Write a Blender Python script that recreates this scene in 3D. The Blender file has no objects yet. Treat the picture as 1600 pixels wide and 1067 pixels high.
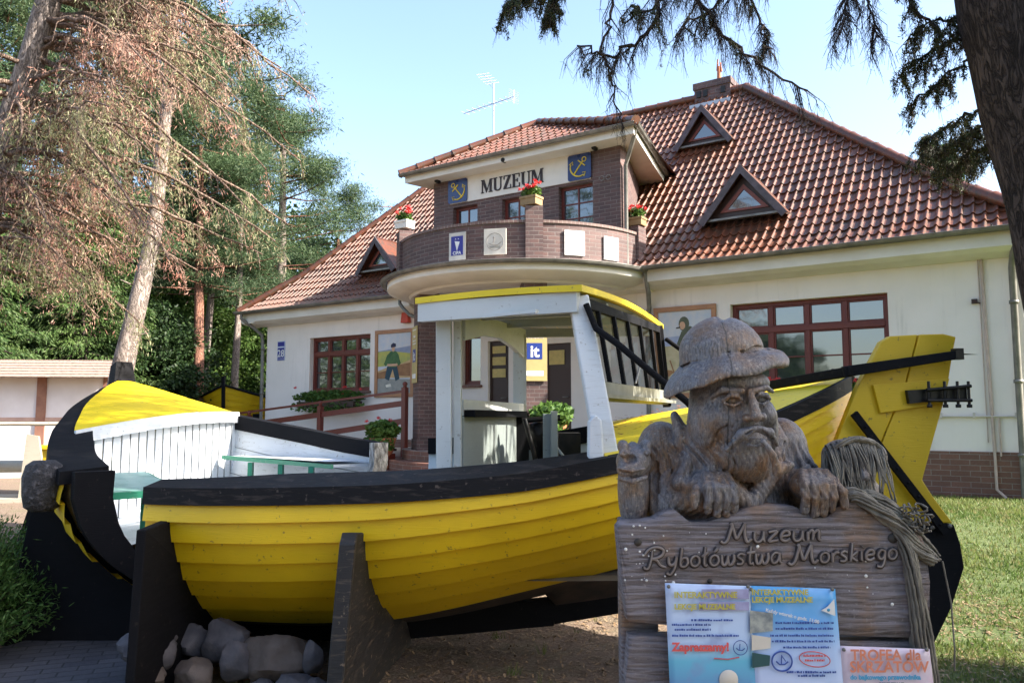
import bpy, math, random
import numpy as np
from mathutils import Vector, Matrix, noise
R = math.radians
SC = bpy.context.scene
COL = SC.collection
# ---------------------------------------------------------------- camera, sky, sun, exposure
cam_d = bpy.data.cameras.new("camera"); cam = bpy.data.objects.new("camera", cam_d); COL.objects.link(cam)
cam.location = (0, 0, 1.6); cam.rotation_euler = (R(90) + math.atan(117/1244), 0, 0)
cam_d.sensor_width = 36; cam_d.lens = 36*1244/1600; cam_d.clip_end = 3000; cam_d.clip_start = 0.05
SC.camera = cam
SUN_DIR = Vector((0.965, -0.262, 0)).normalized(); SUN_EL = R(35)
world = bpy.data.worlds.new("World"); SC.world = world; world.use_nodes = True
wn = world.node_tree.nodes; wl = world.node_tree.links
sky = wn.new('ShaderNodeTexSky'); sky.sky_type = 'NISHITA'; sky.sun_disc = False
sky.sun_elevation = SUN_EL; sky.sun_rotation = math.atan2(SUN_DIR.x, SUN_DIR.y)
sky.air_density = 1.0; sky.dust_density = 2.0; sky.ozone_density = 1.0
wl.new(sky.outputs[0], wn['Background'].inputs[0]); wn['Background'].inputs[1].default_value = 0.13
sun_d = bpy.data.lights.new("sun", 'SUN'); sun = bpy.data.objects.new("sun", sun_d); COL.objects.link(sun)
sun_d.energy = 5.0; sun_d.angle = R(0.5); sun_d.color = (1.0, 0.93, 0.82)
sv = Vector((SUN_DIR.x*math.cos(SUN_EL), SUN_DIR.y*math.cos(SUN_EL), math.sin(SUN_EL)))
sun.rotation_euler = sv.to_track_quat('Z', 'Y').to_euler()
SC.view_settings.view_transform = 'Standard'; SC.view_settings.look = 'None'
SC.view_settings.exposure = 1.9; SC.view_settings.gamma = 1.0
SC.cycles.max_bounces = 6; SC.cycles.transparent_max_bounces = 6
SC.cycles.caustics_reflective = False; SC.cycles.caustics_refractive = False

# ---------------------------------------------------------------- helpers
rnd = random.Random(7)
def V(*a): return Vector(a if len(a) > 1 else a[0])

class MB:
    """collects shapes of ONE mesh"""
    def __init__(s): s.v = []; s.f = []; s.mi = []; s.sm = []; s.m = 0; s.smooth = False; s.T = None
    def add(s, vs, fs, smooth=None):
        o = len(s.v)
        for p in vs:
            p = Vector(p)
            if s.T is not None: p = s.T @ p
            s.v.append(p)
        sm = s.smooth if smooth is None else smooth
        for f in fs:
            s.f.append([o+i for i in f]); s.mi.append(s.m); s.sm.append(sm)
        return s
    def box(s, lo, hi):
        x0, y0, z0 = lo; x1, y1, z1 = hi
        vs = [(x0,y0,z0),(x1,y0,z0),(x1,y1,z0),(x0,y1,z0),(x0,y0,z1),(x1,y0,z1),(x1,y1,z1),(x0,y1,z1)]
        return s.add(vs, [(0,3,2,1),(4,5,6,7),(0,1,5,4),(1,2,6,5),(2,3,7,6),(3,0,4,7)], False)
    def bar(s, p0, p1, w, h, up=(0,0,1), w1=None, h1=None):
        """rectangular bar from p0 to p1, w across, h along up"""
        p0 = Vector(p0); p1 = Vector(p1); d = (p1-p0).normalized(); up = Vector(up)
        a = d.cross(up)
        if a.length < 1e-4: a = d.cross(Vector((1,0,0)))
        a.normalize(); b = a.cross(d).normalized()
        w1 = w if w1 is None else w1; h1 = h if h1 is None else h1
        vs = []
        for p, ww, hh in ((p0,w,h),(p1,w1,h1)):
            for sx, sy in ((-1,-1),(1,-1),(1,1),(-1,1)): vs.append(p + a*sx*ww/2 + b*sy*hh/2)
        return s.add(vs, [(0,1,2,3),(7,6,5,4),(0,4,5,1),(1,5,6,2),(2,6,7,3),(3,7,4,0)], False)
    def ext(s, poly, vec):
        n = len(poly); vec = Vector(vec); a = [Vector(p) for p in poly]; b = [p+vec for p in a]
        # outward orientation
        nn = Vector((0,0,0))
        for i in range(n): nn += a[i].cross(a[(i+1) % n])
        fl = nn.dot(vec) > 0
        fs = [list(range(n))[::-1] if fl else list(range(n)), [n+i for i in (range(n) if fl else range(n-1, -1, -1))]]
        for i in range(n):
            j = (i+1) % n
            fs.append((i,j,n+j,n+i) if fl else (j,i,n+i,n+j))
        return s.add(a+b, fs, False)
    def tube(s, pts, rad, n=8, caps=True, smooth=True):
        pts = [Vector(p) for p in pts]; m = len(pts)
        if not hasattr(rad, '__len__'): rad = [rad]*m
        vs = []; prev = None
        for i, p in enumerate(pts):
            d = (pts[min(i+1,m-1)] - pts[max(i-1,0)])
            d = d.normalized() if d.length > 1e-9 else Vector((0,0,1))
            if prev is None:
                a = d.cross(Vector((0,0,1)))
                if a.length < .05: a = d.cross(Vector((1,0,0)))
            else: a = prev - d*prev.dot(d)
            a.normalize(); prev = a; b = d.cross(a)
            for k in range(n):
                t = 2*math.pi*k/n; vs.append(p + (a*math.cos(t)+b*math.sin(t))*rad[i])
        fs = []
        for i in range(m-1):
            for k in range(n):
                k2 = (k+1) % n; fs.append((i*n+k, i*n+k2, (i+1)*n+k2, (i+1)*n+k))
        s.add(vs, fs, smooth)
        if caps:
            s.add(vs[:n], [list(range(n))[::-1]], False) if s.T is None else s.add(vs[:n], [list(range(n))[::-1]], False)
            s.add(vs[-n:], [list(range(n))], False)
        return s
    def lathe(s, prof, c=(0,0,0), n=24, a0=0, a1=360, smooth=True, axis='Z'):
        c = Vector(c); vs = []; full = abs(a1-a0) >= 359.9; k = n if full else n+1
        for i in range(k):
            t = R(a0 + (a1-a0)*i/n)
            for r, z in prof:
                if axis == 'Z': q = Vector((r*math.cos(t), r*math.sin(t), z))
                elif axis == 'Y': q = Vector((r*math.cos(t), z, r*math.sin(t)))
                else: q = Vector((z, r*math.cos(t), r*math.sin(t)))
                vs.append(c + q)
        m = len(prof); fs = []
        for i in range(n):
            j = (i+1) % k
            for q in range(m-1): fs.append((i*m+q, j*m+q, j*m+q+1, i*m+q+1))
        return s.add(vs, fs, smooth)
    def grid(s, P, smooth=True):
        """P: rows of points"""
        m = len(P[0]); vs = [p for row in P for p in row]; fs = []
        for i in range(len(P)-1):
            for j in range(m-1): fs.append((i*m+j, i*m+j+1, (i+1)*m+j+1, (i+1)*m+j))
        return s.add(vs, fs, smooth)
    def build(s, name, mats, parent=None, uvf=None, label=None, bevel=0):
        me = bpy.data.meshes.new(name)
        me.from_pydata([tuple(p) for p in s.v], [], s.f); 
        if not isinstance(mats, (list, tuple)): mats = [mats]
        for m in mats: me.materials.append(m)
        me.polygons.foreach_set('material_index', s.mi); me.polygons.foreach_set('use_smooth', s.sm)
        uv = me.uv_layers.new(name='UVMap')
        f = uvf or (lambda p: (p.x+p.y, p.z))
        vuv = [f(p) for p in s.v]; data = np.zeros(len(me.loops)*2, dtype=np.float32)
        li = np.zeros(len(me.loops), dtype=np.int32); me.loops.foreach_get('vertex_index', li)
        arr = np.array(vuv, dtype=np.float32)
        if len(li): data = arr[li].ravel(); uv.data.foreach_set('uv', data)
        me.update(); me.validate()
        return link(name, me, parent, label, bevel)

def link(name, me, parent=None, label=None, bevel=0):
    o = bpy.data.objects.new(name, me); COL.objects.link(o)
    if parent is not None: o.parent = parent
    if label: o['label'] = label
    if bevel:
        b = o.modifiers.new('bevel', 'BEVEL'); b.width = bevel; b.segments = 2; b.limit_method = 'ANGLE'; b.angle_limit = R(40)
    return o
def thing(name, label, cat, loc=(0,0,0), rz=0, group=None):
    o = bpy.data.objects.new(name, None); COL.objects.link(o); o.empty_display_size = .1
    o.location = loc; o.rotation_euler = (0,0,rz)
    o['label'] = label; o['category'] = cat
    if group: o['group'] = group
    return o
def tag(o, label, cat, group=None):
    o['label'] = label; o['category'] = cat
    if group: o['group'] = group
    return o
def kids(o): return [c for c in bpy.data.objects if c.parent == o]
def dup(root, loc, rz, label=None, scale=None):
    """copy of a thing with its parts and sub-parts"""
    r = root.copy(); COL.objects.link(r); r.location = loc; r.rotation_euler = (0,0,rz)
    if scale: r.scale = (scale,)*3 if not hasattr(scale,'__len__') else scale
    if label: r['label'] = label
    def rec(a, b):
        for c in kids(a):
            d = c.copy(); COL.objects.link(d); d.parent = b; rec(c, d)
    rec(root, r)
    return r
def struct(o): o['kind'] = 'structure'; return o
def stuff(o): o['kind'] = 'stuff'; return o

def quads_mesh(name, Vt, nside, mat, smooth=False):
    """fast mesh: Vt (n*nside,3) array, each nside vertices one face"""
    n = len(Vt)//nside; me = bpy.data.meshes.new(name)
    me.vertices.add(len(Vt)); me.vertices.foreach_set('co', np.asarray(Vt, dtype=np.float32).ravel())
    me.loops.add(len(Vt)); me.loops.foreach_set('vertex_index', np.arange(len(Vt), dtype=np.int32))
    me.polygons.add(n); me.polygons.foreach_set('loop_start', np.arange(0, len(Vt), nside, dtype=np.int32))
    for m in (mat if isinstance(mat,(list,tuple)) else [mat]): me.materials.append(m)
    me.update(calc_edges=True); return me
def poly_mesh(name, Vt, F, mat, smooth=True):
    """Vt (n,3), F (m,4)"""
    me = bpy.data.meshes.new(name); k = F.shape[1]
    me.vertices.add(len(Vt)); me.vertices.foreach_set('co', np.asarray(Vt, dtype=np.float32).ravel())
    me.loops.add(F.size); me.loops.foreach_set('vertex_index', F.astype(np.int32).ravel())
    me.polygons.add(len(F)); me.polygons.foreach_set('loop_start', np.arange(0, F.size, k, dtype=np.int32))
    me.materials.append(mat); me.update(calc_edges=True)
    me.polygons.foreach_set('use_smooth', [smooth]*len(F)); return me

# ---------------------------------------------------------------- materials
MATS = {}
def nt(m):
    m.use_nodes = True; return m.node_tree.nodes, m.node_tree.links, m.node_tree.nodes['Principled BSDF']
def coords(N, L, kind='Object', sc=(1,1,1), rot=(0,0,0)):
    tc = N.new('ShaderNodeTexCoord'); mp = N.new('ShaderNodeMapping')
    mp.inputs['Scale'].default_value = sc; mp.inputs['Rotation'].default_value = rot
    L.new(tc.outputs[kind], mp.inputs[0]); return mp.outputs[0]
def noise_n(N, L, vec, scale, detail=4, rough=.55, dist=0):
    n = N.new('ShaderNodeTexNoise'); n.inputs['Scale'].default_value = scale; n.inputs['Detail'].default_value = detail
    n.inputs['Roughness'].default_value = rough; n.inputs['Distortion'].default_value = dist
    if vec is not None: L.new(vec, n.inputs['Vector'])
    return n.outputs['Fac']
def ramp(N, L, fac, stops):
    r = N.new('ShaderNodeValToRGB'); e = r.color_ramp.elements
    while len(e) < len(stops): e.new(.5)
    for i, (p, c) in enumerate(stops):
        e[i].position = p; e[i].color = tuple(c)+(1,) if hasattr(c,'__len__') else (c,c,c,1)
    L.new(fac, r.inputs[0]); return r.outputs[0]
def mixc(N, L, fac, a, b, mode='MIX'):
    m = N.new('ShaderNodeMix'); m.data_type = 'RGBA'; m.blend_type = mode
    for k, val in ((6, a), (7, b)):
        if hasattr(val, 'links') or hasattr(val, 'is_linked'): L.new(val, m.inputs[k])
        else: m.inputs[k].default_value = tuple(val)+(1,)
    if hasattr(fac, 'is_linked'): L.new(fac, m.inputs[0])
    else: m.inputs[0].default_value = fac
    return m.outputs[2]
def bump(N, L, P, h, strength=.3, dist=.01):
    b = N.new('ShaderNodeBump'); b.inputs['Strength'].default_value = strength; b.inputs['Distance'].default_value = dist
    L.new(h, b.inputs['Height'])
    if P.inputs['Normal'].is_linked: L.new(P.inputs['Normal'].links[0].from_socket, b.inputs['Normal'])
    L.new(b.outputs[0], P.inputs['Normal'])
def pmat(name, c1, c2=None, scale=6, rough=.6, bmp=.15, bscale=40, bdist=.004, metal=0, spec=.5, stretch=(1,1,1), sat=None, detail=5, coat=0, lo=.35, hi=.65):
    """two-tone noisy material"""
    if name in MATS: return MATS[name]
    m = bpy.data.materials.new(name); N, L, P = nt(m)
    c2 = c2 or tuple(x*.8 for x in c1)
    vec = coords(N, L, 'Object', stretch)
    f = noise_n(N, L, vec, scale, detail)
    L.new(ramp(N, L, f, [(lo, c1), (hi, c2)]), P.inputs['Base Color'])
    f2 = noise_n(N, L, vec, bscale, 4)
    if bmp: bump(N, L, P, f2, bmp, bdist)
    rr = N.new('ShaderNodeMapRange'); rr.inputs[3].default_value = max(.02, rough-.1); rr.inputs[4].default_value = min(1, rough+.1)
    L.new(f, rr.inputs[0]); L.new(rr.outputs[0], P.inputs['Roughness'])
    P.inputs['Metallic'].default_value = metal; P.inputs['Specular IOR Level'].default_value = spec
    if coat: P.inputs['Coat Weight'].default_value = coat; P.inputs['Coat Roughness'].default_value = .15
    MATS[name] = m; return m

def m_paint(name, col, dirt=(.12,.09,.06), rough=.38, wear=.62, grain=True, amount=.75, spec=.5):
    """painted boards: slight tonal drift, chips, streaks"""
    if name in MATS: return MATS[name]
    m = bpy.data.materials.new(name); N, L, P = nt(m); P.inputs['Specular IOR Level'].default_value = spec
    v = coords(N, L, 'Object')
    big = noise_n(N, L, v, 1.6, 4)
    c = ramp(N, L, big, [(.3, tuple(x*.86 for x in col)), (.7, tuple(min(1,x*1.06) for x in col))])
    v2 = coords(N, L, 'Object', (1.2, 1.2, 9)); st = noise_n(N, L, v2, 5, 6, .65)
    s = ramp(N, L, st, [(wear, 0), (wear+.13, amount)])
    chips = noise_n(N, L, v, 26, 5, .6); ch = ramp(N, L, chips, [(.635, 0), (.70, .8)])
    c = mixc(N, L, s, c, tuple(x*.55+d*.4 for x, d in zip(col, dirt)))
    c = mixc(N, L, ch, c, dirt)
    L.new(c, P.inputs['Base Color'])
    rr = N.new('ShaderNodeMapRange'); rr.inputs[3].default_value = rough-.08; rr.inputs[4].default_value = rough+.2
    L.new(st, rr.inputs[0]); L.new(rr.outputs[0], P.inputs['Roughness'])
    if grain:
        v3 = coords(N, L, 'Object', (1.5, 1.5, 22)); g = noise_n(N, L, v3, 8, 5); bump(N, L, P, g, .25, .006)
    bump(N, L, P, chips, .12, .004)
    MATS[name] = m; return m

def m_brick(name, c1, c2, mortar, bw=.25, bh=.075, rough=.7, var=None):
    if name in MATS: return MATS[name]
    m = bpy.data.materials.new(name); N, L, P = nt(m)
    tc = N.new('ShaderNodeTexCoord'); b = N.new('ShaderNodeTexBrick'); L.new(tc.outputs['UV'], b.inputs['Vector'])
    b.inputs['Scale'].default_value = 1; b.inputs['Brick Width'].default_value = bw; b.inputs['Row Height'].default_value = bh
    b.inputs['Mortar Size'].default_value = .006; b.inputs['Mortar Smooth'].default_value = .2; b.inputs['Bias'].default_value = -.1
    for k, c in (('Color1', c1), ('Color2', c2), ('Mortar', mortar)): b.inputs[k].default_value = tuple(c)+(1,)
    f = noise_n(N, L, tc.outputs['UV'], 2.2, 5); g = noise_n(N, L, tc.outputs['UV'], 30, 5)
    c = mixc(N, L, ramp(N, L, f, [(.35, 0), (.7, .55)]), b.outputs['Color'], var or tuple(x*.6 for x in c1))
    c = mixc(N, L, .25, c, ramp(N, L, g, [(.2, .2), (.8, .9)]), 'OVERLAY')
    L.new(c, P.inputs['Base Color']); P.inputs['Roughness'].default_value = rough
    inv = N.new('ShaderNodeMath'); inv.operation = 'SUBTRACT'; inv.inputs[0].default_value = 1; L.new(b.outputs['Fac'], inv.inputs[1])
    bump(N, L, P, g, .3, .006); bump(N, L, P, inv.outputs[0], .7, .008)
    MATS[name] = m; return m

def m_leaf(name, c1, c2, c3=None, scale=1.5, trans=.35, rough=.55):
    """foliage: clumped colour variation, light passes through"""
    if name in MATS: return MATS[name]
    m = bpy.data.materials.new(name); N, L, P = nt(m)
    v = coords(N, L, 'Object'); f = noise_n(N, L, v, scale, 3); f2 = noise_n(N, L, v, scale*14, 3)
    c = mixc(N, L, ramp(N, L, f, [(.38, 0), (.62, 1)]), c1, c2)
    if c3: c = mixc(N, L, ramp(N, L, f2, [(.5, 0), (.66, 1)]), c, c3)
    L.new(c, P.inputs['Base Color']); P.inputs['Roughness'].default_value = rough; P.inputs['Specular IOR Level'].default_value = .25
    T = N.new('ShaderNodeBsdfTranslucent'); L.new(c, T.inputs[0]); mx = N.new('ShaderNodeMixShader'); mx.inputs[0].default_value = trans
    L.new(P.outputs[0], mx.inputs[1]); L.new(T.outputs[0], mx.inputs[2])
    L.new(mx.outputs[0], N['Material Output'].inputs[0])
    MATS[name] = m; return m

def m_bark(name, c1, c2, scale=7, bs=.9):
    if name in MATS: return MATS[name]
    m = bpy.data.materials.new(name); N, L, P = nt(m)
    v = coords(N, L, 'Object', (1, 1, .22)); f = noise_n(N, L, v, scale, 9, .72, .8); g = noise_n(N, L, v, scale*1.9, 6, .6, 1.5)
    w = N.new('ShaderNodeMath'); w.operation = 'ABSOLUTE'; w0 = N.new('ShaderNodeMath'); w0.operation = 'SUBTRACT'; w0.inputs[1].default_value = .5; L.new(g, w0.inputs[0]); L.new(w0.outputs[0], w.inputs[0])
    c = ramp(N, L, f, [(.3, c2), (.62, c1)])
    L.new(mixc(N, L, ramp(N, L, w.outputs[0], [(0, .9), (.045, 0)]), c, tuple(x*.35 for x in c2)), P.inputs['Base Color'])
    P.inputs['Roughness'].default_value = .9; P.inputs['Specular IOR Level'].default_value = .2
    bump(N, L, P, f, bs, .03); bump(N, L, P, ramp(N, L, w.outputs[0], [(0, 0), (.08, 1)]), .8, .03)
    MATS[name] = m; return m

def m_tile():
    m = bpy.data.materials.new('roof_tile'); N, L, P = nt(m)
    v = coords(N, L, 'Object'); f = noise_n(N, L, v, .9, 4); g = noise_n(N, L, v, 9, 4)
    c = ramp(N, L, f, [(.3, (.155,.046,.019)), (.7, (.08,.030,.017))])
    c = mixc(N, L, ramp(N, L, g, [(.45, 0), (.68, .75)]), c, (.05,.042,.028))
    L.new(c, P.inputs['Base Color']); P.inputs['Roughness'].default_value = .38
    P.inputs['Specular IOR Level'].default_value = .5
    bump(N, L, P, noise_n(N, L, v, 60, 3), .12, .004)
    return m
TILE = m_tile()
def m_glass(name, tint=(.02,.025,.03), refl=.6):
    m = bpy.data.materials.new(name); N, L, P = nt(m)
    P.inputs['Base Color'].default_value = tint+(1,); P.inputs['Roughness'].default_value = .04; P.inputs['IOR'].default_value = 1.9
    P.inputs['Specular IOR Level'].default_value = .9
    v = coords(N, L, 'Object'); bump(N, L, P, noise_n(N, L, v, 1.8, 2), .06, .03)
    return m
GLASS = m_glass('window_glass')
WHITE = pmat('white_render', (.84,.77,.71), (.74,.68,.62), 1.3, .85, .35, 90, .004, lo=.3, hi=.8)
WHITE_PAINT = m_paint('white_boat_paint', (.72,.75,.78), (.27,.24,.20), .45, .55, amount=.65)
def stain(m, col=(.42,.38,.33), amt=.5):
    """rain streaks with a shape of their own over an existing material"""
    N, L, P = nt(m); src = P.inputs['Base Color'].links[0].from_socket
    st = noise_n(N, L, coords(N, L, 'Object', (5,5,.35)), 1.6, 6, .7); bl = noise_n(N, L, coords(N, L, 'Object'), .7, 5, .65)
    f = N.new('ShaderNodeMath'); f.operation = 'MULTIPLY'; L.new(ramp(N, L, st, [(.52, 0), (.72, 1)]), f.inputs[0]); L.new(ramp(N, L, bl, [(.45, 0), (.65, amt)]), f.inputs[1])
    L.new(mixc(N, L, f.outputs[0], src, col), P.inputs['Base Color'])
stain(WHITE)
CREAM = pmat('cream_eaves', (.78,.755,.70), (.68,.65,.59), 2, .75, .2, 50)
YELLOW = m_paint('yellow_boat_paint', (.82,.53,.008), (.22,.12,.03), .42, .59, amount=.42)
YELLOW_DECK = m_paint('yellow_deck_paint', (.84,.62,.008), (.25,.16,.04), .42, .64, amount=.3)
BLACK = m_paint('black_tarred_wood', (.009,.009,.011), (.03,.025,.022), .7, .66, amount=.4, spec=.10)
BLACK_METAL = pmat('black_metal', (.015,.015,.017), (.035,.03,.028), 12, .4, .2, 60, metal=.6)
GREEN = m_paint('green_bench_paint', (.02,.23,.13), (.25,.3,.22), .4, .6)
BROWN = m_paint('brown_window_paint', (.14,.022,.012), (.08,.03,.02), .4, .68)
DARKBROWN = m_paint('dark_brown_door_paint', (.045,.02,.014), (.02,.012,.01), .45)
ZINC = pmat('grey_gutter_metal', (.23,.22,.20), (.14,.135,.12), 5, .5, .15, 40, metal=.3)
BRICK_DARK = m_brick('dark_clinker_brick', (.085,.05,.048), (.15,.08,.07), (.20,.17,.155), .25, .075)
BRICK_PLINTH = m_brick('plinth_brick', (.15,.07,.05), (.22,.10,.07), (.26,.22,.19), .27, .085)
STONE = pmat('grey_fieldstone', (.20,.18,.19), (.30,.25,.23), 7, .85, .5, 30, .01)
TERRA = pmat('terracotta', (.45,.16,.07), (.36,.12,.06), 8, .8, .2, 50)
GUN = BLACK
# ---------------------------------------------------------------- terrain
def smooth(a, b, x):
    t = min(1, max(0, (x-a)/(b-a))); return t*t*(3-2*t)
def gz(x, y): return .35*smooth(6, 11, y)
def ground():
    xs = [-400,-150,-70,-40,-30]+[-25+i*.5 for i in range(101)]+[30,40,70,150,400]
    ys = [-300,-100,-40,-20,-12]+[-8+i*.4 for i in range(101)]+[38,45,60,120,400,900]
    mb = MB(); P = []
    for y in ys:
        P.append([(x, y, gz(x,y)+.03*noise.noise(Vector((x*.8,y*.8,0)))*(1 if abs(x)<25 and -8<y<31 else 0)) for x in xs])
    mb.grid(P)
    m = bpy.data.materials.new('garden_ground'); N, L, Pb = nt(m)
    v = coords(N, L, 'Object')
    f = noise_n(N, L, v, 3, 8, .65); f2 = noise_n(N, L, v, 45, 6, .7)
    dirt = ramp(N, L, f2, [(.3, (.10,.065,.045)), (.55, (.22,.155,.11)), (.75, (.36,.28,.21))])
    gr = ramp(N, L, f2, [(.3, (.04,.065,.015)), (.7, (.13,.17,.045))])
    # grass towards the right side lawn, soil elsewhere
    sep = N.new('ShaderNodeSeparateXYZ'); L.new(v, sep.inputs[0])
    mr = N.new('ShaderNodeMapRange'); mr.inputs[1].default_value = 1.9; mr.inputs[2].default_value = 2.9; L.new(sep.outputs[0], mr.inputs[0])
    ad = N.new('ShaderNodeMath'); ad.operation = 'MULTIPLY_ADD'; L.new(f, ad.inputs[0]); ad.inputs[1].default_value = 1.2; ad.inputs[2].default_value = -.55
    ad2 = N.new('ShaderNodeMath'); ad2.operation = 'ADD'; ad2.use_clamp = True; L.new(mr.outputs[0], ad2.inputs[0]); L.new(ad.outputs[0], ad2.inputs[1])
    L.new(mixc(N, L, ad2.outputs[0], dirt, gr), Pb.inputs['Base Color']); Pb.inputs['Roughness'].default_value = .95
    bump(N, L, Pb, f2, .8, .03)
    struct(mb.build('ground', m))
ground()
# grass blades on the lawn at the right (nobody could count them)
def lawn():
    rs = np.random.RandomState(3); n = 150000
    x = rs.uniform(2.6, 9.5, n); y = 3.2 + (rs.rand(n)**1.5)*9.6
    keep = (x < y*.80+.6) & (x > 1.9 + .08*y + .5*np.sin(y*2.1)*.3)
    # thin worn band of bare earth
    band = np.abs((y-5.6) + (x-4)*.55 + .25*np.sin(x*3)) < .22
    keep &= ~(band & (rs.rand(n) < .85))
    dens = np.array([noise.noise(Vector((a*.9, b*.9, 3))) for a, b in zip(x[keep], y[keep])])
    x = x[keep]; y = y[keep]; k = dens > rs.uniform(-1.2, .15, len(dens)); x = x[k]; y = y[k]; n = len(x)
    z = np.array([gz(0, b) for b in y]) - .005
    h = rs.uniform(.02, .055, n)*(1+.3*(y > 8)); w = rs.uniform(.003, .006, n)*(.6+y/8); a = rs.uniform(0, 6.28, n)
    lx = rs.normal(0, .02, n); ly = rs.normal(0, .02, n)
    T = np.zeros((n, 3, 3)); T[:,0] = np.c_[x-w*np.cos(a), y-w*np.sin(a), z]; T[:,1] = np.c_[x+w*np.cos(a), y+w*np.sin(a), z]; T[:,2] = np.c_[x+lx, y+ly, z+h]
    me = quads_mesh('grass', T.reshape(-1,3), 3, m_leaf('lawn_grass', (.09,.15,.03), (.17,.21,.06), (.28,.24,.11), .9, .35))
    o = link('grass', me); stuff(o); tag(o, 'short patchy lawn with fallen needles beside the museum', 'grass')
lawn()
# needle and leaf litter under the boat
def litter():
    rs = np.random.RandomState(5); n = 26000
    x = rs.uniform(-4, 4.2, n); y = rs.uniform(2.6, 9, n); z = np.array([gz(0,b) for b in y]) + .035 + rs.uniform(0, .012, n)*0
    z = np.array([gz(a,b)+.03*noise.noise(Vector((a*.8,b*.8,0))) for a,b in zip(x,y)]) + rs.uniform(.002,.012,n)
    k = ~((x < -.3-(y-5)*.1) & (x > -3.9) & (np.abs(x-(-3.0+.32*(y-4.5))) < .75)); x, y, z = x[k], y[k], z[k]; n = len(x)
    a = rs.uniform(0, 6.28, n); l = rs.uniform(.008, .03, n); w = rs.uniform(.002, .008, n)
    dx = np.cos(a); dy = np.sin(a); t = rs.normal(0,.006,(n,2))
    T = np.zeros((n,4,3))
    for i,(s,q) in enumerate(((-1,-1),(1,-1),(1,1),(-1,1))): T[:,i] = np.c_[x+s*l*dx-q*w*dy, y+s*l*dy+q*w*dx, z+s*t[:,0]]
    me = quads_mesh('leaf_litter', T.reshape(-1,3), 4, m_leaf('litter', (.30,.19,.10), (.16,.10,.06), (.42,.33,.22), 6, 0))
    o = link('leaf_litter', me); stuff(o); tag(o, 'dry needles and leaf crumbs scattered over bare soil', 'leaf litter')
litter()
# paved path through the cut boat
def path():
    cl = [(-3.9,2.0,.95),(-3.15,4.4,.85),(-2.75,5.6,.72),(-2.2,7.0,.75),(-1.6,8.4,.95),(-1.25,10,1.2),(-1.2,12,1.6),(-1.6,14.2,1.8)]
    P = []
    for i in range(len(cl)-1):
        (x0,y0,w0),(x1,y1,w1) = cl[i], cl[i+1]
        for k in range(8):
            t = k/8; x = x0+(x1-x0)*t; y = y0+(y1-y0)*t; w = w0+(w1-w0)*t
            P.append([(x+w*s, y, gz(x,y)+.038) for s in (-1,-.5,0,.5,1)])
    mb = MB(); mb.grid(P)
    m = m_brick('dark_setts', (.055,.052,.062), (.09,.083,.09), (.03,.028,.028), .2, .1, .8)
    struct(mb.build('path', m, uvf=lambda p: (p.x*.94+p.y*.34, p.y*.94-p.x*.34)))
path()

def weeds():
    rs = np.random.RandomState(15); T = []
    for k in range(150):
        x, y = (rs.uniform(-2.0,-.9), rs.uniform(4.3,4.75)) if k < 90 else (rs.uniform(-.8,3.4), rs.uniform(3.6,7.5))
        m = rs.randint(8,26); a = rs.uniform(0,6.28,m); h = rs.uniform(.03,.10,m); w = rs.uniform(.0015,.003,m); bx = x+rs.normal(0,.02,m); by = y+rs.normal(0,.02,m); z = np.full(m, gz(x,y))
        t = np.zeros((m,3,3)); t[:,0] = np.c_[bx-w,by,z]; t[:,1] = np.c_[bx+w,by,z]; t[:,2] = np.c_[bx+np.cos(a)*h*.5,by+np.sin(a)*h*.5,z+h]; T.append(t)
    o = link('weeds', quads_mesh('weeds', np.concatenate(T).reshape(-1,3), 3, MATS['lawn_grass'])); stuff(o); tag(o, 'sparse weeds and grass tufts around the stones and under the hull', 'weeds')
weeds()
# ---------------------------------------------------------------- the museum, in its own frame: x along the facade, y into the house
OX, OY, OA = 6.9475, 12.5188, math.atan2(-.55608, .83113)
HM = Matrix.Translation((OX, OY, 0)) @ Matrix.Rotation(OA, 4, 'Z')
def W(u, w, z=0): return HM @ Vector((u, -w, z))
def L_(u, w, z): return Vector((u, -w, z))
house = thing('museum_building', 'white rendered museum with red pantile hipped roof and dark brick balcony bay', 'museum building', (OX, OY, 0), OA)

def wall_open(mb, u0, u1, z0, z1, w, t, ops):
    """wall slab with rectangular openings (u0,u1,z0,z1)"""
    us = sorted({u0, u1, *[a for o in ops for a in o[:2]]}); 
    for a, b in zip(us[:-1], us[1:]):
        mid = (a+b)/2; cuts = sorted([(o[2], o[3]) for o in ops if o[0] < mid < o[1]]); z = z0
        for c0, c1 in cuts:
            if c0 > z: mb.box((a, -w, z), (b, -w+t, c0))
            z = max(z, c1)
        if z < z1: mb.box((a, -w, z), (b, -w+t, z1))
OPS = [(-3.54,-.9,2.13,3.64), (-14.7,-12.55,2.23,3.63), (-9.72,-9.2,2.3,3.45), (-9.0,-8.45,.95,3.25), (-8.2,-7.75,.95,3.2), (-7.55,-6.9,.95,3.12)]
mb = MB(); wall_open(mb, -16.4, .98, 1.06, 4.36, 0, .3, [o for o in OPS])
mb.box((-16.4, .3, 1.06), (-16.1, 9.5, 4.36)); mb.box((.68, .3, 1.06), (.98, 9.5, 4.36)); mb.box((-16.1, 9.2, 1.06), (.68, 9.5, 4.36))
mb.build('wall', WHITE, house)
mb = MB(); mb.box((-16.42, -.025, .1), (-9.0, .32, 1.06)); mb.box((-6.9, -.025, .1), (1.0, .32, 1.06)); mb.box((.66, .32, .1), (1.0, 9.5, 1.06)); mb.box((-16.42, .32, .1), (-16.1, 9.5, 1.06))
mb.build('plinth', BRICK_PLINTH, house)
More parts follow.
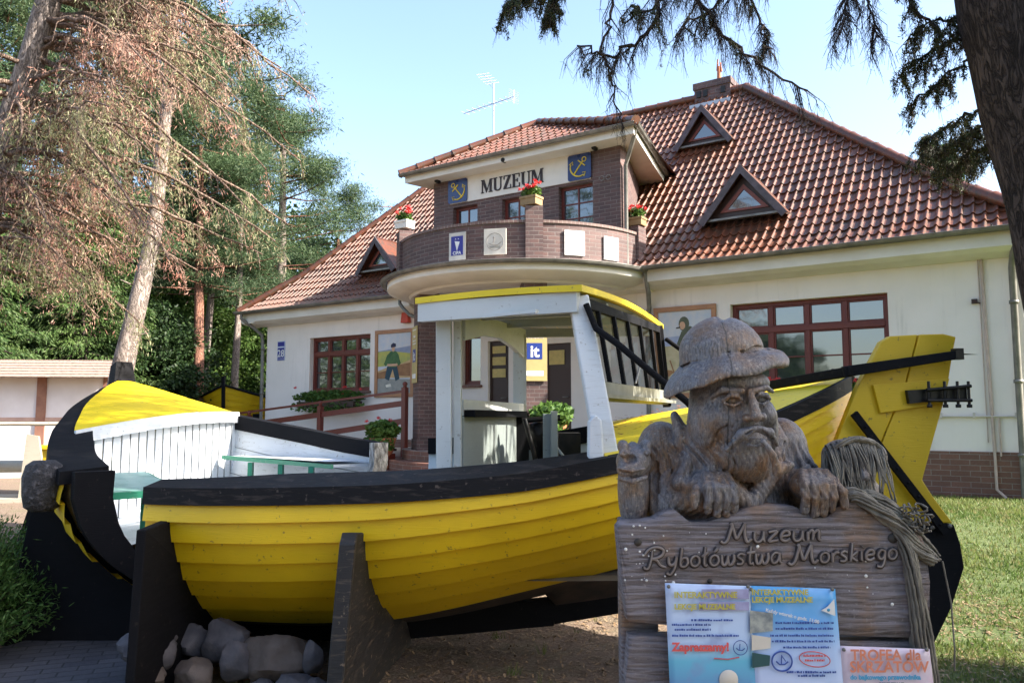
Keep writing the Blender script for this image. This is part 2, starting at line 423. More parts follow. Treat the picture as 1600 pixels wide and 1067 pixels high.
mb = MB(); mb.box((-16.0, .9, .9), (.6, .95, 4.3)); mb.build('inner_partition', pmat('dim_interior', (.10,.09,.08), (.05,.045,.04), 1, .9), house)
# eaves cornice along the front
mb = MB()
for a, b in ((-16.95, -10.9), (-5.05, 1.55)):
    mb.ext([L_(a,.46,4.36), L_(a,.46,4.14), L_(a,.34,4.08), L_(a,.004,4.03), L_(a,.004,4.36)], (b-a,0,0))
mb.ext([L_(-10.9,.2,4.2), L_(-10.9,.2,4.05), L_(-10.9,.004,4.0), L_(-10.9,.004,4.2)], (5.85,0,0))
mb.box((.985, -.45, 4.1), (1.5, 9.6, 4.36)); mb.box((-16.9, -.45, 4.1), (-16.405, 9.6, 4.36))
mb.build('cornice', CREAM, house)

# pantiles: real relief on a strip of roof that follows a profile
def tile_h(u, s, cw=.165, rl=.335):
    k = (u/cw) % 1.0; st = (s/rl) % 1.0
    if k < .36: wv = .5-.5*math.cos(math.pi*k/.36)
    elif k < .54: wv = .5+.5*math.cos(math.pi*(k-.36)/.18)
    else: wv = -.2*math.sin(math.pi*(k-.54)/.46)
    return .040*wv + .030*(1-st)
def tiled(mb, prof, uL, uR, u0, u1, nsub=9, cw=.165, rl=.335, mat3=None):
    """prof: [(w,z)...] bottom to top; uL(w),uR(w): limits"""
    segs = []; acc = 0
    for (a, b) in zip(prof[:-1], prof[1:]):
        l = math.hypot(b[0]-a[0], b[1]-a[1]); segs.append((acc, acc+l, a, b)); acc += l
    def at(s):
        for s0, s1, a, b in segs:
            if s <= s1+1e-9:
                t = (s-s0)/(s1-s0); w = a[0]+(b[0]-a[0])*t; z = a[1]+(b[1]-a[1])*t
                d = Vector((b[0]-a[0], b[1]-a[1])).normalized(); return w, z, (-d.y if False else d.y, -d.x)
        return b[0], b[1], (d.y, -d.x)
    rows = int(acc/rl)+1; us = np.concatenate([[ (i+k_)*cw for k_ in (0,.12,.24,.33,.39,.43,.47,.51,.56,.76)] for i in range(int(u0/cw)-1, int(u1/cw)+2)]); P = []
    for r in range(rows):
        for fr in (0.0, .5, .999):
            s = min(acc, (r+fr)*rl); w, z, nn = at(s); row = []
            for u in us:
                uu = min(max(u, uL(w)), uR(w)); h = tile_h(uu, (r+fr)*rl, cw, rl)
                jit = .006*noise.noise(Vector((math.floor(uu/cw)*1.7, r*2.3, 0)))
                row.append(L_(uu, w+nn[0]*(h+jit), z+nn[1]*(h+jit)))
            P.append(row)
            if s >= acc: break
    mb.grid(P, True)
# the smooth flag would round the steps: keep faces flat across rows
uR = lambda w: 1.4+(w-.5)*1.1 + (.35*smooth(-.9,.55,w))
uL = lambda w: -16.9-(w-.5)*.75*-1*-1 if False else -16.95+(.5-w)*.75
PROF = [(.58,4.37), (.05,4.72), (-.7,5.38), (-5.0,9.75)]
mb = MB(); tiled(mb, PROF, uL, uR, -17.0, 1.85)
for i in range(len(mb.sm)): mb.sm[i] = True
front = mb.build('roof_front', TILE, house)
def edge_split(o, a=40):
    m = o.modifiers.new('es', 'EDGE_SPLIT'); m.split_angle = R(a)
edge_split(front, 50)
# side and rear slopes (plain course relief only)
mb = MB()
RE = (-4.66,-5.0,9.75); LE = (-12.83,-5.0,9.75)
fr = [L_(1.75,.55,4.38), L_(.9,.05,4.72), L_(.1,-.7,5.38), L_(*RE)]
bk = [L_(1.75,-10.5,4.38), L_(.9,-10.0,4.72), L_(.1,-9.3,5.38), L_(*RE)]
for i in range(3): mb.add([fr[i], bk[i], bk[i+1], fr[i+1]], [(0,1,2,3)], False)
fl = [L_(-16.95,.55,4.38), L_(-16.6,.05,4.72), L_(-16.05,-.7,5.38), L_(*LE)]
bl = [L_(-16.95,-10.5,4.38), L_(-16.6,-10.0,4.72), L_(-16.05,-9.3,5.38), L_(*LE)]
for i in range(3): mb.add([bl[i], fl[i], fl[i+1], bl[i+1]], [(0,1,2,3)], False)
for i in range(3): mb.add([bk[i], bl[i], bl[i+1], bk[i+1]], [(0,1,2,3)], False)
mb.build('roof_rear', TILE, house)
# ridge and hip caps: overlapping half-round tiles
def caps(mb, p0, p1, n, r=.11):
    p0 = Vector(p0); p1 = Vector(p1); d = (p1-p0)
    for i in range(n):
        a = p0+d*(i/n); b = p0+d*((i+1.12)/n); mb.tube([a, a+(b-a)*.1, b], [r*1.12, r, r*.86], 10)
mb = MB()
caps(mb, L_(-12.83,-5,9.8), L_(-4.6,-5,9.8), 24)
caps(mb, L_(*RE)+Vector((0,0,.05)), L_(.1,-.7,5.42)+Vector((.05,0,0)), 20); caps(mb, L_(.12,-.7,5.45), L_(.95,.05,4.82), 3); caps(mb, L_(.95,.05,4.82), L_(1.8,.5,4.46), 3)
caps(mb, L_(*LE)+Vector((0,0,.05)), L_(-16.05,-.7,5.42), 17); caps(mb, L_(-16.05,-.7,5.45), L_(-16.95,.5,4.46), 4)
mb.build('ridge_caps', TILE, house)
# gutters
def gutter(mb, pts, r=.065):
    P = [Vector(p) for p in pts]; rows = []
    for i, p in enumerate(P):
        d = (P[min(i+1,len(P)-1)]-P[max(i-1,0)]).normalized(); a = d.cross(Vector((0,0,1))).normalized()
        rows.append([p + a*r*math.cos(t) + Vector((0,0,1))*r*math.sin(t) for t in [math.pi + math.pi*k/8 for k in range(9)]])
    mb.grid(rows, True)
    rows2 = [[p + (q-p)*.88 for q in row] for p, row in zip(P, rows)]; mb.grid([r_[::-1] for r_ in rows2], True)
    for row in (0, -1): 
        mb.tube([r_[row] for r_ in rows], .009, 6)
    for i in range(1, len(P)-1, 1):
        pass
for ga, gb in ((-17.0,-10.9),(-5.0,1.8)):
    mb = MB(); gutter(mb, [L_(u,.62,4.40) for u in np.linspace(ga,gb,8)])
    for u in np.arange(ga+.4,gb-.1,.75): mb.bar(L_(u,.5,4.42), L_(u,.70,4.43), .025, .006)
    mb.build('gutter', ZINC, house)
def pipe(mb, pts, r=.045):
    mb.tube(pts, r, 12)
mb = MB(); pipe(mb, [L_(-16.75,.6,4.36), L_(-16.75,.6,4.22), L_(-16.62,.3,4.0), L_(-16.5,.1,3.8), L_(-16.47,.09,3.5), L_(-16.45,.09,.4)])
for z in (3.4,2.2,1.0): mb.lathe([(.052,z),(.06,z),(.06,z+.05),(.052,z+.05)], L_(-16.45,.09,0), 12)
mb.build('downpipe', ZINC, house)
mb = MB(); pipe(mb, [L_(.95,.6,4.36), L_(.95,.55,4.25), L_(.88,.2,4.0), L_(.86,.1,3.85), L_(.86,.1,.4)], .05)
for z in (3.3,2.1,1.0): mb.lathe([(.056,z),(.066,z),(.066,z+.05),(.056,z+.05)], L_(.86,.1,0), 12)
mb.build('downpipe', ZINC, house)
# service pipes on the right wall
CONDUIT = pmat('pinkish_conduit', (.55,.42,.36), (.42,.33,.28), 6, .6)
mb = MB(); mb.tube([L_(.46,.03,4.05), L_(.47,.03,3.0), L_(.49,.03,1.6), L_(.50,.04,.95), L_(.5,.06,.5), L_(.62,.1,.38)], [.022]*6, 8)
mb.tube([L_(.41,.02,4.05), L_(.42,.02,1.2)], .008, 6); mb.tube([L_(.58,.03,1.6), L_(.58,.04,1.0)], .013, 8)
mb.build('conduit', CONDUIT, house)
mb = MB(); mb.tube([L_(-.35,.035,1.60), L_(.98,.035,1.60)], .016, 8)
for u in (-.2,.25,.8): mb.box((u-.015,-.05,1.57),(u+.015,0,1.66))
mb.build('pipe', pmat('pale_pipe', (.62,.56,.50)), house)
mb = MB(); mb.box((.3,-.06,3.35),(.38,0,3.42)); mb.tube([L_(.34,.06,3.39), L_(.42,.07,3.34)], .012, 6); mb.build('junction_box', DARKBROWN, house)

# windows -------------------------------------------------
def window(u0, u1, z0, z1, w, cols, transom=None, muntins=1, sill=True, frame=BROWN, fw=.07, zrows=None):
    d = w-.14; mb = MB()
    def b(a0,a1,c0,c1,pro=0): mb.box((a0, -(d+pro), c0), (a1, -(d-.07), c1))
    b(u0,u1,z0,z0+fw,.012); b(u0,u1,z1-fw,z1,.012)
    b(u0,u0+fw,z0+fw,z1-fw,.010); b(u1-fw,u1,z0+fw,z1-fw,.010)
    cw = (u1-u0-2*fw)/cols
    if transom: b(u0+fw,u1-fw,transom-.05,transom+.05,.02)
    for i in range(1, cols): 
        for c0, c1 in (((z0+fw, transom-.05),(transom+.05, z1-fw)) if transom else ((z0+fw, z1-fw),)): b(u0+fw+i*cw-.04, u0+fw+i*cw+.04, c0, c1, .006)
    # casement rails
    for i in range(cols):
        a0 = u0+fw+i*cw+(.04 if i else 0); a1 = u0+fw+(i+1)*cw-(.04 if i < cols-1 else 0)
        for c0, c1, mt in (((z0+fw, transom-.05, muntins),(transom+.05, z1-fw, 0)) if transom else ((z0+fw, z1-fw, muntins),)):
            s = .028
            b(a0,a1,c0,c0+s,-.012); b(a0,a1,c1-s,c1,-.012); b(a0,a0+s,c0+s,c1-s,-.014); b(a1-s,a1,c0+s,c1-s,-.014)
            for k in range(mt): zc = c0+(c1-c0)*(k+1)/(mt+1); b(a0+s,a1-s,zc-.012,zc+.012,-.018)
            if zrows: ac = (a0+a1)/2; b(ac-.012,ac+.012,c0+s,c1-s,-.02)
    f = mb.build('window', frame, house, bevel=.004)
    p = MB(); p.box((u0+.02, -(d-.045), z0+.02), (u1-.02, -(d-.050), z1-.02)); p.build('pane', GLASS, f)
    if sill:
        s = MB(); s.box((u0-.05, -(w+.07), z0-.06), (u1+.05, -(w-.12), z0-.003)); s.build('sill', BRICK_PLINTH, f)
    return f
window(-3.54,-.9,2.13,3.64,0,4,3.15,1)
window(-14.7,-12.55,2.23,3.63,0,4,3.2,1)
window(-9.72,-9.2,2.3,3.45,0,1,None,0)
def curtain(u0,u1,z0,z1,y=.2):
    mb = MB(); us = np.linspace(u0,u1,60); mb.grid([[ (u, y+.02*math.sin(u*40), z) for u in us] for z in (z0,z1)]); return mb
# doors in the porch
def door(u0,u1,z0,z1,notes,mat=DARKBROWN,w=0):
    mb = MB(); mb.box((u0,-(w-.1),z0),(u1,-(w-.16),z1))
    mb.box((u0,-(w-.085),z0),(u0+.06,-(w-.1),z1)); mb.box((u1-.06,-(w-.085),z0),(u1,-(w-.1),z1)); mb.box((u0+.06,-(w-.085),z1-.07),(u1-.06,-(w-.1),z1))
    mb.box((u0+.12,-(w-.09),z0+.15),(u1-.12,-(w-.1),z0+.9))
    d = mb.build('door', mat, house)
    h = MB(); h.tube([L_(u1-.11,w-.07,z0+1.05), L_(u1-.11,w-.03,z0+1.05), L_(u1-.22,w-.03,z0+1.05)], .01, 6); h.build('handle', ZINC, d)
    for (a0,a1,c0,c1) in notes:
        n = MB(); n.box((a0,-(w-.078),c0),(a1,-(w-.082),c1)); n.build('notice', NOTE, d)
NOTE = pmat('ochre_paper', (.62,.48,.16), (.52,.40,.14), 12, .6, .05)
door(-9.0,-8.45,.95,3.25,[(-8.93,-8.58,2.98,3.14),(-8.93,-8.58,2.72,2.9),(-8.93,-8.58,2.45,2.64)])
door(-8.2,-7.75,.95,3.2,[],BROWN)
door(-7.55,-6.9,.95,3.12,[(-7.47,-7.1,2.68,2.98)])
# ---------------------------------------------------------------- balcony bay ("tower")
mb = MB()
TW = .6
ops = [(-9.53,-8.86,4.9,6.2), (-8.21,-7.24,4.42,6.19), (-6.82,-6.04,4.6,6.23)]
wall_open(mb, -10.08, -5.43, 4.36, 6.97, TW, .25, ops)
def slabwall(mb, p, q, z0, z1, t=.2):
    a = L_(*p, 0); b = L_(*q, 0); d = (b-a).normalized(); n = d.cross(Vector((0,0,1)))*t
    mb.ext([a+Vector((0,0,z0)), b+Vector((0,0,z0)), b-n+Vector((0,0,z0)), a-n+Vector((0,0,z0))], (0,0,z1-z0))
slabwall(mb, (-5.44,TW-.253), (-6.3,-2.2), 4.37, 6.94); slabwall(mb, (-9.2,-2.2), (-10.077,TW-.253), 4.37, 6.94)
bt = mb.build('balcony_bay_wall', BRICK_DARK, house)
SMALLBRICK = BRICK_DARK
def bay_window(u0,u1,z0,z1,cols,rows,frame=BROWN):
    w = TW-.12; mb = MB(); fw = .06
    mb.box((u0,-w,z0),(u0+fw,-(w-.06),z1)); mb.box((u1-fw,-w,z0),(u1,-(w-.06),z1)); mb.box((u0+fw,-w,z1-fw),(u1-fw,-(w-.06),z1)); mb.box((u0+fw,-w,z0),(u1-fw,-(w-.06),z0+fw))
    for i in range(1,cols): a = u0+fw+(u1-u0-2*fw)*i/cols; mb.box((a-.015,-(w-.012),z0+fw),(a+.015,-(w-.05),z1-fw))
    for i in range(1,rows): c = z0+fw+(z1-z0-2*fw)*i/rows; mb.box((u0+fw,-(w-.014),c-.013),(u1-fw,-(w-.048),c+.013))
    f = mb.build('window', frame, house); p = MB(); p.box((u0+.01,-(w-.03),z0+.01),(u1-.01,-(w-.036),z1-.01)); p.build('pane', GLASS, f)
bay_window(-9.53,-8.86,4.9,6.2,2,4); bay_window(-8.21,-7.24,4.42,6.19,3,5); bay_window(-6.82,-6.04,4.6,6.23,2,5)
# eaves box of the bay
EB = [(-10.6,1.0),(-4.93,1.05),(-5.72,-2.3),(-9.7,-2.3)]
mb = MB(); mb.ext([L_(u,w,6.84) for u,w in EB], (0,0,.16)); 
mb.build('fascia', CREAM, house)
mb = MB(); gutter(mb, [L_(u,1.09+.05*(u+10.6)/5.7,7.02) for u in np.linspace(-10.68,-4.86,7)], .06); gutter(mb, [L_(-4.86,1.1,7.02), L_(-5.25,-.6,7.02), L_(-5.64,-2.2,7.02)], .06)
mb.build('gutter', ZINC, house)
mb = MB(); pipe(mb, [L_(-4.95,.95,7.0), L_(-4.97,.93,6.86), L_(-5.25,.6,6.62), L_(-5.36,.52,6.45), L_(-5.36,.52,4.5)], .04); mb.build('downpipe', ZINC, house)
# bay roof
ap = (-8.35,-1.1,8.40)
mb = MB()
def hipL(w): t = min(1, max(0, (1.1-w)/2.2)); return -10.68+( -8.35+10.68)*t
def hipR(w): t = min(1, max(0, (1.1-w)/2.2)); return -4.86+(-8.35+4.86)*t
tiled(mb, [(1.12,6.98),(.75,7.16),(-1.1,8.40)], hipL, hipR, -10.7, -4.84, 7, .165, .3)
o = mb.build('balcony_bay_roof', TILE, house); edge_split(o, 50)
mb = MB(); A = L_(*ap)
mb.add([L_(-4.86,1.12,6.99), L_(-5.5,-2.6,6.99), L_(-8.35,-3.6,8.38), A], [(0,1,2,3)], False)
mb.add([L_(-9.9,-2.6,6.99), L_(-10.68,1.12,6.99), A, L_(-8.35,-3.6,8.38)], [(0,1,2,3)], False)
mb.build('balcony_bay_roof_side', TILE, house)
mb = MB(); caps(mb, L_(-4.86,1.1,7.06), A+Vector((0,0,.05)), 12, .09); caps(mb, L_(-10.68,1.1,7.04), A+Vector((0,0,.05)), 8, .09); caps(mb, A+Vector((0,0,.05)), L_(-8.35,-3.6,8.43), 7, .09)
mb.build('ridge_caps', TILE, house)
mb = MB(); mb.box((-10.2,.6,7.2),(-9.62,1.0,7.97)); mb.box((-10.24,.56,7.95),(-9.58,1.04,8.02)); mb.build('small_chimney', BLACK_METAL, house)

# canopy slab over the porch (round) -----------------------
CC = L_(-8,0,0)
mb = MB()
prof = [(.1,4.12),(2.05,4.12),(2.1,4.06),(2.45,4.06),(2.5,4.10),(2.62,4.10),(2.93,4.20),(2.95,4.22),(2.95,4.34),(2.9,4.37),(.1,4.39)]
mb.lathe(prof, CC, 64, -182, 2, True)
o = mb.build('porch_canopy', CREAM, house); edge_split(o, 30)
mb = MB(); gutter(mb, [L_(-8+3.03*math.sin(a), 3.03*math.cos(a), 4.38) for a in np.linspace(-R(88),R(82),40)], .065); mb.build('canopy_gutter', ZINC, house)
mb = MB(); pipe(mb, [L_(-5.02,.45,4.36), L_(-5.0,.43,4.15), L_(-5.0,.35,3.95), L_(-5.1,.1,3.7), L_(-5.15,.08,3.4), L_(-5.15,.08,.5)], .045); mb.build('downpipe', ZINC, house)
mb = MB(); pipe(mb, [L_(-10.95,.75,4.36), L_(-10.93,.75,4.15), L_(-10.75,.8,4.0), L_(-10.5,.9,3.85), L_(-9.65,1.45,3.62), L_(-9.5,1.55,3.5)], .04); mb.build('downpipe', ZINC, house)
# parapet
PUV = lambda p: (2.5*math.atan2(p.y-CC.y, p.x-CC.x), p.z)
mb = MB(); mb.lathe([(2.52,4.38),(2.72,4.38),(2.72,5.11),(2.52,5.11),(2.52,4.38)], CC, 60, -181, 0, True)
o = mb.build('parapet', BRICK_DARK, house, uvf=PUV); edge_split(o, 30)
mb = MB(); mb.lathe([(2.49,5.113),(2.75,5.113),(2.75,5.165),(2.49,5.17),(2.49,5.113)], CC, 60, -181, 0, True)
o = mb.build('parapet_coping', m_brick('coping_brick', (.15,.09,.08),(.2,.13,.11),(.3,.26,.22), .075, .3), house, uvf=PUV); edge_split(o, 30)
def polar(th, r, z): t = R(th); return L_(-8+r*math.sin(t), r*math.cos(t), z)
def cubeat(mb, th, r, z0, z1, sx, sy):
    t = R(th); n = Vector((math.sin(t), -math.cos(t), 0)); e = Vector((math.cos(t), math.sin(t), 0)); c = polar(th, r, z0)
    mb.ext([c-e*sx/2-n*sy/2, c+e*sx/2-n*sy/2, c+e*sx/2+n*sy/2, c-e*sx/2+n*sy/2], (0,0,z1-z0))
def pier(th, top, bowl=True):
    mb = MB(); cubeat(mb, th, 2.63, 4.39, top, .32, .30); mb.build('parapet_pier', BRICK_DARK, house)
for th, top in ((36,5.42),(-38,5.38),(88,5.3)): pier(th, top)
# geranium: reusable builder for flower plantings
LEAFG = m_leaf('geranium_leaf', (.035,.10,.02), (.09,.17,.035), (.18,.26,.06), 5, .3)
PETAL = pmat('red_geranium_petals', (.75,.03,.02), (.62,.05,.06), 20, .5, .05)
def leaf_blob(rs, n, c, rad, size, flat=.6):
    """n leaf faces in an ellipsoid shell"""
    d = rs.normal(size=(n,3)); d /= np.linalg.norm(d,axis=1)[:,None]; p = np.array(c)+d*np.array(rad)*(rs.rand(n,1)**.4)
    a = rs.normal(size=(n,3))*[1,1,flat]; a /= np.linalg.norm(a,axis=1)[:,None]; b = np.cross(a, rs.normal(size=(n,3))); b /= np.linalg.norm(b,axis=1)[:,None]
    s = size*rs.uniform(.6,1.3,(n,1))
    return np.stack([p-a*s-b*s*.35*0, p+b*s*.6, p+a*s, p-b*s*.6], 1).reshape(-1,3)
def planting(name, label, loc, rx, ry, rz, n, flowers=14, seed=1, box=None, group=None, leafsize=.03, trail=0, cat='planter'):
    t = thing(name, label, cat, loc, OA, group); rs = np.random.RandomState(seed)
    P = leaf_blob(rs, n, (0,0,rz*.8), (rx,ry,rz), leafsize)
    if trail: P = np.vstack([P, leaf_blob(rs, n//2, (0,-ry*.4,-rz*.6), (rx,ry*.8,rz*1.0), leafsize)])
    link('leaves', quads_mesh('leaves', P, 4, LEAFG), t)
    if flowers:
        Q = []
        for i in range(flowers):
            c = (rs.uniform(-rx,rx), rs.uniform(-ry,ry)*.9-ry*.2, rz*1.2+rs.uniform(0,rz*1.1)); Q.append(leaf_blob(rs, 26, c, (.04,.04,.03), .02, 1))
        link('flowers', quads_mesh('flowers', np.vstack(Q), 4, PETAL), t)
    return t
def bowl(t, r=.17, h=.16, mat=CREAM):
    mb = MB(); mb.box((-r*1.2,-r*.9,-h),(r*1.2,r*.9,-.02)); mb.box((-r*1.3,-r,-.03),(r*1.3,r,.02)); mb.build('flower_box', mat, t, bevel=.01)
BROWNBOX = pmat('ochre_box', (.30,.20,.09), (.22,.14,.07), 8, .7)
for (th,top,lab,sd,mt) in ((35,5.42,'wooden flower box with red geraniums on the middle balcony pier',1,BROWNBOX),(-38,5.42,'cream flower bowl with red geraniums at the far left end of the balcony parapet',2,CREAM),(88,5.3,'red geraniums at the right end of the balcony beside the roof',3,BROWNBOX)):
    p = HM @ polar(th, 2.65, top+.17)
    t = planting('geranium_planter', lab, p, .20, .13, .13, 380, 13, sd, group='geraniums on the balcony piers', leafsize=.035, trail=0); bowl(t, .14, .15, mt)
# brick columns under the canopy, porch floor and steps
for th in (-36.5, 36.5):
    mb = MB(); cubeat(mb, th, 2.18, .9, 4.09, .48, .42); cubeat(mb, th, 2.18, .9, 1.15, .52, .46)
    mb.build('porch_column', BRICK_DARK, house)
mb = MB(); mb.lathe([(.05,.93),(2.6,.93),(2.6,.36),(2.5,.3)], CC, 48, -180, 0, True); o = mb.build('porch_floor', BRICK_PLINTH, house, uvf=PUV); edge_split(o)
for i,(r,z) in enumerate(((2.9,.74),(3.2,.55))):
    mb = MB(); mb.lathe([(2.59 if i == 0 else 2.89,z),(r,z),(r,.2)], CC, 48, -170, -10, True); o = mb.build('porch_step', BRICK_PLINTH, house, uvf=PUV); edge_split(o)
# panel board and lettering ---------------------------------
SIGNWHITE = pmat('white_sign_board', (.74,.70,.64), (.68,.64,.58), 3, .6, .1)
t = thing('name_board', 'white board lettered MUZEUM across the balcony bay under the eaves', 'sign', W(-7.84,TW,6.64), OA)
mb = MB(); mb.box((-1.76,-.03,-.36),(1.76,-.004,.345)); mb.build('board', SIGNWHITE, t)
def letters(mb, text, h, x0, adv=1.0, th=.02, y=0):
    """bold serif capitals from slabs; origin at the baseline left"""
    s = h; x = x0
    def B(a,b,c,d): mb.ext([(x+a*s,y,c*s),(x+b*s,y,c*s),(x+b*s,y,d*s),(x+a*s,y,d*s)], (0,-th,0))
    def D(p): mb.ext([(x+a*s,y,c*s) for a,c in p], (0,-th,0))
    for ch in text:
        if ch == 'M':
            B(.06,.14,.05,.95); B(.76,.94,.05,.95); D([(.06,1),(.28,1),(.56,.18),(.46,0)]); D([(.46,0),(.56,.18),(.78,1),(.82,1),(.82,.9)])
            B(-.02,.24,0,.06); B(.68,1.02,0,.06); B(-.02,.2,.94,1); B(.78,1.02,.94,1); w = 1.02
        elif ch == 'U':
            B(.08,.26,.25,.95); B(.64,.72,.25,.95); B(0,.36,.94,1); B(.54,.82,.94,1)
            D([(.08,.25),(.26,.25),(.30,.13),(.40,.07),(.40,-.02),(.22,.02),(.12,.1)]); D([(.40,.07),(.40,-.02),(.56,.0),(.68,.1),(.72,.25),(.64,.25),(.6,.14),(.52,.08)]); w = .82
        elif ch == 'Z':
            B(.06,.68,.94,1); B(.06,.12,.72,.94); B(.04,.7,0,.06); B(.64,.7,.06,.3); D([(.04,.06),(.26,.06),(.68,.94),(.46,.94)]); w = .72
        elif ch == 'E':
            B(.08,.26,.05,.95); B(0,.68,0,.06); B(0,.66,.94,1); B(.60,.66,.72,.94); B(.62,.68,.06,.3); B(.26,.46,.48,.54); B(.44,.5,.38,.64); w = .72
        else: w = .4
        x += (w+.06*adv)*s
    return x
mb = MB(); mb.T = Matrix.Translation((.0,0,-.25)); letters(mb, 'MUZEUM', .29, -.89, 1.05, .02, -.032); lt = mb.build('lettering', pmat('dark_letters', (.03,.02,.025)), t)
def anchor_sign(name, u, flip, label):
    t = thing(name, label, 'anchor sign', W(u,TW,6.55), OA, 'anchor signs on the bay')
    mb = MB(); s = .262
    pts = []
    for cx, cz, a0 in ((s-.05,s-.05,0),(-s+.05,s-.05,90),(-s+.05,-s+.05,180),(s-.05,-s+.05,270)):
        for k in range(5): a = R(a0+90*k/4); pts.append((cx+.05*math.cos(a), -.035, cz+.05*math.sin(a)))
    mb.ext(pts, (0,-.02,0)); mb.build('panel', pmat('navy_enamel', (.012,.03,.13), (.016,.04,.16), 6, .3, .03), t)
    mb = MB(); r = .008; f = -1 if flip else 1; a = R(40)
    def q(x, z): return (f*(x*math.cos(a)+z*math.sin(a)), -.062, -x*math.sin(a)+z*math.cos(a))
    mb.tube([q(0,.14), q(0,-.19)], .014, 6); mb.tube([q(-.10,.09), q(.10,.09)], .014, 6)
    mb.tube([q(.045*math.cos(k*math.pi/6), .18+.045*math.sin(k*math.pi/6)) for k in range(13)], .010, 6, False)
    mb.tube([q(.19*math.sin(t_), -.03-.16*math.cos(t_)) for t_ in np.linspace(-1.35,1.35,13)], [.006+.011*math.cos(t_*.9) for t_ in np.linspace(-1.35,1.35,13)], 6)
    for sgn in (-1,1): mb.tube([q(sgn*.14,-.05), q(sgn*.19,.0), q(sgn*.215,-.09)], .009, 5)
    mb.build('anchor', pmat('yellow_enamel', (.75,.55,.04), (.68,.5,.05), 8, .4), t)
anchor_sign('anchor_sign', -9.37, True, 'navy anchor sign at the left end of the name board')
anchor_sign('anchor_sign', -6.31, False, 'navy anchor sign at the right end of the name board, above the blue window')
# small fittings under the eaves of the bay
for u in (-9.85,-5.9,-7.9):
    t = thing('spotlight', {-9.85:'small black spotlight left of the left anchor sign',-5.9:'small black spotlight right of the right anchor sign',-7.9:'tiny black lamp on the fascia above the name board'}[u], 'spotlight', W(u,TW+(.0 if u != -7.9 else .22),6.84 if u != -7.9 else 6.9), OA, 'spotlights under the bay eaves')
    mb = MB(); mb.lathe([(.0,-.1),(.045,-.1),(.05,0),(.02,.06),(0,.06)], (0,-.12,-.02), 10, axis='Y'); mb.build('housing', BLACK_METAL, t); mb = MB(); mb.tube([(0,0,.02),(0,-.08,.03)], .012, 6); mb.build('bracket', BLACK_METAL, t)
# ironwork ring on the right brick face
t = thing('iron_bracket', 'curly wrought iron bracket on the brick right of the blue balcony window', 'iron bracket', W(-5.75,TW,6.24), OA)
mb = MB()
for s in (-1,1): mb.tube([(s*(.07+.05*math.cos(a)), -.03, .05*math.sin(a)) for a in np.linspace(0,5.2,12)], .007, 5)
mb.tube([(-.08,-.02,.02),(.08,-.02,.02)], .006, 5); mb.build('scroll', pmat('pale_iron', (.3,.28,.26), None, 5, .5, metal=.5), t)
# plaques on the parapet
def plaque(name, label, th, z, w, h, mat, cat='plaque'):
    p = HM @ polar(th, 2.725, z); t = thing(name, label, cat, p, OA+R(th))
    mb = MB(); mb.box((-w/2,-.03,-h/2),(w/2,-.003,h/2)); mb.build('panel', mat, t, bevel=.004); return t
PLW = pmat('pale_plaque', (.62,.58,.52), (.5,.47,.42), 5, .6, .1)
def text_mesh(s, size, mat, ext=.002, name='lettering', parent=None, loc=(0,0,0), shear=0, bold=0, align='CENTER', sx=1, rot=0, y=0):
    cu = bpy.data.curves.new(name, 'FONT'); cu.body = s; cu.size = size; cu.extrude = ext; cu.shear = shear; cu.offset = bold; cu.align_x = align; cu.resolution_u = 3
    o = bpy.data.objects.new(name, cu); COL.objects.link(o); bpy.context.view_layer.update()
    me = bpy.data.meshes.new_from_object(o.evaluated_get(bpy.context.evaluated_depsgraph_get())); bpy.data.objects.remove(o); bpy.data.curves.remove(cu)
    me.transform(Matrix.Translation(loc) @ Matrix.Rotation(R(90),4,'X') @ Matrix.Rotation(rot,4,'Z') @ Matrix.Diagonal((sx,1,1,1))); me.materials.clear(); me.materials.append(mat)
    return link(name, me, parent)
INK = pmat('dark_ink', (.03,.03,.04)); WHITEINK = pmat('white_ink', (.8,.8,.8), None, 5, .5, 0); BLUEINK = pmat('deep_blue_print', (.02,.02,.22), (.025,.03,.26), 5, .5, 0)
t = plaque('sail_plaque', 'plaque with a white sail on blue near the left end of the balcony parapet', 5.2, 4.74, .36, .52, PLW)
mb = MB(); mb.box((-.13,-.034,-.17),(.13,-.0305,.19)); mb.build('blue_field', BLUEINK, t)
mb = MB(); mb.ext([(-.05,-.035,.10),(.06,-.035,.08),(0,-.035,-.09)], (0,-.002,0)); mb.ext([(-.03,-.035,.15),(-.015,-.035,.13),(-.045,-.035,.13)], (0,-.002,0)); mb.ext([(.03,-.035,.15),(.045,-.035,.13),(.015,-.035,.13)], (0,-.002,0)); mb.build('sail', WHITEINK, t)
text_mesh('CIPA', .085, WHITEINK, .001, 'lettering', t, (0,-.036,-.155), bold=.002)
t = plaque('emblem_plaque', 'square plaque with a round engraved boat emblem, second on the balcony parapet', 21, 4.77, .42, .48, PLW)
mb = MB(); mb.tube([(.16*math.cos(a),-.032,.16*math.sin(a)) for a in np.linspace(0,2*math.pi,33)], .005, 5, False)
mb.tube([(-.11,-.032,-.03),(-.04,-.032,-.06),(.05,-.032,-.06),(.12,-.032,-.01)], .006, 5); mb.tube([(-.03,-.032,-.02),(-.01,-.032,.08)], .006, 5); mb.tube([(-.02,-.032,.09),(-.035,-.032,.075),(-.01,-.032,.07)], .008, 5)
for k in range(3): mb.tube([(-.1,-.032,-.09-.015*k),(.0,-.032,-.08-.015*k),(.1,-.032,-.09-.015*k)], .003, 4)
mb.build('engraving', pmat('engraving_grey', (.25,.23,.21)), t)
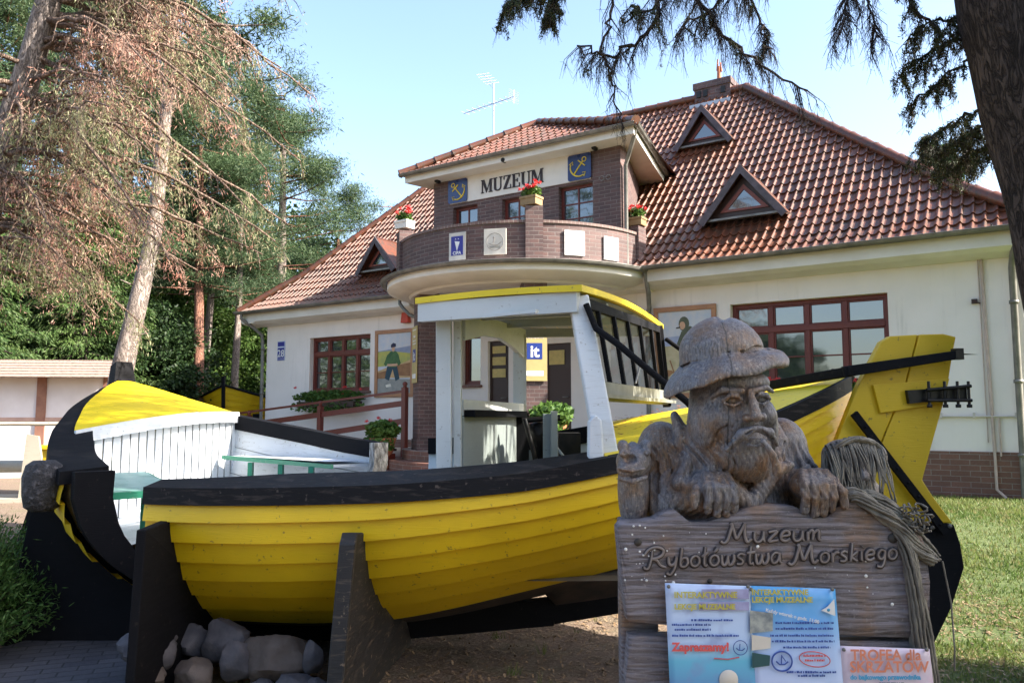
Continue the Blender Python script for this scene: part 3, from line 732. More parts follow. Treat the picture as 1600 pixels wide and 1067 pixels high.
plaque('white_plaque', 'blank white plaque on the sunlit side of the parapet, just right of the middle pier', 51.8, 4.76, .40, .46, pmat('white_plaque_paint', (.72,.71,.68), (.6,.6,.58), 4, .5))
plaque('white_plaque', 'blank white plaque nearest the right end of the parapet', 68.5, 4.73, .36, .44, MATS['white_plaque_paint'])
# dormers ---------------------------------------------------
SLATE = pmat('dark_dormer_boards', (.10,.08,.09), (.06,.05,.055), 9, .65, .3, 60)
def dormer(u0, u1, w, zb, za):
    um = (u0+u1)/2; wf = w+.05; bd = .13
    zr = lambda ww: 5.38+(-.7-ww)*1.0163
    back = -.7-(za-5.38)/1.0163 if za > 5.38 else w-1
    o = MB()
    for s, ue in ((-1,u0-.06),(1,u1+.06)):
        # sloping roof leaf with thickness
        e = L_(ue, wf+.12, zb-.06); a = L_(um, wf+.12, za+.06); ab = L_(um, back-.2, za+.06); eb = L_(ue, w-.12, zb-.06+.02)
        n = (a-e).cross(ab-a).normalized()*(-.05 if s < 0 else .05)
        o.m = 1; o.ext([e, a, ab, eb], n); 
        # barge boards
        o.m = 0; d = (a-e).normalized(); perp = d.cross(Vector((0,1,0)))*(bd*(1 if s < 0 else -1)); perp = perp if perp.z < 0 else -perp
        o.ext([e+Vector((0,-.015,0)), a+Vector((0,-.015,0)), a+Vector((0,-.015,-bd*1.35)), e+perp*1.0+Vector((0,-.015,0))], (0,-.03,0))
    r = o.build('dormer', [SLATE, TILE], house)
    # triangular front, frame and pane
    f = MB(); d_ = -(wf-.05)
    f.add([(u0+.04,d_,zb),(u1-.04,d_,zb),(um,d_,za-.1)], [(0,1,2)], False); f.build('dormer_front', DARKBROWN, r)
    H = za-zb; g = MB(); k0, k1 = .60, .42
    def tri(k, y): c = zb+H*.30; return [Vector((um+(u0-um)*k, y, c-H*.28*k*1.0)), Vector((um+(u1-um)*k, y, c-H*.28*k*1.0)), Vector((um, y, c+H*.62*k*1.05))]
    A_, B_ = tri(k0, d_-.03), tri(k1, d_-.03)
    for i in range(3): j = (i+1)%3; g.ext([A_[i], A_[j], B_[j], B_[i]], (0,.028,0))
    g.build('dormer_window_frame', pmat('dormer_red_brown', (.22,.05,.03), (.16,.045,.03), 6, .5), r)
    p = MB(); p.add(tri(k1, d_-.012), [(0,1,2)], False); p.build('pane', GLASS, r)
    s = MB(); s.box((u0-.02, -(wf+.10), zb-.05), (u1+.02, -(wf-.02), zb-.01)); s.build('flashing', ZINC, r)
dormer(-4.17,-2.61,-.52,5.38,6.28); dormer(-5.7,-4.4,-3.07,7.86,8.68); dormer(-13.3,-12.05,-.43,5.30,6.06)
# chimney ---------------------------------------------------
mb = MB(); mb.box((-5.96,4.9,9.0),(-5.02,5.6,10.06)); mb.box((-5.99,4.87,9.98),(-4.99,5.63,10.15)); ch = mb.build('chimney', BRICK_DARK, house)
mb = MB(); mb.box((-6.02,4.68,9.22),(-4.96,4.80,9.52)); mb.build('lead_flashing', pmat('pale_lead', (.45,.45,.47), None, 4, .4, metal=.4), ch)
mb = MB()
for u in (-5.84,-5.66,-5.2): mb.box((u-.055,4.86,9.76),(u+.055,4.899,9.92))
mb.build('flue_opening', pmat('flue_shade', (.01,.01,.01)), ch)  # solid dark blocks, the shade of the flue mouths put in as colour
mb = MB(); mb.tube([L_(-5.4,-5.2,10.1), L_(-5.4,-5.2,10.6)], [.065,.045], 8); mb.tube([L_(-5.45,-5.2,10.5), L_(-5.42,-5.2,10.8)], .02, 6); mb.tube([L_(-5.33,-5.2,10.45), L_(-5.36,-5.2,10.7)], .02, 6)
mb.build('chimney_pot', TERRA, ch)
# TV aerial -------------------------------------------------
t = thing('tv_aerial', 'thin metal TV aerial on a mast behind the bay roof', 'TV aerial', W(-10.69,-2.6,8.0), OA)
ALU = pmat('aluminium', (.42,.43,.45), (.34,.35,.37), 5, .4, metal=.5)
mb = MB(); mb.tube([(0,0,-.72),(0,0,2.5)], .020, 6); mb.build('mast', ALU, t)
mb = MB()
mb.tube([(-1.0,0,1.87),(.66,0,1.97)], .011, 5)
for k in range(9):
    c = Vector((-.95+k*.18,0,1.875+k*.011)); mb.tube([c+Vector((-.03,-.16,0)), c+Vector((.03,.16,0))], .008, 4)
for k in range(-3,4): mb.tube([(.62,-.2,1.97+k*.05),(.68,.2,1.97+k*.05)], .005, 4)
mb.tube([(.65,0,1.78),(.65,0,2.16)], .007, 4); mb.build('boom', ALU, t)
mb = MB(); mb.tube([(0,0,2.45),(-.44,.1,2.92)], .01, 5); mb.tube([(0,0,2.35),(-.37,.1,2.70)], .005, 4)
for k in range(5): c = Vector((-.08*k-.05,0,2.5+.085*k)); mb.tube([c+Vector((-.08,-.2,-.08)), c+Vector((.08,.2,.08))], .004, 4)
mb.build('upper_boom', ALU, t)
# ---------------------------------------------------------------- things on and before the facade
FRAMEW = pmat('painting_frame_wood', (.42,.20,.09), (.34,.16,.08), 9, .5, .2)
def mural(name, label, u0, u1, z0, z1):
    t = thing(name, label, 'painting', W((u0+u1)/2, 0, (z0+z1)/2), OA, 'fishermen paintings on the facade'); w = (u1-u0)/2; h = (z1-z0)/2; f = .09
    mb = MB()
    mb.box((-w,-.05,h-f),(w,-.004,h)); mb.box((-w,-.05,-h),(w,-.004,-h+f)); mb.box((-w,-.049,-h+f),(-w+f,-.004,h-f)); mb.box((w-f,-.049,-h+f),(w,-.004,h-f)); mb.build('frame', FRAMEW, t, bevel=.006)
    return t, w-f, h-f
PC = {}
def pc(name, c, c2=None): 
    return pmat('mural_'+name, c, c2 or tuple(min(1,x*1.25) for x in c), 7, .7, .1, 60)
def flat(t, shapes, w, h, m0, part='picture'):
    """painted picture: coloured shapes on one panel, each a hair above the last; coordinates -1..1"""
    mb = MB(); mats = [m0]; mb.box((-w,-.02,-h),(w,-.005,h)); y = -.0204
    for mat, poly in shapes:
        if mat not in mats: mats.append(mat)
        mb.m = mats.index(mat); y -= .0006; vs = [(x*w, y, z*h) for x, z in poly]
        n = sum((vs[i][0]*vs[(i+1)%len(vs)][2]-vs[(i+1)%len(vs)][0]*vs[i][2]) for i in range(len(vs)))
        mb.add(vs, [list(range(len(vs))) if n > 0 else list(range(len(vs)))[::-1]], False)
    return mb.build(part, mats, t)
def ell(cx, cz, rx, rz, n=14): return [(cx+rx*math.cos(2*math.pi*k/n), cz+rz*math.sin(2*math.pi*k/n)) for k in range(n)]
sky_c = pc('sky',(.50,.55,.62),(.62,.60,.60)); hill = pc('hill',(.22,.25,.34)); field = pc('field',(.50,.46,.10),(.35,.38,.12)); boatb = pc('boat',(.33,.17,.07),(.24,.11,.05)); boatl = pc('boat_light',(.48,.32,.16))
greenj = pc('green_jacket',(.07,.16,.05),(.04,.10,.04)); darkb = pc('dark_blue',(.02,.05,.07)); skin = pc('skin',(.50,.30,.19)); hatc = pc('cap',(.02,.02,.05)); floorc = pc('grey_floor',(.33,.32,.28),(.25,.25,.23)); dunes = pc('dune',(.52,.45,.28),(.42,.36,.20)); seac = pc('sea',(.30,.34,.46)); oliv = pc('raincoat',(.12,.13,.08),(.08,.09,.06)); dk = pc('dark_boots',(.04,.04,.035)); cream_m = pc('paper',(.65,.6,.5))
t, w, h = mural('fisherman_painting', 'framed painting of a seated man in green jumper and dark cap', -12.36, -11.12, 2.06, 3.68)
flat(t, [(hill,[(-1,.42),(1,.55),(1,.3),(-1,.3)]), (field,[(-1,.4),(-.3,.42),(1,.3),(1,-.05),(-1,-.1)]), (boatl,[(-1,-.25),(-.5,-.15),(.3,-.05),(1,.1),(1,-.5),(.2,-.5),(-1,-.45)]), (boatb,[(.1,-.08),(1,.0),(1,-.45),(.2,-.42)]), (boatb,[(-1,-.3),(-.3,-.22),(-.3,-.5),(-1,-.52)]), (floorc,[(-1,-.5),(1,-.55),(1,-1),(-1,-1)]), (darkb,[(-.42,-.1),(.18,-.1),(.34,-.52),(.1,-.6),(-.08,-.2),(-.3,-.58),(-.55,-.5)]),
    (greenj,[(-.42,.28),(-.2,.4),(.1,.4),(.26,.28),(.4,-.02),(.26,-.1),(.16,.02),(.14,-.14),(-.3,-.14),(-.36,.0),(-.5,-.1),(-.62,-.02)]), (skin,[(-.42,-.02),(.2,-.02),(.16,-.1),(-.36,-.1)]), (skin,ell(-.06,.48,.1,.1)), (hatc,[(-.2,.52),(-.2,.62),(-.06,.68),(.1,.64),(.1,.54)]), (cream_m,[(-.5,-.72),(-.2,-.68),(-.15,-.78),(-.45,-.8)])], w, h, sky_c)
t, w, h = mural('fisherman_painting', 'framed painting of a standing figure in an olive raincoat on dunes', -5.04, -3.80, 1.95, 3.68)
flat(t, [(seac,[(-1,.36),(1,.44),(1,.18),(-1,.1)]), (dunes,[(-1,.14),(1,.2),(1,-1),(-1,-1)]), (boatb,[(-.9,-.4),(-.5,-.45),(-.45,-.5),(-.9,-.75)]), (boatb,[(-.6,-.2),(-.55,-.2),(-.3,-.7),(-.36,-.7)]),
    (oliv,[(-.12,.5),(.2,.62),(.55,.5),(.6,.2),(.45,-.1),(.5,-.55),(.28,-.6),(.1,-.2),(-.05,-.5),(-.25,-.45),(-.2,-.05),(-.3,.2)]), (dk,[(-.1,-.02),(.4,-.02),(.42,-.6),(.24,-.62),(.14,-.2),(.02,-.6),(-.12,-.6)]), (oliv,[(.3,.5),(.62,.52),(.66,.25),(.5,.12),(.34,.2)]), (oliv,ell(-.02,.68,.2,.18)), (skin,ell(-.08,.64,.11,.1)), (dk,[(-.32,.6),(-.16,.62),(-.16,.58),(-.32,.57)])], w, h, sky_c)
# house number
t = thing('house_number', 'blue enamel house number plate 28 near the left corner', 'house number', W(-15.8,0,3.35), OA)
mb = MB(); mb.box((-.15,-.02,-.26),(.15,-.004,.26)); mb.build('plate', pmat('pale_blue_plate', (.55,.6,.75)), t)
mb = MB(); mb.box((-.13,-.024,-.2),(.13,-.0205,.08)); mb.box((-.13,-.024,.12),(.13,-.0205,.24)); mb.box((-.13,-.024,-.25),(.13,-.0205,-.215)); mb.build('blue_field', BLUEINK, t)
text_mesh('28', .27, WHITEINK, .001, 'lettering', t, (0,-.026,-.16), bold=.004)
# window boxes
t = planting('window_box', 'flower box with trailing green leaves under the left window', W(-13.7,.25,1.95), 1.35, .2, .17, 1500, 6, 11, leafsize=.05, trail=1, group='flower boxes under the windows')
mb = MB(); mb.box((-1.0,-.15,-.12),(1.0,.15,.02)); mb.build('trough', DARKBROWN, t)
t = planting('window_box', 'flower box with red geraniums under the right window', W(-2.0,.2,1.93), 1.2, .17, .16, 1700, 46, 12, leafsize=.035, trail=1, group='flower boxes under the windows')
mb = MB(); mb.box((-1.2,-.13,-.12),(1.2,.13,.02)); mb.build('trough', DARKBROWN, t)
# information boards "it"
ITY = pmat('ochre_board', (.50,.40,.17), (.44,.35,.15), 6, .5, .05); ITB = pmat('it_blue', (.02,.04,.22), (.02,.05,.25), 6, .4, 0)
def it_sign(label, p, rz, w, h):
    t = thing('information_board', label, 'information board', p, rz, 'tourist information boards on the porch columns')
    mb = MB(); mb.box((-w/2,-.02,-h/2),(w/2,0,h/2)); mb.build('board', ITY, t)
    s = w*.62; mb = MB(); mb.box((-s/2,-.024,-s*.62),(s/2,-.0205,s*.42)); mb.build('blue_square', ITB, t)
    text_mesh('it', s*1.05, WHITEINK, .001, 'lettering', t, (0,-.0255,-s*.47), bold=s*.03)
    text_mesh('Punkt', w*.2, WHITEINK, .001, 'lettering', t, (0,-.0225,h*.30), bold=.002); text_mesh('Informacji', w*.17, WHITEINK, .001, 'lettering', t, (0,-.0225,h*.23)); text_mesh('Turystycznej', w*.14, WHITEINK, .001, 'lettering', t, (0,-.0225,h*.18))
    mb = MB(); mb.box((-w*.36,-.023,-h*.42),(w*.36,-.0205,-h*.34)); mb.box((-w*.4,-.022,h*.43),(w*.4,-.0205,h*.445)); mb.build('white_strip', WHITEINK, t)
pp = lambda th, r, z: HM @ polar(th, r, z)
it_sign('ochre tourist information board marked it on the right porch column', pp(36.5,2.41,2.82), OA+R(36.5), .46, 1.15)
c_ = pp(-36.5,2.41,2.85); it_sign('narrow ochre tourist information board marked it on the left porch column', c_, OA+R(-36.5), .40, 1.15)
t = thing('alarm_box', 'small red alarm box high on the wall left of the porch', 'alarm box', W(-11.35,0,3.95), OA)  # red alarm box, gives no light
mb = MB(); mb.ext([(-.12,-.005,-.14),(.12,-.005,-.14),(.08,-.005,.14),(-.08,-.005,.14)], (0,-.12,0)); mb.build('housing', pmat('alarm_red', (.55,.06,.03)), t, bevel=.01)
t = thing('notice', 'small white notice pinned beside the red-brown door', 'notice', W(-7.98,-.07,2.35), OA); mb = MB(); mb.box((-.14,-.01,-.2),(.14,0,.2)); mb.build('sheet', PLW, t); mb = MB(); mb.box((-.1,-.012,.02),(.1,-.0105,.15)); mb.build('print', pmat('grey_print',(.3,.3,.35)), t)
# ramp with red-brown railing
mb = MB(); mb.ext([L_(-16.2,.03,.3), L_(-10.6,.03,.3), L_(-10.6,.03,.93), L_(-16.0,.03,.42)], (0,-1.3,0)); 
rt = thing('access_ramp', 'low white ramp along the left wing rising to the porch', 'ramp', W(0,0,0), OA); mb.build('ramp_body', WHITE, rt)
rl = thing('ramp_railing', 'red-brown wooden railing climbing along the ramp to the porch', 'railing', W(-10.3,1.3,.9), OA)
off = Vector((-10.3,-1.3,.9))
def rb(a, b, w, h): 
    mb = MB(); mb.bar(L_(*a)-off, L_(*b)-off, w, h); return mb
for a, b, h in (((-16.5,1.3,1.62),(-10.3,1.3,2.14),.05), ((-16.0,1.3,1.34),(-10.3,1.3,1.88),.12), ((-14,1.3,1.05),(-10.3,1.3,1.50),.12)): rb(a, b, .045, h).build('rail', BROWN, rl)
for u, z in ((-10.26,2.28),(-12.85,1.9),(-15.4,1.68)):
    mb = MB(); mb.bar(L_(u,1.3,.35)-off, L_(u,1.3,z-.06)-off, .11, .11, up=(0,1,0)); mb.lathe([(0,0),(.05,.0),(.035,.03),(.06,.07),(.045,.11),(0,.13)], L_(u,1.3,z-.06)-off, 12); mb.build('post', BROWN, rl)
for u, w, s, lab, sd in ((-9.95,1.9,1.0,'terracotta urn of leafy geraniums before the left porch column',21),(-6.0,1.9,1.1,'dark leafy potted plant right of the right porch column',22)):
    p = W(u,w+.4,.55 if sd == 21 else 1.0); t = planting('potted_plant', lab, p+Vector((0,0,.62 if sd == 21 else .45)), .38*s, .34*s, .2*s, 900, 5 if sd == 21 else 0, sd, leafsize=.06, trail=1, group='potted plants by the porch', cat='potted plant')
    mb = MB(); mb.lathe([(0,-.62),(.16,-.62),(.16,-.56),(.07,-.5),(.07,-.42),(.2,-.3),(.26,-.05),(.29,0),(.24,.0),(0,-.05)], (0,0,0), 20); mb.build('urn', TERRA, t)
# low timber planter left of the steps
t = thing('timber_planter', 'low red-brown timber planter beside the porch steps', 'planter box', W(-10.6,2.2,.35), OA)
mb = MB()
for k in range(14): mb.box((-.7+k*.1,-.25,0),(-.608+k*.1,-.22,.55))
mb.box((-.72,-.215,0),(.72,.2,.5)); mb.build('boards', BROWN, t)
mb = MB(); mb.box((-.74,-.27,.552),(.74,.22,.6)); mb.build('rim', DARKBROWN, t)
# ---------------------------------------------------------------- the cut fishing boat: stern half
def interp(tab, x):
    if x <= tab[0][0]: return tab[0][1]
    for (a,b),(c,d) in zip(tab[:-1], tab[1:]):
        if x <= c: 
            t = (x-a)/(c-a); return b+(d-b)*t
    return tab[-1][1]
def spl(tab, x, e=.12):  # smoothed lookup
    return (interp(tab,x-e)+interp(tab,x)*2+interp(tab,x+e))/4
class Hull:
    def __init__(s, org, ax, near, hb, zs, zb, heel):
        s.o = Vector(org).to_3d(); s.a = Vector(ax).normalized().to_3d(); n = Vector((s.a.y, -s.a.x, 0)); 
        if n.dot(Vector(near).to_3d()) < 0: n = -n
        s.n = n; s.hb = hb; s.zs = zs; s.zb = zb; s.heel = heel
    def pt(s, t, fac, z, out=0): return s.o + s.a*t + s.n*(s.hb(t)*fac+out) + Vector((0,0,z))
    def sheer(s, t, side): return s.zs(t) + (0 if side > 0 else s.heel(t))
    def skin(s, t, side, v, out=0):
        """v 0 at the gunwale, 1 at the garboard"""
        fac = interp([(0,1.0),(.18,1.0),(.4,.955),(.6,.85),(.8,.68),(1,.44)], v)
        zg = s.sheer(t, side); zb = s.zb(t) + (0 if side > 0 else s.heel(t)*.3)
        return s.pt(t, fac*side, zg+(zb-zg)*v, out*side)
    def strakes(s, mb, ts, side, n, v0=.08, step=.034):
        flip = side < 0
        vs = [v0+(1-v0)*k/n for k in range(n+1)]
        for k in range(n):
            top = []; low = []; lip = []
            for t in ts:
                wob = .004*noise.noise(Vector((t*1.3, k*3.1, side)))
                top.append(s.skin(t, side, vs[k], 0)); low.append(s.skin(t, side, vs[k+1]+wob*1.5, step)); lip.append(s.skin(t, side, vs[k+1]+.003+wob*1.5, 0))
            mid = [a.lerp(b, .5) + s.n*side*.004 for a, b in zip(top, low)]
            rows = [top, mid, low]; mb.grid(rows if flip else [r[::-1] for r in rows], True)
            rows = [low, lip]; mb.grid(rows if flip else [r[::-1] for r in rows], False)
    def inner(s, mb, ts, side, v0, v1, n, out=-.05):
        rows = [[s.skin(t, side, v0+(v1-v0)*k/n, out) for t in ts] for k in range(n+1)]
        mb.grid(rows, True)

SH = Hull((-1.3,5.95,0), (.992,-.122), (0,-1),
    lambda t: 1.35*max(0.0,(1-abs((t-.5)/3.2)**2.3))**.75 if abs((t-.5)/3.2) < 1 else 0,
    lambda t: spl([(-1.2,1.18),(-.4,1.185),(.2,1.20),(.76,1.22),(1.1,1.245),(1.54,1.285),(2.03,1.375),(2.5,1.48),(2.96,1.60),(3.44,1.79),(3.8,1.95)], t),
    lambda t: spl([(-1,.25),(0,.26),(.6,.30),(1.0,.38),(2.05,.64),(2.8,.88),(3.6,1.25)], t),
    lambda t: interp([(0,.20),(2.2,.17),(3.0,.12),(3.65,.0)], t))
sb = thing('fishing_boat_stern_half', 'yellow clinker stern half of a cut wooden fishing boat with black gunwale', 'fishing boat', (.6,5.9,0))
OFF = Vector((.6,5.9,0)); TOFF = Matrix.Translation(-OFF)
def nmb(): m = MB(); m.T = TOFF; return m
tn = list(np.linspace(-.74, 3.62, 60)); tf = list(np.linspace(.40, 3.62, 44))
def end_t(v, t0): return t0
mb = nmb(); SH.strakes(mb, tn, 1, 7); SH.strakes(mb, tf, -1, 7)
mb.build('hull_planking', YELLOW, sb)
# underwater body and keel, blackened
mb = nmb()
for side, ts in ((1, tn),(-1, tf)):
    rows = [[SH.skin(t, side, 1.0, .0) for t in ts], [SH.pt(t, .22*side, max(.12, SH.zb(t)-.10)) for t in ts], [SH.pt(t, .03*side, max(.06, SH.zb(t)-.16 if t < 1.6 else SH.zb(t)*.62-.05)) for t in ts]]
    mb.grid(rows if side < 0 else [r[::-1] for r in rows], True)
mb.build('bottom_planking', pmat('tarred_bottom', (.035,.028,.026), (.08,.055,.045), 6, .8, .4), sb)
mb = nmb(); P0 = SH.pt(-.5,0,.02); mb.bar(SH.pt(-.95,0,.10), SH.pt(.5,0,.10), .12, .26); mb.bar(SH.pt(.5,0,.11), SH.pt(1.6,0,.24), .10, .18); mb.bar(SH.pt(1.6,0,.24), SH.pt(2.95,0,.50), .10, .16); mb.bar(SH.pt(2.9,0,.42), SH.pt(3.62,0,1.9), .11, .13, up=(1,0,0)); mb.build('keel_shade_board_and_sternpost', BLACK, sb)  # front keel bar deepened to stand for black shade under the hull
# inner planking, white
mb = nmb()
SH.inner(mb, tn, 1, .06, .95, 6); SH.inner(mb, tf, -1, .06, .95, 6); 
mb.build('inner_planking', WHITE_PAINT, sb)
mb = nmb(); mb.grid([[SH.pt(t, f*.62, .60) for t in np.linspace(.42,2.1,8)] for f in (-1,-.5,0,.5,1)]); mb.build('deck_boards', pmat('grey_deck', (.25,.25,.24), (.16,.15,.14), 6, .7), sb)
# gunwale rails
def rail(mb, H, ts, side, wid, rise=.055, h=.10, dn=.075):
    A=[];B=[];C_=[];D=[]
    for t in ts:
        z = H.sheer(t, side); w = wid(t); hbv = H.hb(t); w = min(w, max(hbv*.9, .03))
        A.append(H.pt(t, side, z-h, .035*side)); B.append(H.pt(t, side, z, .03*side)); C_.append(H.pt(t, side, z+rise*w/.35, (.03-w)*side)); D.append(H.pt(t, side, z+rise*w/.35-dn, (.03-w)*side))
    rows = [A,B,C_,D,A]; mb.grid([r[::-1] for r in rows] if side > 0 else rows, False)
    for k in (0, -1): q = [r[k] for r in rows[:4]]; mb.add(q, [(0,1,2,3)], False)
mb = nmb(); rail(mb, SH, tn, 1, lambda t: interp([(-.74,.20),(.1,.36),(1.6,.34),(2.2,.2),(3.6,.1)], t)); mb.build('gunwale', m_paint('worn_black_rail', (.012,.012,.014), (.11,.09,.08), .6, .52, amount=.8, spec=.15), sb)
mb = nmb(); rail(mb, SH, tf, -1, lambda t: interp([(.4,.12),(3.6,.09)], t), .02, .15, .14); mb.build('gunwale', BLACK, sb)
# end frame where the hull was sawn
mb = nmb()
sec = [SH.skin(-.74, 1, v, .0) for v in np.linspace(.1,1,8)]; secI = [SH.skin(-.70, 1, v, -.09) for v in np.linspace(.1,.98,8)]
for i in range(7): mb.ext([sec[i]+V(.012,0,0), sec[i+1]+V(.012,0,0), secI[i+1], secI[i]], V(.06,0,0))
mb.build('end_frame', GREEN, sb)
# after deck
mb = nmb(); rows = []
for f in np.linspace(-1,1,9):
    row = []
    for t in np.linspace(1.98, 3.58, 16):
        zn = SH.sheer(t,1); zf = SH.sheer(t,-1); z = zn+(zf-zn)*(1-f)/2+.01+.05*(1-f*f)*min(1, SH.hb(t)/.9)
        row.append(SH.pt(t, f*.99, z))
    rows.append(row)
mb.grid(rows, True); mb.build('after_deck', YELLOW_DECK, sb)
mb = nmb(); 
for i in range(8):
    a = rows[i][0]; b = rows[i+1][0]; f0 = 1-.0; g = lambda f: SH.pt(1.98, f*.62, 1.0); mb.ext([a, b, g(-1+2*(i+1)/8), g(-1+2*i/8)], V(.03,0,0))
mb.build('deck_bulkhead', YELLOW_DECK, sb)
mb = nmb(); rs_ = random.Random(4)
for k in range(70):
    i = rs_.randint(1,6); j = rs_.randint(0,5); p = rows[i][j].lerp(rows[i][j+1], rs_.random())+V(rs_.uniform(-.1,.1), rs_.uniform(-.12,.12), .012)
    s = rs_.uniform(.01,.03); a = rs_.uniform(0,6); mb.add([p+V(s*math.cos(a+q),s*math.sin(a+q)*.7,rs_.uniform(0,.01)) for q in (0,2,4)], [(0,1,2)], False)
lv = mb.build('fallen_leaves', m_leaf('rust_leaf', (.30,.09,.03),(.16,.06,.03),None,5,.1), None); lv.location = OFF; stuff(lv); tag(lv, 'brown fallen leaves lying on the yellow after deck', 'fallen leaves')
# far side bench and cuddy things inside
mb = nmb(); mb.ext([SH.pt(t, f, 1.02) for t, f in ((.45,-.95),(2.0,-.95),(2.0,-.7),(.45,-.72))], (0,0,.035)); bn = mb.build('bench', GREEN, sb)
for t in (.6,1.2,1.8):
    mb = nmb(); mb.bar(SH.pt(t,-.74,.52), SH.pt(t,-.74,1.02), .06, .05); mb.build('leg', GREEN, bn)
# wheelhouse ---------------------------------------------------
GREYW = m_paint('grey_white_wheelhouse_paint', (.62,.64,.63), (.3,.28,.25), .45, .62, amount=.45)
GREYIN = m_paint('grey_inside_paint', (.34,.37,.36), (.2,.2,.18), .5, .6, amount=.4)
WH = nmb
P1 = V(.40,4.74,2.36); P2 = V(-.60,5.24,2.36); P3 = V(1.38,7.45,2.44); P4 = V(.12,7.6,2.44)
wh = bpy.data.objects.new('wheelhouse', None)
# roof with camber, yellow edge
def roofpt(a, b, dz): 
    p = P2.lerp(P1, a).lerp(P4.lerp(P3, a), b); p.z += .045*math.sin(math.pi*b)+.012*math.sin(math.pi*a)+dz; return p
top = [[roofpt(a,b,.025) for a in np.linspace(-.03,1.03,8)] for b in np.linspace(-.015,1.015,14)]
bot = [[roofpt(a,b,-.015) for a in np.linspace(-.03,1.03,8)] for b in np.linspace(-.015,1.015,14)]
mb = nmb(); mb.grid(top, True); mb.grid([r[::-1] for r in bot], True)
def rim(A, B): mb.grid([A, B], False)
rim(top[0], bot[0]); rim(top[-1][::-1], bot[-1][::-1]); rim([r[-1] for r in top], [r[-1] for r in bot]); rim([r[0] for r in top][::-1], [r[0] for r in bot][::-1])
whr = mb.build('wheelhouse_roof', YELLOW_DECK, sb)
mb = nmb(); 
for k in range(11):
    a0, a1 = k/11+.004, (k+1)/11-.004; rws = [[roofpt(a, b, -.022) for a in (a0, a1)] for b in np.linspace(.01,.99,8)]; mb.grid([r[::-1] for r in rws], False)
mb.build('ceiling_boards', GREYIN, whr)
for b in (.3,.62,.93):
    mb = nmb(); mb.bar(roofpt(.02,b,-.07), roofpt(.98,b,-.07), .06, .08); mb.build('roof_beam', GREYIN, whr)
# near beam and posts
mb = nmb(); mb.bar(P2+V(-.01,.01,-.075), P1+V(0,.01,-.075), .06, .125); mb.bar(P2+V(.2,-.018,-.125), P1+V(-.25,-.018,-.135), .03, .02); mb.build('near_beam', GREYW, sb)
mb = nmb(); mb.bar(V(.56,4.70,1.33), V(.405,4.83,2.32), .13, .14, up=(0,1,0), w1=.12, h1=.12); 
mb.ext([V(.435,4.57,1.36),V(.525,4.57,1.34),V(.515,4.585,1.58),V(.475,4.585,1.61),V(.44,4.585,1.57)], V(0,.1,0)); mb.build('corner_post', WHITE_PAINT, sb, bevel=.01)
mb = nmb(); mb.bar(V(-.44,5.34,.55), V(-.46,5.34,2.31), .10, .12, up=(0,1,0)); mb.bar(V(-.36,5.40,.55), V(-.37,5.40,2.31), .05, .12, up=(0,1,0)); mb.build('corner_post', GREYW, sb, bevel=.006)
# left side wall: posts, window opening, lower panel
Lw = lambda f, z: V(-.36+.46*f, 5.46+1.9*f, z)
mb = nmb()
mb.bar(Lw(0,1.66), Lw(1,1.66), .06, .11); mb.bar(Lw(0,2.28), Lw(1,2.34), .06, .12); mb.bar(Lw(.97,.55), Lw(.97,2.35), .09, .08, up=(0,1,0)); mb.bar(Lw(.86,1.6), Lw(.86,2.3), .05, .06, up=(0,1,0))
arch = [Lw(.03,2.24), Lw(.88,2.28)]
mb.ext([Lw(.0,2.12), Lw(.25,2.2), Lw(.5,2.23), Lw(.75,2.19), Lw(.94,2.13), Lw(.94,2.31), Lw(.0,2.28)], V(.04,-.01,0)); mb.build('side_frame', GREYW, sb)
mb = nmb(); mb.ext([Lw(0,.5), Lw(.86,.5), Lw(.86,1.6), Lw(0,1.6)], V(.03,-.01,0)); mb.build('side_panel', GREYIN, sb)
mb = nmb(); mb.bar(Lw(0,1.62)+V(.06,0,0), Lw(.8,1.62)+V(.08,0,0), .1, .05); mb.bar(Lw(.82,.5)+V(.07,0,0), Lw(.82,1.63)+V(.07,0,0), .12, .10, up=(0,1,0)); mb.build('dark_ledge', BLACK, sb)
# steering gear / engine controls standing inside
st = thing('steering_stand', 'black steering stand with bent levers inside the wheelhouse', 'steering stand', (.22,6.4,.52))
mb = MB(); mb.lathe([(0,0),(.14,0),(.12,.05),(.05,.1),(.045,.85),(.08,.9),(.08,1.02),(0,1.05)], (0,0,0), 14); mb.box((.15,-.1,0),(.32,.2,.95)); mb.build('pedestal', BLACK_METAL, st)
mb = MB(); mb.tube([(-.12,-.1,1.06),(-.05,-.12,.8),(.0,-.1,.55)], .02, 6); mb.tube([(.1,-.1,1.04),(.06,-.16,.75),(.1,-.12,.5)], .022, 6); mb.tube([(-.14,-.08,1.05),(.16,-.08,1.07)], .025, 6); mb.build('levers', BLACK_METAL, st)
sp = thing('grey_post', 'weathered grey post with lever standing on the boat deck', 'post', (.31,5.9,.52)); mb = MB(); mb.bar((0,0,0),(0,0,1.12),.05,.05,up=(0,1,0)); mb.bar((-.05,.04,0),(-.05,.04,1.1),.06,.03,up=(0,1,0)); mb.tube([(.02,0,.85),(.09,-.03,.76)], .012, 6); mb.build('post_timber', GREYIN, sp, bevel=.004)
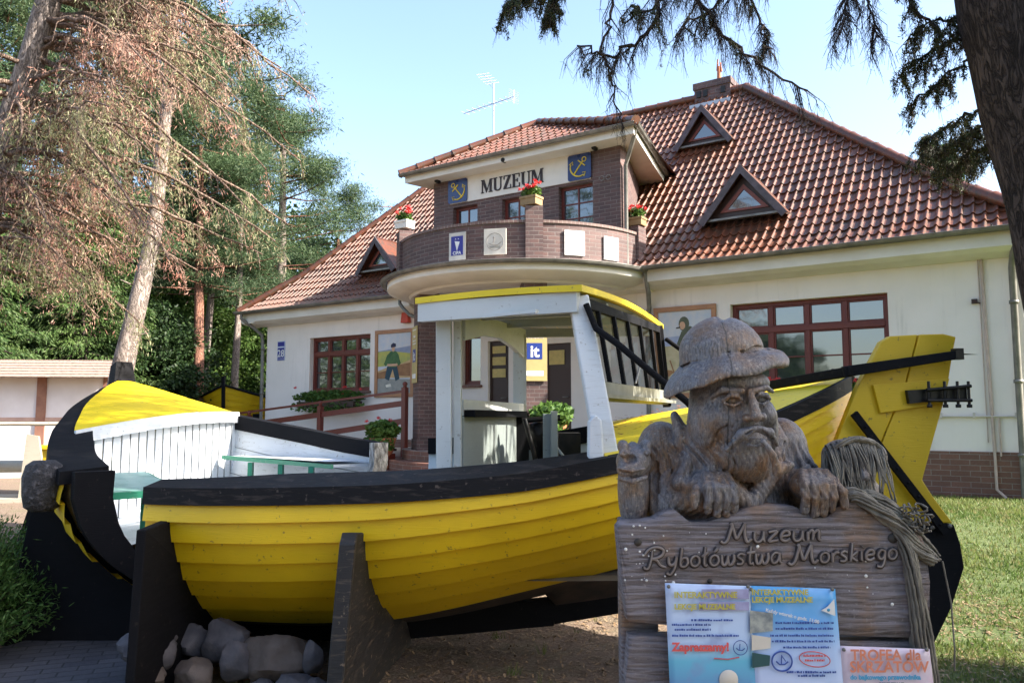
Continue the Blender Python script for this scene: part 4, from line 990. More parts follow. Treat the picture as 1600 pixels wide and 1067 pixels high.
# front windows: slanted panel with five dark stiles
WA = V(.50,4.84,1.80); WB = V(.41,4.86,2.31); WC = V(1.34,6.95,1.80); WD = V(1.31,7.05,2.37)
def wp(f, g, o=0): 
    p = WA.lerp(WC, f).lerp(WB.lerp(WD, f), g); nrm = (WC-WA).cross(WB-WA).normalized(); 
    if nrm.x < 0: nrm = -nrm
    return p+nrm*o
mb = nmb()
mb.bar(wp(0,1), wp(1,1), .035, .06); mb.bar(wp(0,0), wp(1,0), .035, .04)
for f, wd in ((.02,.035),(.17,.028),(.34,.034),(.51,.034),(.68,.034),(.85,.028),(.985,.035)):
    nv = wp(f,.5,1)-wp(f,.5,0); mb.bar(wp(f,0), wp(f,1), wd, .028, up=nv)
mb.build('window_frame', BLACK, sb)
CLEAR = bpy.data.materials.new('clear_glass'); N_, Ln_, P_ = nt(CLEAR)
tr = N_.new('ShaderNodeBsdfTransparent'); gl = N_.new('ShaderNodeBsdfGlossy'); gl.inputs['Roughness'].default_value = .03; fr_ = N_.new('ShaderNodeFresnel'); fr_.inputs[0].default_value = 2.0; mx_ = N_.new('ShaderNodeMixShader'); mx_.inputs[0].default_value = .32
tr.inputs[0].default_value = (.82,.86,.85,1); Ln_.new(tr.outputs[0], mx_.inputs[1]); Ln_.new(gl.outputs[0], mx_.inputs[2]); Ln_.new(mx_.outputs[0], N_['Material Output'].inputs[0])
for f0, f1 in ((.03,.17),(.18,.33),(.35,.50),(.52,.67),(.69,.84),(.86,.97)):
    mb = nmb(); mb.add([wp(f0,.03,-.005), wp(f1,.03,-.005), wp(f1,.97,-.005), wp(f0,.97,-.005)], [(0,1,2,3)], False); mb.build('window_pane', CLEAR, sb)
mb = nmb(); mb.bar(wp(-.02,-.09), wp(1.02,-.07), .05, .12); mb.bar(wp(-.02,-.16,.03), wp(1.02,-.14,.03), .09, .025); mb.build('window_sill', pmat('grey_green_sill', (.14,.14,.11), (.20,.20,.17), 6, .7, .3), sb)  # sill board in a dark grey-green
mb = nmb(); mb.bar(wp(1.0,-.2), wp(1.0,1.05), .06, .07, up=(0,1,0)); mb.build('corner_post', BLACK, sb)
mb = nmb(); mb.tube([wp(.42,.05,.04), wp(.5,.3,.05)], .008, 5); mb.build('wiper', ZINC, sb)
# stays
def pole(label, pts, r, cat='stay pole'):
    o = MB(); p0 = V(pts[-1]); o.tube([V(p)-p0 for p in pts], r*.78, 8); q = o.build('stay_pole', BLACK, None); q.location = p0; tag(q, label, cat, 'black poles braced from the wheelhouse'); return q
pole('thick black pole sloping from the near wheelhouse corner down behind the carved hat', [(.445,4.74,2.27),(.50,4.71,2.12),(.62,4.64,2.02),(1.0,4.55,1.68),(1.55,4.9,1.18)], .026)
pole('thin black pole sloping from the far wheelhouse corner down behind the carved hat', [(1.36,7.0,2.28),(1.95,6.6,1.75)], .026)
# rudder, tiller, irons ---------------------------------------
rd = thing('rudder', 'tall yellow plank rudder with black lower blade at the stern', 'rudder', (2.4,5.12,.1))
RO = V(2.4,5.12,.1)
def rp(x, z, y=5.10): return V(x,y,z)-RO
RUD_Y = m_paint('rudder_yellow', (.66,.42,.008), (.14,.09,.03), .42, .68, amount=.3)
left = [(2.38,2.08),(2.22,1.80),(2.08,1.48),(1.97,1.2),(1.90,.98)]
seam = [(2.62,2.12),(2.52,1.8),(2.38,1.5),(2.24,1.18),(2.17,.95)]
right = [(2.86,2.11),(2.84,2.03),(2.78,1.75),(2.67,1.42),(2.60,1.20),(2.66,1.10),(2.78,.93)]
mb = MB(); mb.ext([rp(*p) for p in [(2.38,2.08),(2.44,2.115),(2.615,2.125)]+[(x-.003,z) for x,z in seam[1:]]+left[::-1][:-1]], V(0,.07,0)); mb.build('plank', RUD_Y, rd, bevel=.008)
mb = MB(); mb.ext([rp(*p) for p in [(2.623,2.125),(2.78,2.13)]+right+[(x+.003,z) for x,z in seam[::-1][:-1]]], V(0,.07,0)); mb.build('plank', RUD_Y, rd, bevel=.008)
mb = MB(); mb.ext([rp(x,z,5.09) for x,z in [(1.90,.97),(2.17,.945),(2.78,.925),(2.815,.80),(2.83,.66),(2.74,.42),(2.62,.2),(2.5,.06),(2.1,.06),(1.84,.7)]], V(0,.09,0)); mb.build('lower_blade', BLACK, rd, bevel=.008)
mb = MB()
for k in range(6): mb.lathe([(0,-.012),(.012,-.01),(.014,0)], rp(2.2+k*.11,.905+.01*(k%2),5.088), 8, axis='Y')
mb.build('bolt', ZINC, rd)
mb = MB(); mb.ext([rp(*p,5.075) for p in [(2.30,1.80),(2.79,1.84),(2.74,1.68),(2.34,1.62)]], V(0,.022,0)); mb.build('patch_board', RUD_Y, rd, bevel=.004)
mb = MB(); mb.bar(rp(2.16,1.62,5.05), rp(2.70,.88,5.05), .045, .03, up=(0,1,0)); 
for k in range(9): c = rp(2.16+.54*k/8.6,1.62-.74*k/8.6,5.03); mb.lathe([(0,-.008),(.008,-.006),(.010,0)], c, 6, axis='Y')
mb.build('iron_strap', BLACK, rd)
mb = MB(); mb.ext([rp(2.50,1.765,5.04), rp(2.76,1.78,5.04), rp(2.87,1.80,5.03), rp(2.87,1.70,5.03), rp(2.76,1.705,5.04), rp(2.51,1.68,5.04)], V(0,.035,0))
mb.tube([rp(2.60,1.765,5.0),rp(2.88,1.79,5.0)], .012, 6); mb.tube([rp(2.60,1.70,5.0),rp(2.88,1.70,5.0)], .012, 6)
for x in (2.62,2.72,2.80,2.87): mb.tube([rp(x,1.66,5.01), rp(x,1.82,5.01)], .009, 6); mb.lathe([(0,0),(.018,0),(.018,.02),(0,.02)], rp(x,1.655,5.01), 6)
mb.build('clamp', BLACK_METAL, rd)
tl = thing('tiller', 'long black tiller beam laid across the rudder head', 'tiller', (2.4,5.1,1.9))
TO = V(2.4,5.1,1.9); mb = MB(); mb.bar(V(1.75,5.95,1.80)-TO, V(2.15,5.02,1.885)-TO, .06, .06); mb.bar(V(2.10,5.05,1.88)-TO, V(2.80,5.0,1.985)-TO, .05, .07, h1=.055); mb.build('beam', BLACK, tl, bevel=.006)
mb = MB(); mb.box((.38,-.13,.055),(.43,-.07,.125)); mb.ext([V(.43,-.1,.085),V(.54,-.1,.088),V(.43,-.1,.095)], V(0,.01,0)); mb.build('tip_iron', BLACK_METAL, tl)

# ---------------------------------------------------------------- bow half
bt_ = [(0,0),(.25,.24),(.6,.42),(1.07,.66),(1.5,.85),(1.94,1.0),(2.4,1.16),(2.95,1.30),(3.5,1.40),(4.3,1.46)]
BH = Hull((-4.60,9.42,0), (.657,-.753), (-1,-1), lambda t: spl(bt_, t, .15) if t > .02 else 0,
    lambda t: spl([(-.2,2.08),(0,2.0),(.5,1.88),(1.07,1.76),(1.94,1.58),(2.95,1.38),(3.6,1.28),(4.3,1.22)], t),
    lambda t: spl([(0,.9),(1,.5),(2,.3),(4.5,.22)], t), lambda t: interp([(0,0),(1.4,-.07),(3.4,.05)], t))
bb = thing('fishing_boat_bow_half', 'bow half of the cut boat with yellow foredeck and white inside', 'fishing boat', (-3.2,7.9,0))
OFF = Vector((-3.2,7.9,0)); TOFF = Matrix.Translation(-OFF)
TN = 4.13; TF = 3.46
tn2 = list(np.linspace(.02,TN,44)); tf2 = list(np.linspace(.02,TF,40))
mb = nmb(); BH.strakes(mb, tn2, 1, 7); BH.strakes(mb, tf2, -1, 7); mb.build('hull_planking', YELLOW, bb)
mb = nmb()
for side, ts in ((1, tn2),(-1, tf2)):
    rows = [[BH.skin(t, side, 1.0) for t in ts], [BH.pt(t, .2*side, max(.14, BH.zb(t)-.1)) for t in ts], [BH.pt(t, .02*side, max(.08, BH.zb(t)-.15)) for t in ts]]
    mb.grid(rows if side < 0 else [r[::-1] for r in rows], True)
mb.build('bottom_planking', MATS['tarred_bottom'], bb)
mb = nmb(); mb.bar(BH.pt(.5,0,.2), BH.pt(4.0,0,.12), .1, .16)
mb.bar(BH.pt(.75,0,.15), BH.pt(-.02,0,2.0), .16, .20, up=(1,-1,0)); mb.bar(BH.pt(-.02,0,1.9), BH.pt(-.10,0,2.22), .26, .20, up=(1,-1,0), w1=.18); mb.build('stem_post', BLACK, bb)
mb = nmb(); BH.inner(mb, list(np.linspace(1.2,TN,30)), 1, .05, .98, 7); BH.inner(mb, list(np.linspace(1.2,TF,30)), -1, .05, .98, 7)
# plank seams on the far inner side: thin battens
mb.build('inner_planking', WHITE_PAINT, bb)
mb = nmb()
for v in (.28,.5,.72):
    mb.tube([BH.skin(t,-1,v,-.052) for t in np.linspace(1.3,TF,14)], .004, 4, False)
mb.build('plank_seam', pmat('seam_grey', (.25,.27,.28)), bb)
mb = nmb(); mb.grid([[BH.pt(t, f*(.72 if f > 0 else .80), .86 if f <= 0 else .86-.22*f) for t in np.linspace(1.5,3.8,8)] for f in (-1,-.5,0,.5,1)]); mb.build('floor_boards', WHITE_PAINT, bb)
mb = nmb(); rail(mb, BH, tn2, 1, lambda t: interp([(0,.10),(.8,.22),(2,.30),(3.0,.33),(TN,.30)], t), .03, .09); mb.build('gunwale', BLACK, bb)
mb = nmb(); rail(mb, BH, tf2, -1, lambda t: interp([(0,.10),(1.2,.12),(TF,.10)], t), .0, .16, .15); mb.build('gunwale', BLACK, bb)
# foredeck, camber, fascia, bulkhead
TD0, TD1 = 2.62, 1.48   # aft edge on the near and far side
rows = []
for f in np.linspace(1,-1,17):
    row = []
    for s in np.linspace(0,1,16):
        tE = TD0+(TD1-TD0)*(1-f)/2 if True else 0
        t = .06+(tE-.06)*s; ze = BH.sheer(t,1)+(BH.sheer(t,-1)-BH.sheer(t,1))*(1-f)/2
        inset = .88 if f > 0 else .95
        row.append(BH.pt(t, f*inset, ze+.03+.05*(1-f*f)*min(1,BH.hb(t)) ))
    rows.append(row)
mb = nmb(); mb.grid(rows, True); mb.build('foredeck', YELLOW_DECK, bb)
mb = nmb(); ed = [r[-1] for r in rows]
for i in range(16): mb.ext([ed[i]+V(0,0,.006), ed[i+1]+V(0,0,.006), ed[i+1]-V(0,0,.11), ed[i]-V(0,0,.11)], V(.028,-.028,0))
mb.build('deck_fascia', WHITE_PAINT, bb)
mb = nmb(); a = ed[0]; b = ed[-1]; n = 21; dd = V(-.02,.03,0)
for k in range(n):
    p = a.lerp(b, k/n+.004)+dd; q = a.lerp(b, (k+1)/n-.004)+dd
    zt = max(ed[min(16,int(k*16/n))].z, ed[min(16,int((k+1)*16/n))].z)-.09
    fr0 = max(0, .55-4*(k/n)*(1-k/n)*.9)*0; mb.ext([V(p.x,p.y,.5), V(q.x,q.y,.5), V(q.x,q.y,zt), V(p.x,p.y,zt)], V(.02,-.02,0))
mb.build('bulkhead', WHITE_PAINT, bb)
# sawn end: black frame following the section on the near side
mb = nmb(); vs_ = list(np.linspace(.0,1,12))
o_ = [BH.skin(TN, 1, v, -.035) for v in vs_]; i_ = [BH.skin(TN, 1, v*.97, -.28+.04*v) for v in vs_]
ax = BH.a
for k in range(11): mb.ext([o_[k]+ax*.02, o_[k+1]+ax*.02, i_[k+1]+ax*.02, i_[k]+ax*.02], ax*.10)
mb.ext([o_[-1]+ax*.02, i_[-1]+ax*.02, BH.pt(TN,0,.12)+ax*.02, BH.pt(TN,0,.05)+ax*.02], ax*.1)
mb.build('end_frame', BLACK, bb)
mb = nmb(); o_ = [BH.skin(TF, -1, v, .03) for v in vs_]; i_ = [BH.skin(TF, -1, v, -.12) for v in vs_]
for k in range(11): mb.ext([o_[k]+ax*.02, o_[k+1]+ax*.02, i_[k+1]+ax*.02, i_[k]+ax*.02], ax*.09)
mb.build('end_frame', pmat('silvery_wrapped_frame', (.55,.53,.50), (.06,.055,.05), 24, .35, .9, 60, .02, metal=.3, stretch=(1,1,.4)), bb)
# benches
mb = nmb(); mb.grid([[BH.pt(t, -f, 1.185) for t in (1.75,2.3,3.0,3.42)] for f in (.93,.62)], False)
mb.ext([BH.pt(1.75,-.93,1.16), BH.pt(3.42,-.95,1.13), BH.pt(3.42,-.66,1.13), BH.pt(1.75,-.62,1.16)], (0,0,.024)); bn = mb.build('bench', WHITE_PAINT, bb)
mb = nmb(); mb.bar(BH.pt(1.70,-.61,1.17), BH.pt(3.44,-.65,1.14), .03, .04); mb.build('bench_edge', GREEN, bn)
for t in (2.15,2.65,3.15):
    mb = nmb(); mb.bar(BH.pt(t,-.63,.85), BH.pt(t,-.63,1.13), .065, .045); mb.build('leg', GREEN, bn)
mb = nmb(); mb.ext([BH.pt(2.85,.90,1.10), BH.pt(3.85,.90,1.03), BH.pt(3.85,.44,1.03), BH.pt(2.85,.44,1.10)], (0,0,.03)); b2 = mb.build('bench', m_paint('worn_green_paint', (.22,.42,.36), (.02,.2,.12), .35, .5, amount=.8), bb)
mb = nmb(); mb.bar(BH.pt(3.87,.90,1.03), BH.pt(3.87,.42,1.03), .035, .05); mb.bar(BH.pt(2.85,.43,1.10), BH.pt(3.87,.43,1.03), .03, .045); mb.build('bench_edge', GREEN, b2)
for t,f in ((3.82,.47),(3.3,.5)):
    mb = nmb(); mb.bar(BH.pt(t,f,.5), BH.pt(t,f,1.02), .06, .045); mb.build('leg', GREEN, b2)
# black fender bundle and supports
t = thing('fender', 'rough dark cork fender bundle hung outside the bow half', 'fender', (-3.2,5.5,1.13))
mb = MB(); prof = [(0,-.17),(.07,-.17),(.11,-.14),(.125,-.06),(.13,.06),(.11,.14),(.07,.17),(0,.17)]; mb.lathe(prof, (0,0,0), 20)
o = mb.build('cork', pmat('black_cork', (.03,.028,.03), (.16,.15,.16), 30, .8, 1.0, 28, .03, lo=.52, hi=.8), t)
def plate(name, label, poly, vec, mat=BLACK, grp='black plank supports under the boat'):
    c = V(poly[0]); c = V(c.x, c.y, 0); mb = MB(); mb.ext([V(p)-c for p in poly], vec); o = mb.build(name, mat, None, bevel=.008); o.location = c; tag(o, label, 'boat support', grp); return o
plate('boat_support', 'tall black plank support under the sawn end of the yellow stern half', [(-2.085,4.42,-.02),(-2.05,4.42,.985),(-2.10,5.22,1.0),(-2.02,5.75,.25),(-1.95,6.2,-.02)], V(.055,0,0))
plate('boat_support', 'weathered black plank support against the middle of the yellow hull', [(-.97,4.22,-.02),(-.915,4.30,.93),(-.93,4.42,.97),(-.90,4.72,.93),(-.88,5.05,.5),(-.80,5.5,.28),(-.80,5.9,-.02)], V(.085,.0,0), m_paint('worn_black_wood', (.018,.017,.018), (.22,.16,.11), .6, .54, amount=.85))
plate('boat_support', 'black plank support below the bow half beside the paving', [(-3.58,5.75,0),(-3.42,5.75,.97),(-3.2,5.75,.99),(-2.9,5.75,.62),(-2.6,5.75,.36),(-2.2,5.75,.15),(-2.0,5.75,0)], V(0,.06,0))
plate('boat_support', 'black plank support under the foredeck beside the hedge', [(-4.75,7.6,.05),(-4.45,7.6,1.1),(-4.0,7.5,.95),(-3.7,7.6,.1)], V(0,.06,0))
plate('boat_support', 'black plank support under the after deck behind the carved sign', [(1.6,4.9,0),(1.6,4.95,.75),(1.6,5.35,.6),(1.6,5.7,0)], V(.06,0,0))
# distant yellow boat behind the corner
fb = thing('yellow_boat', 'small yellow clinker boat with black stem standing by the far house corner', 'rowing boat', (-8.68,24.0,1.38))
mb = MB(); mats = [YELLOW, BLACK]
fw = [(-1.15,.9,.5),(-.75,.35,.7),(0,0,1.0),(.75,.5,.75),(1.6,1.4,.5)]
for z0, z1 in ((0,1),):
    for (a,b) in zip(fw[:-1], fw[1:]):
        for k in range(5):
            f0, f1 = k/5, (k+1)/5; q = lambda p, f, o=0: V(p[0]*(.55+.45*f), p[1]*(.8+.2*f)+.25*(1-f)-o, .1+(p[2]+.15-.1)*f)
            mb.add([q(a,f0,.02), q(b,f0,.02), q(b,f1), q(a,f1)], [(0,1,2,3)], False)
mb.build('planking', YELLOW, fb)
mb = MB(); mb.tube([V(x,y-.02,z+.16) for x,y,z in fw], .04, 6); mb.bar(V(0,.05,0), V(0,-.06,1.42), .09, .09, up=(0,1,0)); mb.box((-.8,.5,-1.1),(-.6,.7,.3)); mb.box((.7,.6,-1.1),(.9,.8,.3)); mb.build('stem_and_rim', BLACK, fb)
gk = thing('green_kiosk', 'small green timber kiosk roof beside the far house corner', 'kiosk', (-10.2,31.5,.35))
mb = MB(); mb.box((-.6,-.5,1.75),(.9,.5,1.9)); 
for x in (-.5,-.1,.3,.7): mb.box((x,-.45,0),(x+.1,-.35,1.75))
mb.box((-.5,-.44,.6),(.8,-.37,.7)); mb.build('timber', GREEN, gk)
# ---------------------------------------------------------------- trees
NP = np.array
def shards(rs, C, D, ln, wd, jit=.5):
    """thin leaf quads at centres C along directions D"""
    n = len(C); D = D+rs.normal(0, jit, (n,3)); D /= np.linalg.norm(D,axis=1)[:,None]+1e-9
    S = np.cross(D, rs.normal(size=(n,3))); S /= np.linalg.norm(S,axis=1)[:,None]+1e-9
    l = (ln*rs.uniform(.6,1.4,(n,1))); w = (wd*rs.uniform(.6,1.4,(n,1)))
    return np.stack([C-D*l*.5, C-D*l*.1+S*w*.5, C+D*l*.5, C-D*l*.1-S*w*.5], 1).reshape(-1,3)
def trunk_mb(pts, rad, n=14, seed=0, knob=.06):
    mb = MB(); P = []; rs = random.Random(seed); m = len(pts); pts = [Vector(p) for p in pts]
    fine = []
    for i in range(m-1):
        for k in range(5): t = k/5; fine.append((pts[i].lerp(pts[i+1], t), rad[i]+(rad[i+1]-rad[i])*t))
    fine.append((pts[-1], rad[-1]))
    for i,(p,r) in enumerate(fine):
        row = []
        for k in range(n+1):
            a = 2*math.pi*(k%n)/n; rr = r*(1+knob*noise.noise(Vector((math.cos(a)*1.5, math.sin(a)*1.5, p.z*1.5+seed)))*2)
            row.append(p+V(math.cos(a)*rr, math.sin(a)*rr, 0))
        P.append(row)
    mb.grid(P, True); return mb
BARK_P = m_bark('pine_bark', (.36,.25,.19), (.17,.12,.10), 9); BARK_L = m_bark('pale_spruce_bark', (.40,.33,.29), (.20,.16,.14), 10, .6)
BARK_D = m_bark('dark_spruce_bark', (.10,.075,.065), (.035,.026,.024), 9, 1.0); BARK_R = m_bark('red_pine_bark', (.42,.20,.13), (.20,.11,.09), 8)
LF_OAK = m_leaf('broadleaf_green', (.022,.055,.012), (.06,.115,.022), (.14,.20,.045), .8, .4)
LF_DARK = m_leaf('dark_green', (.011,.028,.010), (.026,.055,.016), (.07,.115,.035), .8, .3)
LF_PINE = m_leaf('pine_needles', (.025,.055,.025), (.065,.11,.045), (.15,.19,.09), .9, .3)
LF_SPR = m_leaf('spruce_needles', (.035,.075,.02), (.07,.12,.03), (.13,.18,.06), .9, .3)
LF_DEAD = m_leaf('dead_rust_needles', (.52,.24,.18), (.40,.26,.20), (.66,.45,.36), .9, .35)
LF_DEADG = m_leaf('olive_dead_needles', (.24,.27,.12), (.36,.33,.19), (.46,.42,.28), 1.1, .35)
def clump_crown(rs, n_cl, per, centre, rad, csize, leaf, aspect=.6, shell=.5):
    """leaves gathered in clumps inside an uneven ellipsoid"""
    d = rs.normal(size=(n_cl,3)); d /= np.linalg.norm(d,axis=1)[:,None]
    r = shell+(1-shell)*rs.rand(n_cl,1)**.6; lump = 1+.22*NP([noise.noise(Vector(x*1.8+7.1)) for x in d])[:,None]
    c = NP(centre)+d*NP(rad)*r*lump
    C = np.repeat(c, per, 0); o = rs.normal(size=(len(C),3)); o /= np.linalg.norm(o,axis=1)[:,None]
    C = C+o*csize*(rs.rand(len(C),1)**.5)*NP([1,1,.6])*rs.uniform(.6,1.3,(n_cl,1)).repeat(per,0)
    D = o*.6+NP([0,0,-.35]); return shards(rs, C, D, leaf, leaf*aspect, .5)
def pine_crown(rs, n_br, per, z0, z1, r, leaf):
    Q = []; B = MB()
    for k in range(n_br):
        f = rs.rand(); z = z0+(z1-z0)*f; a = rs.uniform(0,6.28); l = r*(1-.55*f)*rs.uniform(.6,1.1)
        e = NP([math.cos(a)*l, math.sin(a)*l, z+l*rs.uniform(-.05,.35)]); s = NP([0,0,z])
        B.tube([s, s*.5+e*.5+NP([0,0,-.1]), e], [.035,.022,.008], 4, False)
        for q in range(5):
            c = s+(e-s)*rs.uniform(.45,1.05)+rs.normal(0,.18,3); Q.append((c, per//5))
    C = np.concatenate([np.repeat(c[None],n,0)+rs.normal(0,1,(n,3))*NP([.34,.34,.15])*r*.25 for c,n in Q])
    return shards(rs, C, NP([[0,0,.25]])+rs.normal(0,.7,(len(C),3)), leaf, leaf*.15, .3), B
def tree(name, label, cat, loc, trunk_pts, trunk_r, bark, crown_me, rz=0, scale=1, group=None, branches=None):
    t = thing(name, label, cat, loc, rz, group); o = trunk_mb(trunk_pts, trunk_r, seed=int(abs(loc[0]*7))).build('trunk', bark, t)
    if branches: link('branches', branches, o)
    if crown_me: c = link('crown', crown_me, t)
    return t
rs = np.random.RandomState(11)
# shared crowns
crA = quads_mesh('crown_a', clump_crown(rs, 420, 95, (0,0,0), (2.6,2.4,2.9), .55, .13), 4, LF_OAK)
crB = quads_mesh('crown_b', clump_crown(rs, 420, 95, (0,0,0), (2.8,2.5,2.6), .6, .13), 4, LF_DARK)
pq, pb = pine_crown(rs, 40, 950, -3.6, 3.6, 3.2, .15); crP = quads_mesh('crown_p', pq, 4, LF_PINE); brP = pb.build('tmp', BARK_R); brPm = brP.data; bpy.data.objects.remove(brP)
def spruce_crown(rs, H, r0, nb, per, leaf, mat, droop=.25):
    B = MB(); C = []; D = []
    for k in range(nb):
        f = (k+rs.rand())/nb; z = H*f; a = k*2.4+rs.uniform(-.3,.3); l = r0*(1-f)**.8*rs.uniform(.75,1.1)+.12
        s = NP([0,0,z]); e = NP([math.cos(a)*l, math.sin(a)*l, z-droop*l]); B.tube([s,(s+e)/2+NP([0,0,.03*l]),e], [.03*(1-f)+.01,.015,.005], 4, False)
        t = rs.rand(per,1)**.7; p = s+(e-s)*t+NP([0,0,.06])*np.sin(t*3.1)*l; side = NP([-math.sin(a),math.cos(a),0])
        off = side*rs.normal(0,1,(per,1))*(.30*l*(1.05-t)+.06); p = p+off+NP([0,0,-1])*np.abs(rs.normal(0,.13,(per,1)))
        C.append(p); D.append((e-s)/l*.5+off*1.2+NP([0,0,-.45]))
    return quads_mesh('crown_s', shards(rs, np.concatenate(C), np.concatenate(D), leaf, leaf*.30, .25), 4, mat), B
crS, sb_ = spruce_crown(rs, 9.5, 2.6, 120, 420, .13, LF_SPR); tmp = sb_.build('tmp', BARK_D); brS = tmp.data; bpy.data.objects.remove(tmp)

def px(x, y, Y):  # point that the photo shows at pixel (x, y), at distance Y
    th = math.atan(117/1244); f = 1244; dy = f*math.cos(th)-(533.5-y)*math.sin(th); dz = f*math.sin(th)+(533.5-y)*math.cos(th)
    return V((x-800)*Y/dy, Y, 1.6+dz*Y/dy)
# the woodland behind the fence: broadleaf understorey and pines
wood = [(-19,25,'A',1.25,3.4,'broad green tree at the far left beyond the fence'),(-15.3,24,'B',1.15,3.2,'dark leafy tree behind the left part of the fence'),(-13.4,28,'A',1.2,3.6,'leafy tree behind the white fence left of the leaning trunk'),
        (-11.6,24.5,'B',.95,2.5,'dark leafy tree behind the end of the fence'),(-10.8,29,'A',1.0,2.8,'leafy tree in the gap between fence and museum'),(-12.0,35,'B',1.5,4.4,'dark tree deep in the wood behind the slim trunks'),
        (-22,33,'B',1.7,5.2,'tall dark tree deep in the wood at the far left'),(-17,36,'A',1.7,5.6,'tall leafy tree deep in the wood behind the fence'),(-9.3,38,'B',1.35,3.9,'dark tree deep in the wood beside the museum corner'),
        (-27,44,'B',2.2,7.6,'big dark tree at the back of the wood far left'),(-19.5,45,'A',2.1,8.0,'big leafy tree at the back of the wood'),(-14,46,'B',2.1,7.2,'big dark tree at the back of the wood near the museum')]
for i,(x,y,k,s,zc,lab) in enumerate(wood):
    t = thing('broadleaf_tree', lab, 'tree', (x,y,.3), i*1.7, 'broadleaf trees of the wood behind the fence')
    tr_ = trunk_mb([(0,0,0),(.1,.05,zc*.5),(0,0,zc)], [.16*s,.13*s,.08*s], seed=i).build('trunk', BARK_D, t)
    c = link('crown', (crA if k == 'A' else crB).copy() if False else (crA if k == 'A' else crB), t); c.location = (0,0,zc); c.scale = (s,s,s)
pines = [(-14.6,21.5,9.0,1.0,.20,'pine with pinkish trunk at the left edge behind the fence',BARK_R,.25),(-12.3,27,10.5,1.1,.17,'slim dark pine behind the leaning trunk',BARK_R,.1),(-9.6,24.5,8.4,.95,.16,'pine with a red-brown trunk behind the dead branches',BARK_R,-.2),
         (-10.1,26,8.0,.85,.13,'slim twin-trunked pine left of the museum corner',BARK_L,.15),(-8.9,25.5,7.4,.8,.12,'slim pale pine just left of the yellow boat',BARK_L,.05),(-8.4,28.5,9.5,1.05,.22,'pine with a broad pale trunk at the museum corner',BARK_L,0),
         (-8.0,36,7.9,1.0,.2,'blue-green pine rising behind the left roof slope',BARK_R,0),(-5.9,40,8.3,1.05,.2,'dark pine seen over the left roof beside the balcony bay',BARK_R,0),(-11.8,33,12.5,1.5,.2,'tall pine behind the rusty branches',BARK_R,.3),
         (-15.2,23.5,12.5,1.45,.22,'tall pine towering behind the left edge spruce',BARK_R,.1),(-12.6,25,13.5,1.5,.2,'tall pine towering over the leaning trunk',BARK_R,.2),(-18,30,15.5,1.9,.25,'very tall pine far back at the upper left',BARK_R,-.1)]
for i,(x,y,zc,s,r,lab,bk,lean) in enumerate(pines):
    t = thing('pine_tree', lab, 'pine tree', (x,y,.3), 0, 'pines of the wood behind the museum')
    trunk_mb([(0,0,0),(lean*.3,0,zc*.35),(lean*1.0,.1,zc*.7),(lean*1.2,0,zc+1.5*s)], [r*1.15,r,r*.8,r*.4], seed=i).build('trunk', bk, t)
    c = link('crown', crP, t); c.location = (lean*1.2,0,zc); c.scale = (s,)*3; c.rotation_euler = (0,0,i*2.1); b = link('branches', brPm, t); b.location = c.location; b.scale = c.scale; b.rotation_euler = c.rotation_euler
def spruce(x, y, z, s, rz, lab, tr=.16):
    t = thing('spruce_tree', lab, 'spruce tree', (x,y,z), rz, 'green spruces'); trunk_mb([(0,0,-.3),(0,0,5*s),(0,0,9.4*s)], [tr*s,tr*.6*s,.02], seed=int(x*3)).build('trunk', BARK_D, t)
    for nm, me in (('crown', crS),('branches', brS)): c = link(nm, me, t); c.location = (0,0,1.4*s); c.scale = (s,)*3
    return t
spruce(-13.3,18.6,.3,1.0,0,'dense green spruce behind the fence at the left edge'); spruce(-11.9,22.0,.3,.95,1,'green spruce standing just right of the left edge spruce')
spruce(11.3,21,.3,.80,2,'green spruce behind the right end of the roof'); spruce(13.2,23.5,.3,.88,4,'dark spruce farther back behind the right end of the roof')
# leaning pale trunk before the fence, with its own thin crown above
t = thing('leaning_pine', 'pale rough-barked trunk leaning right in front of the white fence', 'pine tree', (-6.6,13.0,.3))
trunk_mb([(-.12,0,-.1),(.18,0,1.8),(.42,0,3.1),(.64,0,4.3),(.70,0,5.2),(.75,.1,7.0),(.7,.3,9.5)], [.215,.18,.15,.125,.11,.09,.05], seed=4).build('trunk', BARK_L, t)
mb = MB()
for k in range(9):
    z = 2.6+k*.42; a = k*2.2; mb.tube([(.18+.12*(z-1.8),0,z),(.18+.12*(z-1.8)+math.cos(a)*.35,math.sin(a)*.3,z+.06)], [.02,.008], 5)
mb.build('branch_stubs', BARK_L, t)
pq2, pb2 = pine_crown(rs, 30, 400, -2, 2.4, 2.0, .17); c = link('crown', quads_mesh('crown_l', pq2, 4, LF_PINE), t); c.location = (.8,.3,8.6); b = pb2.build('branches', BARK_L, t); b.location = c.location

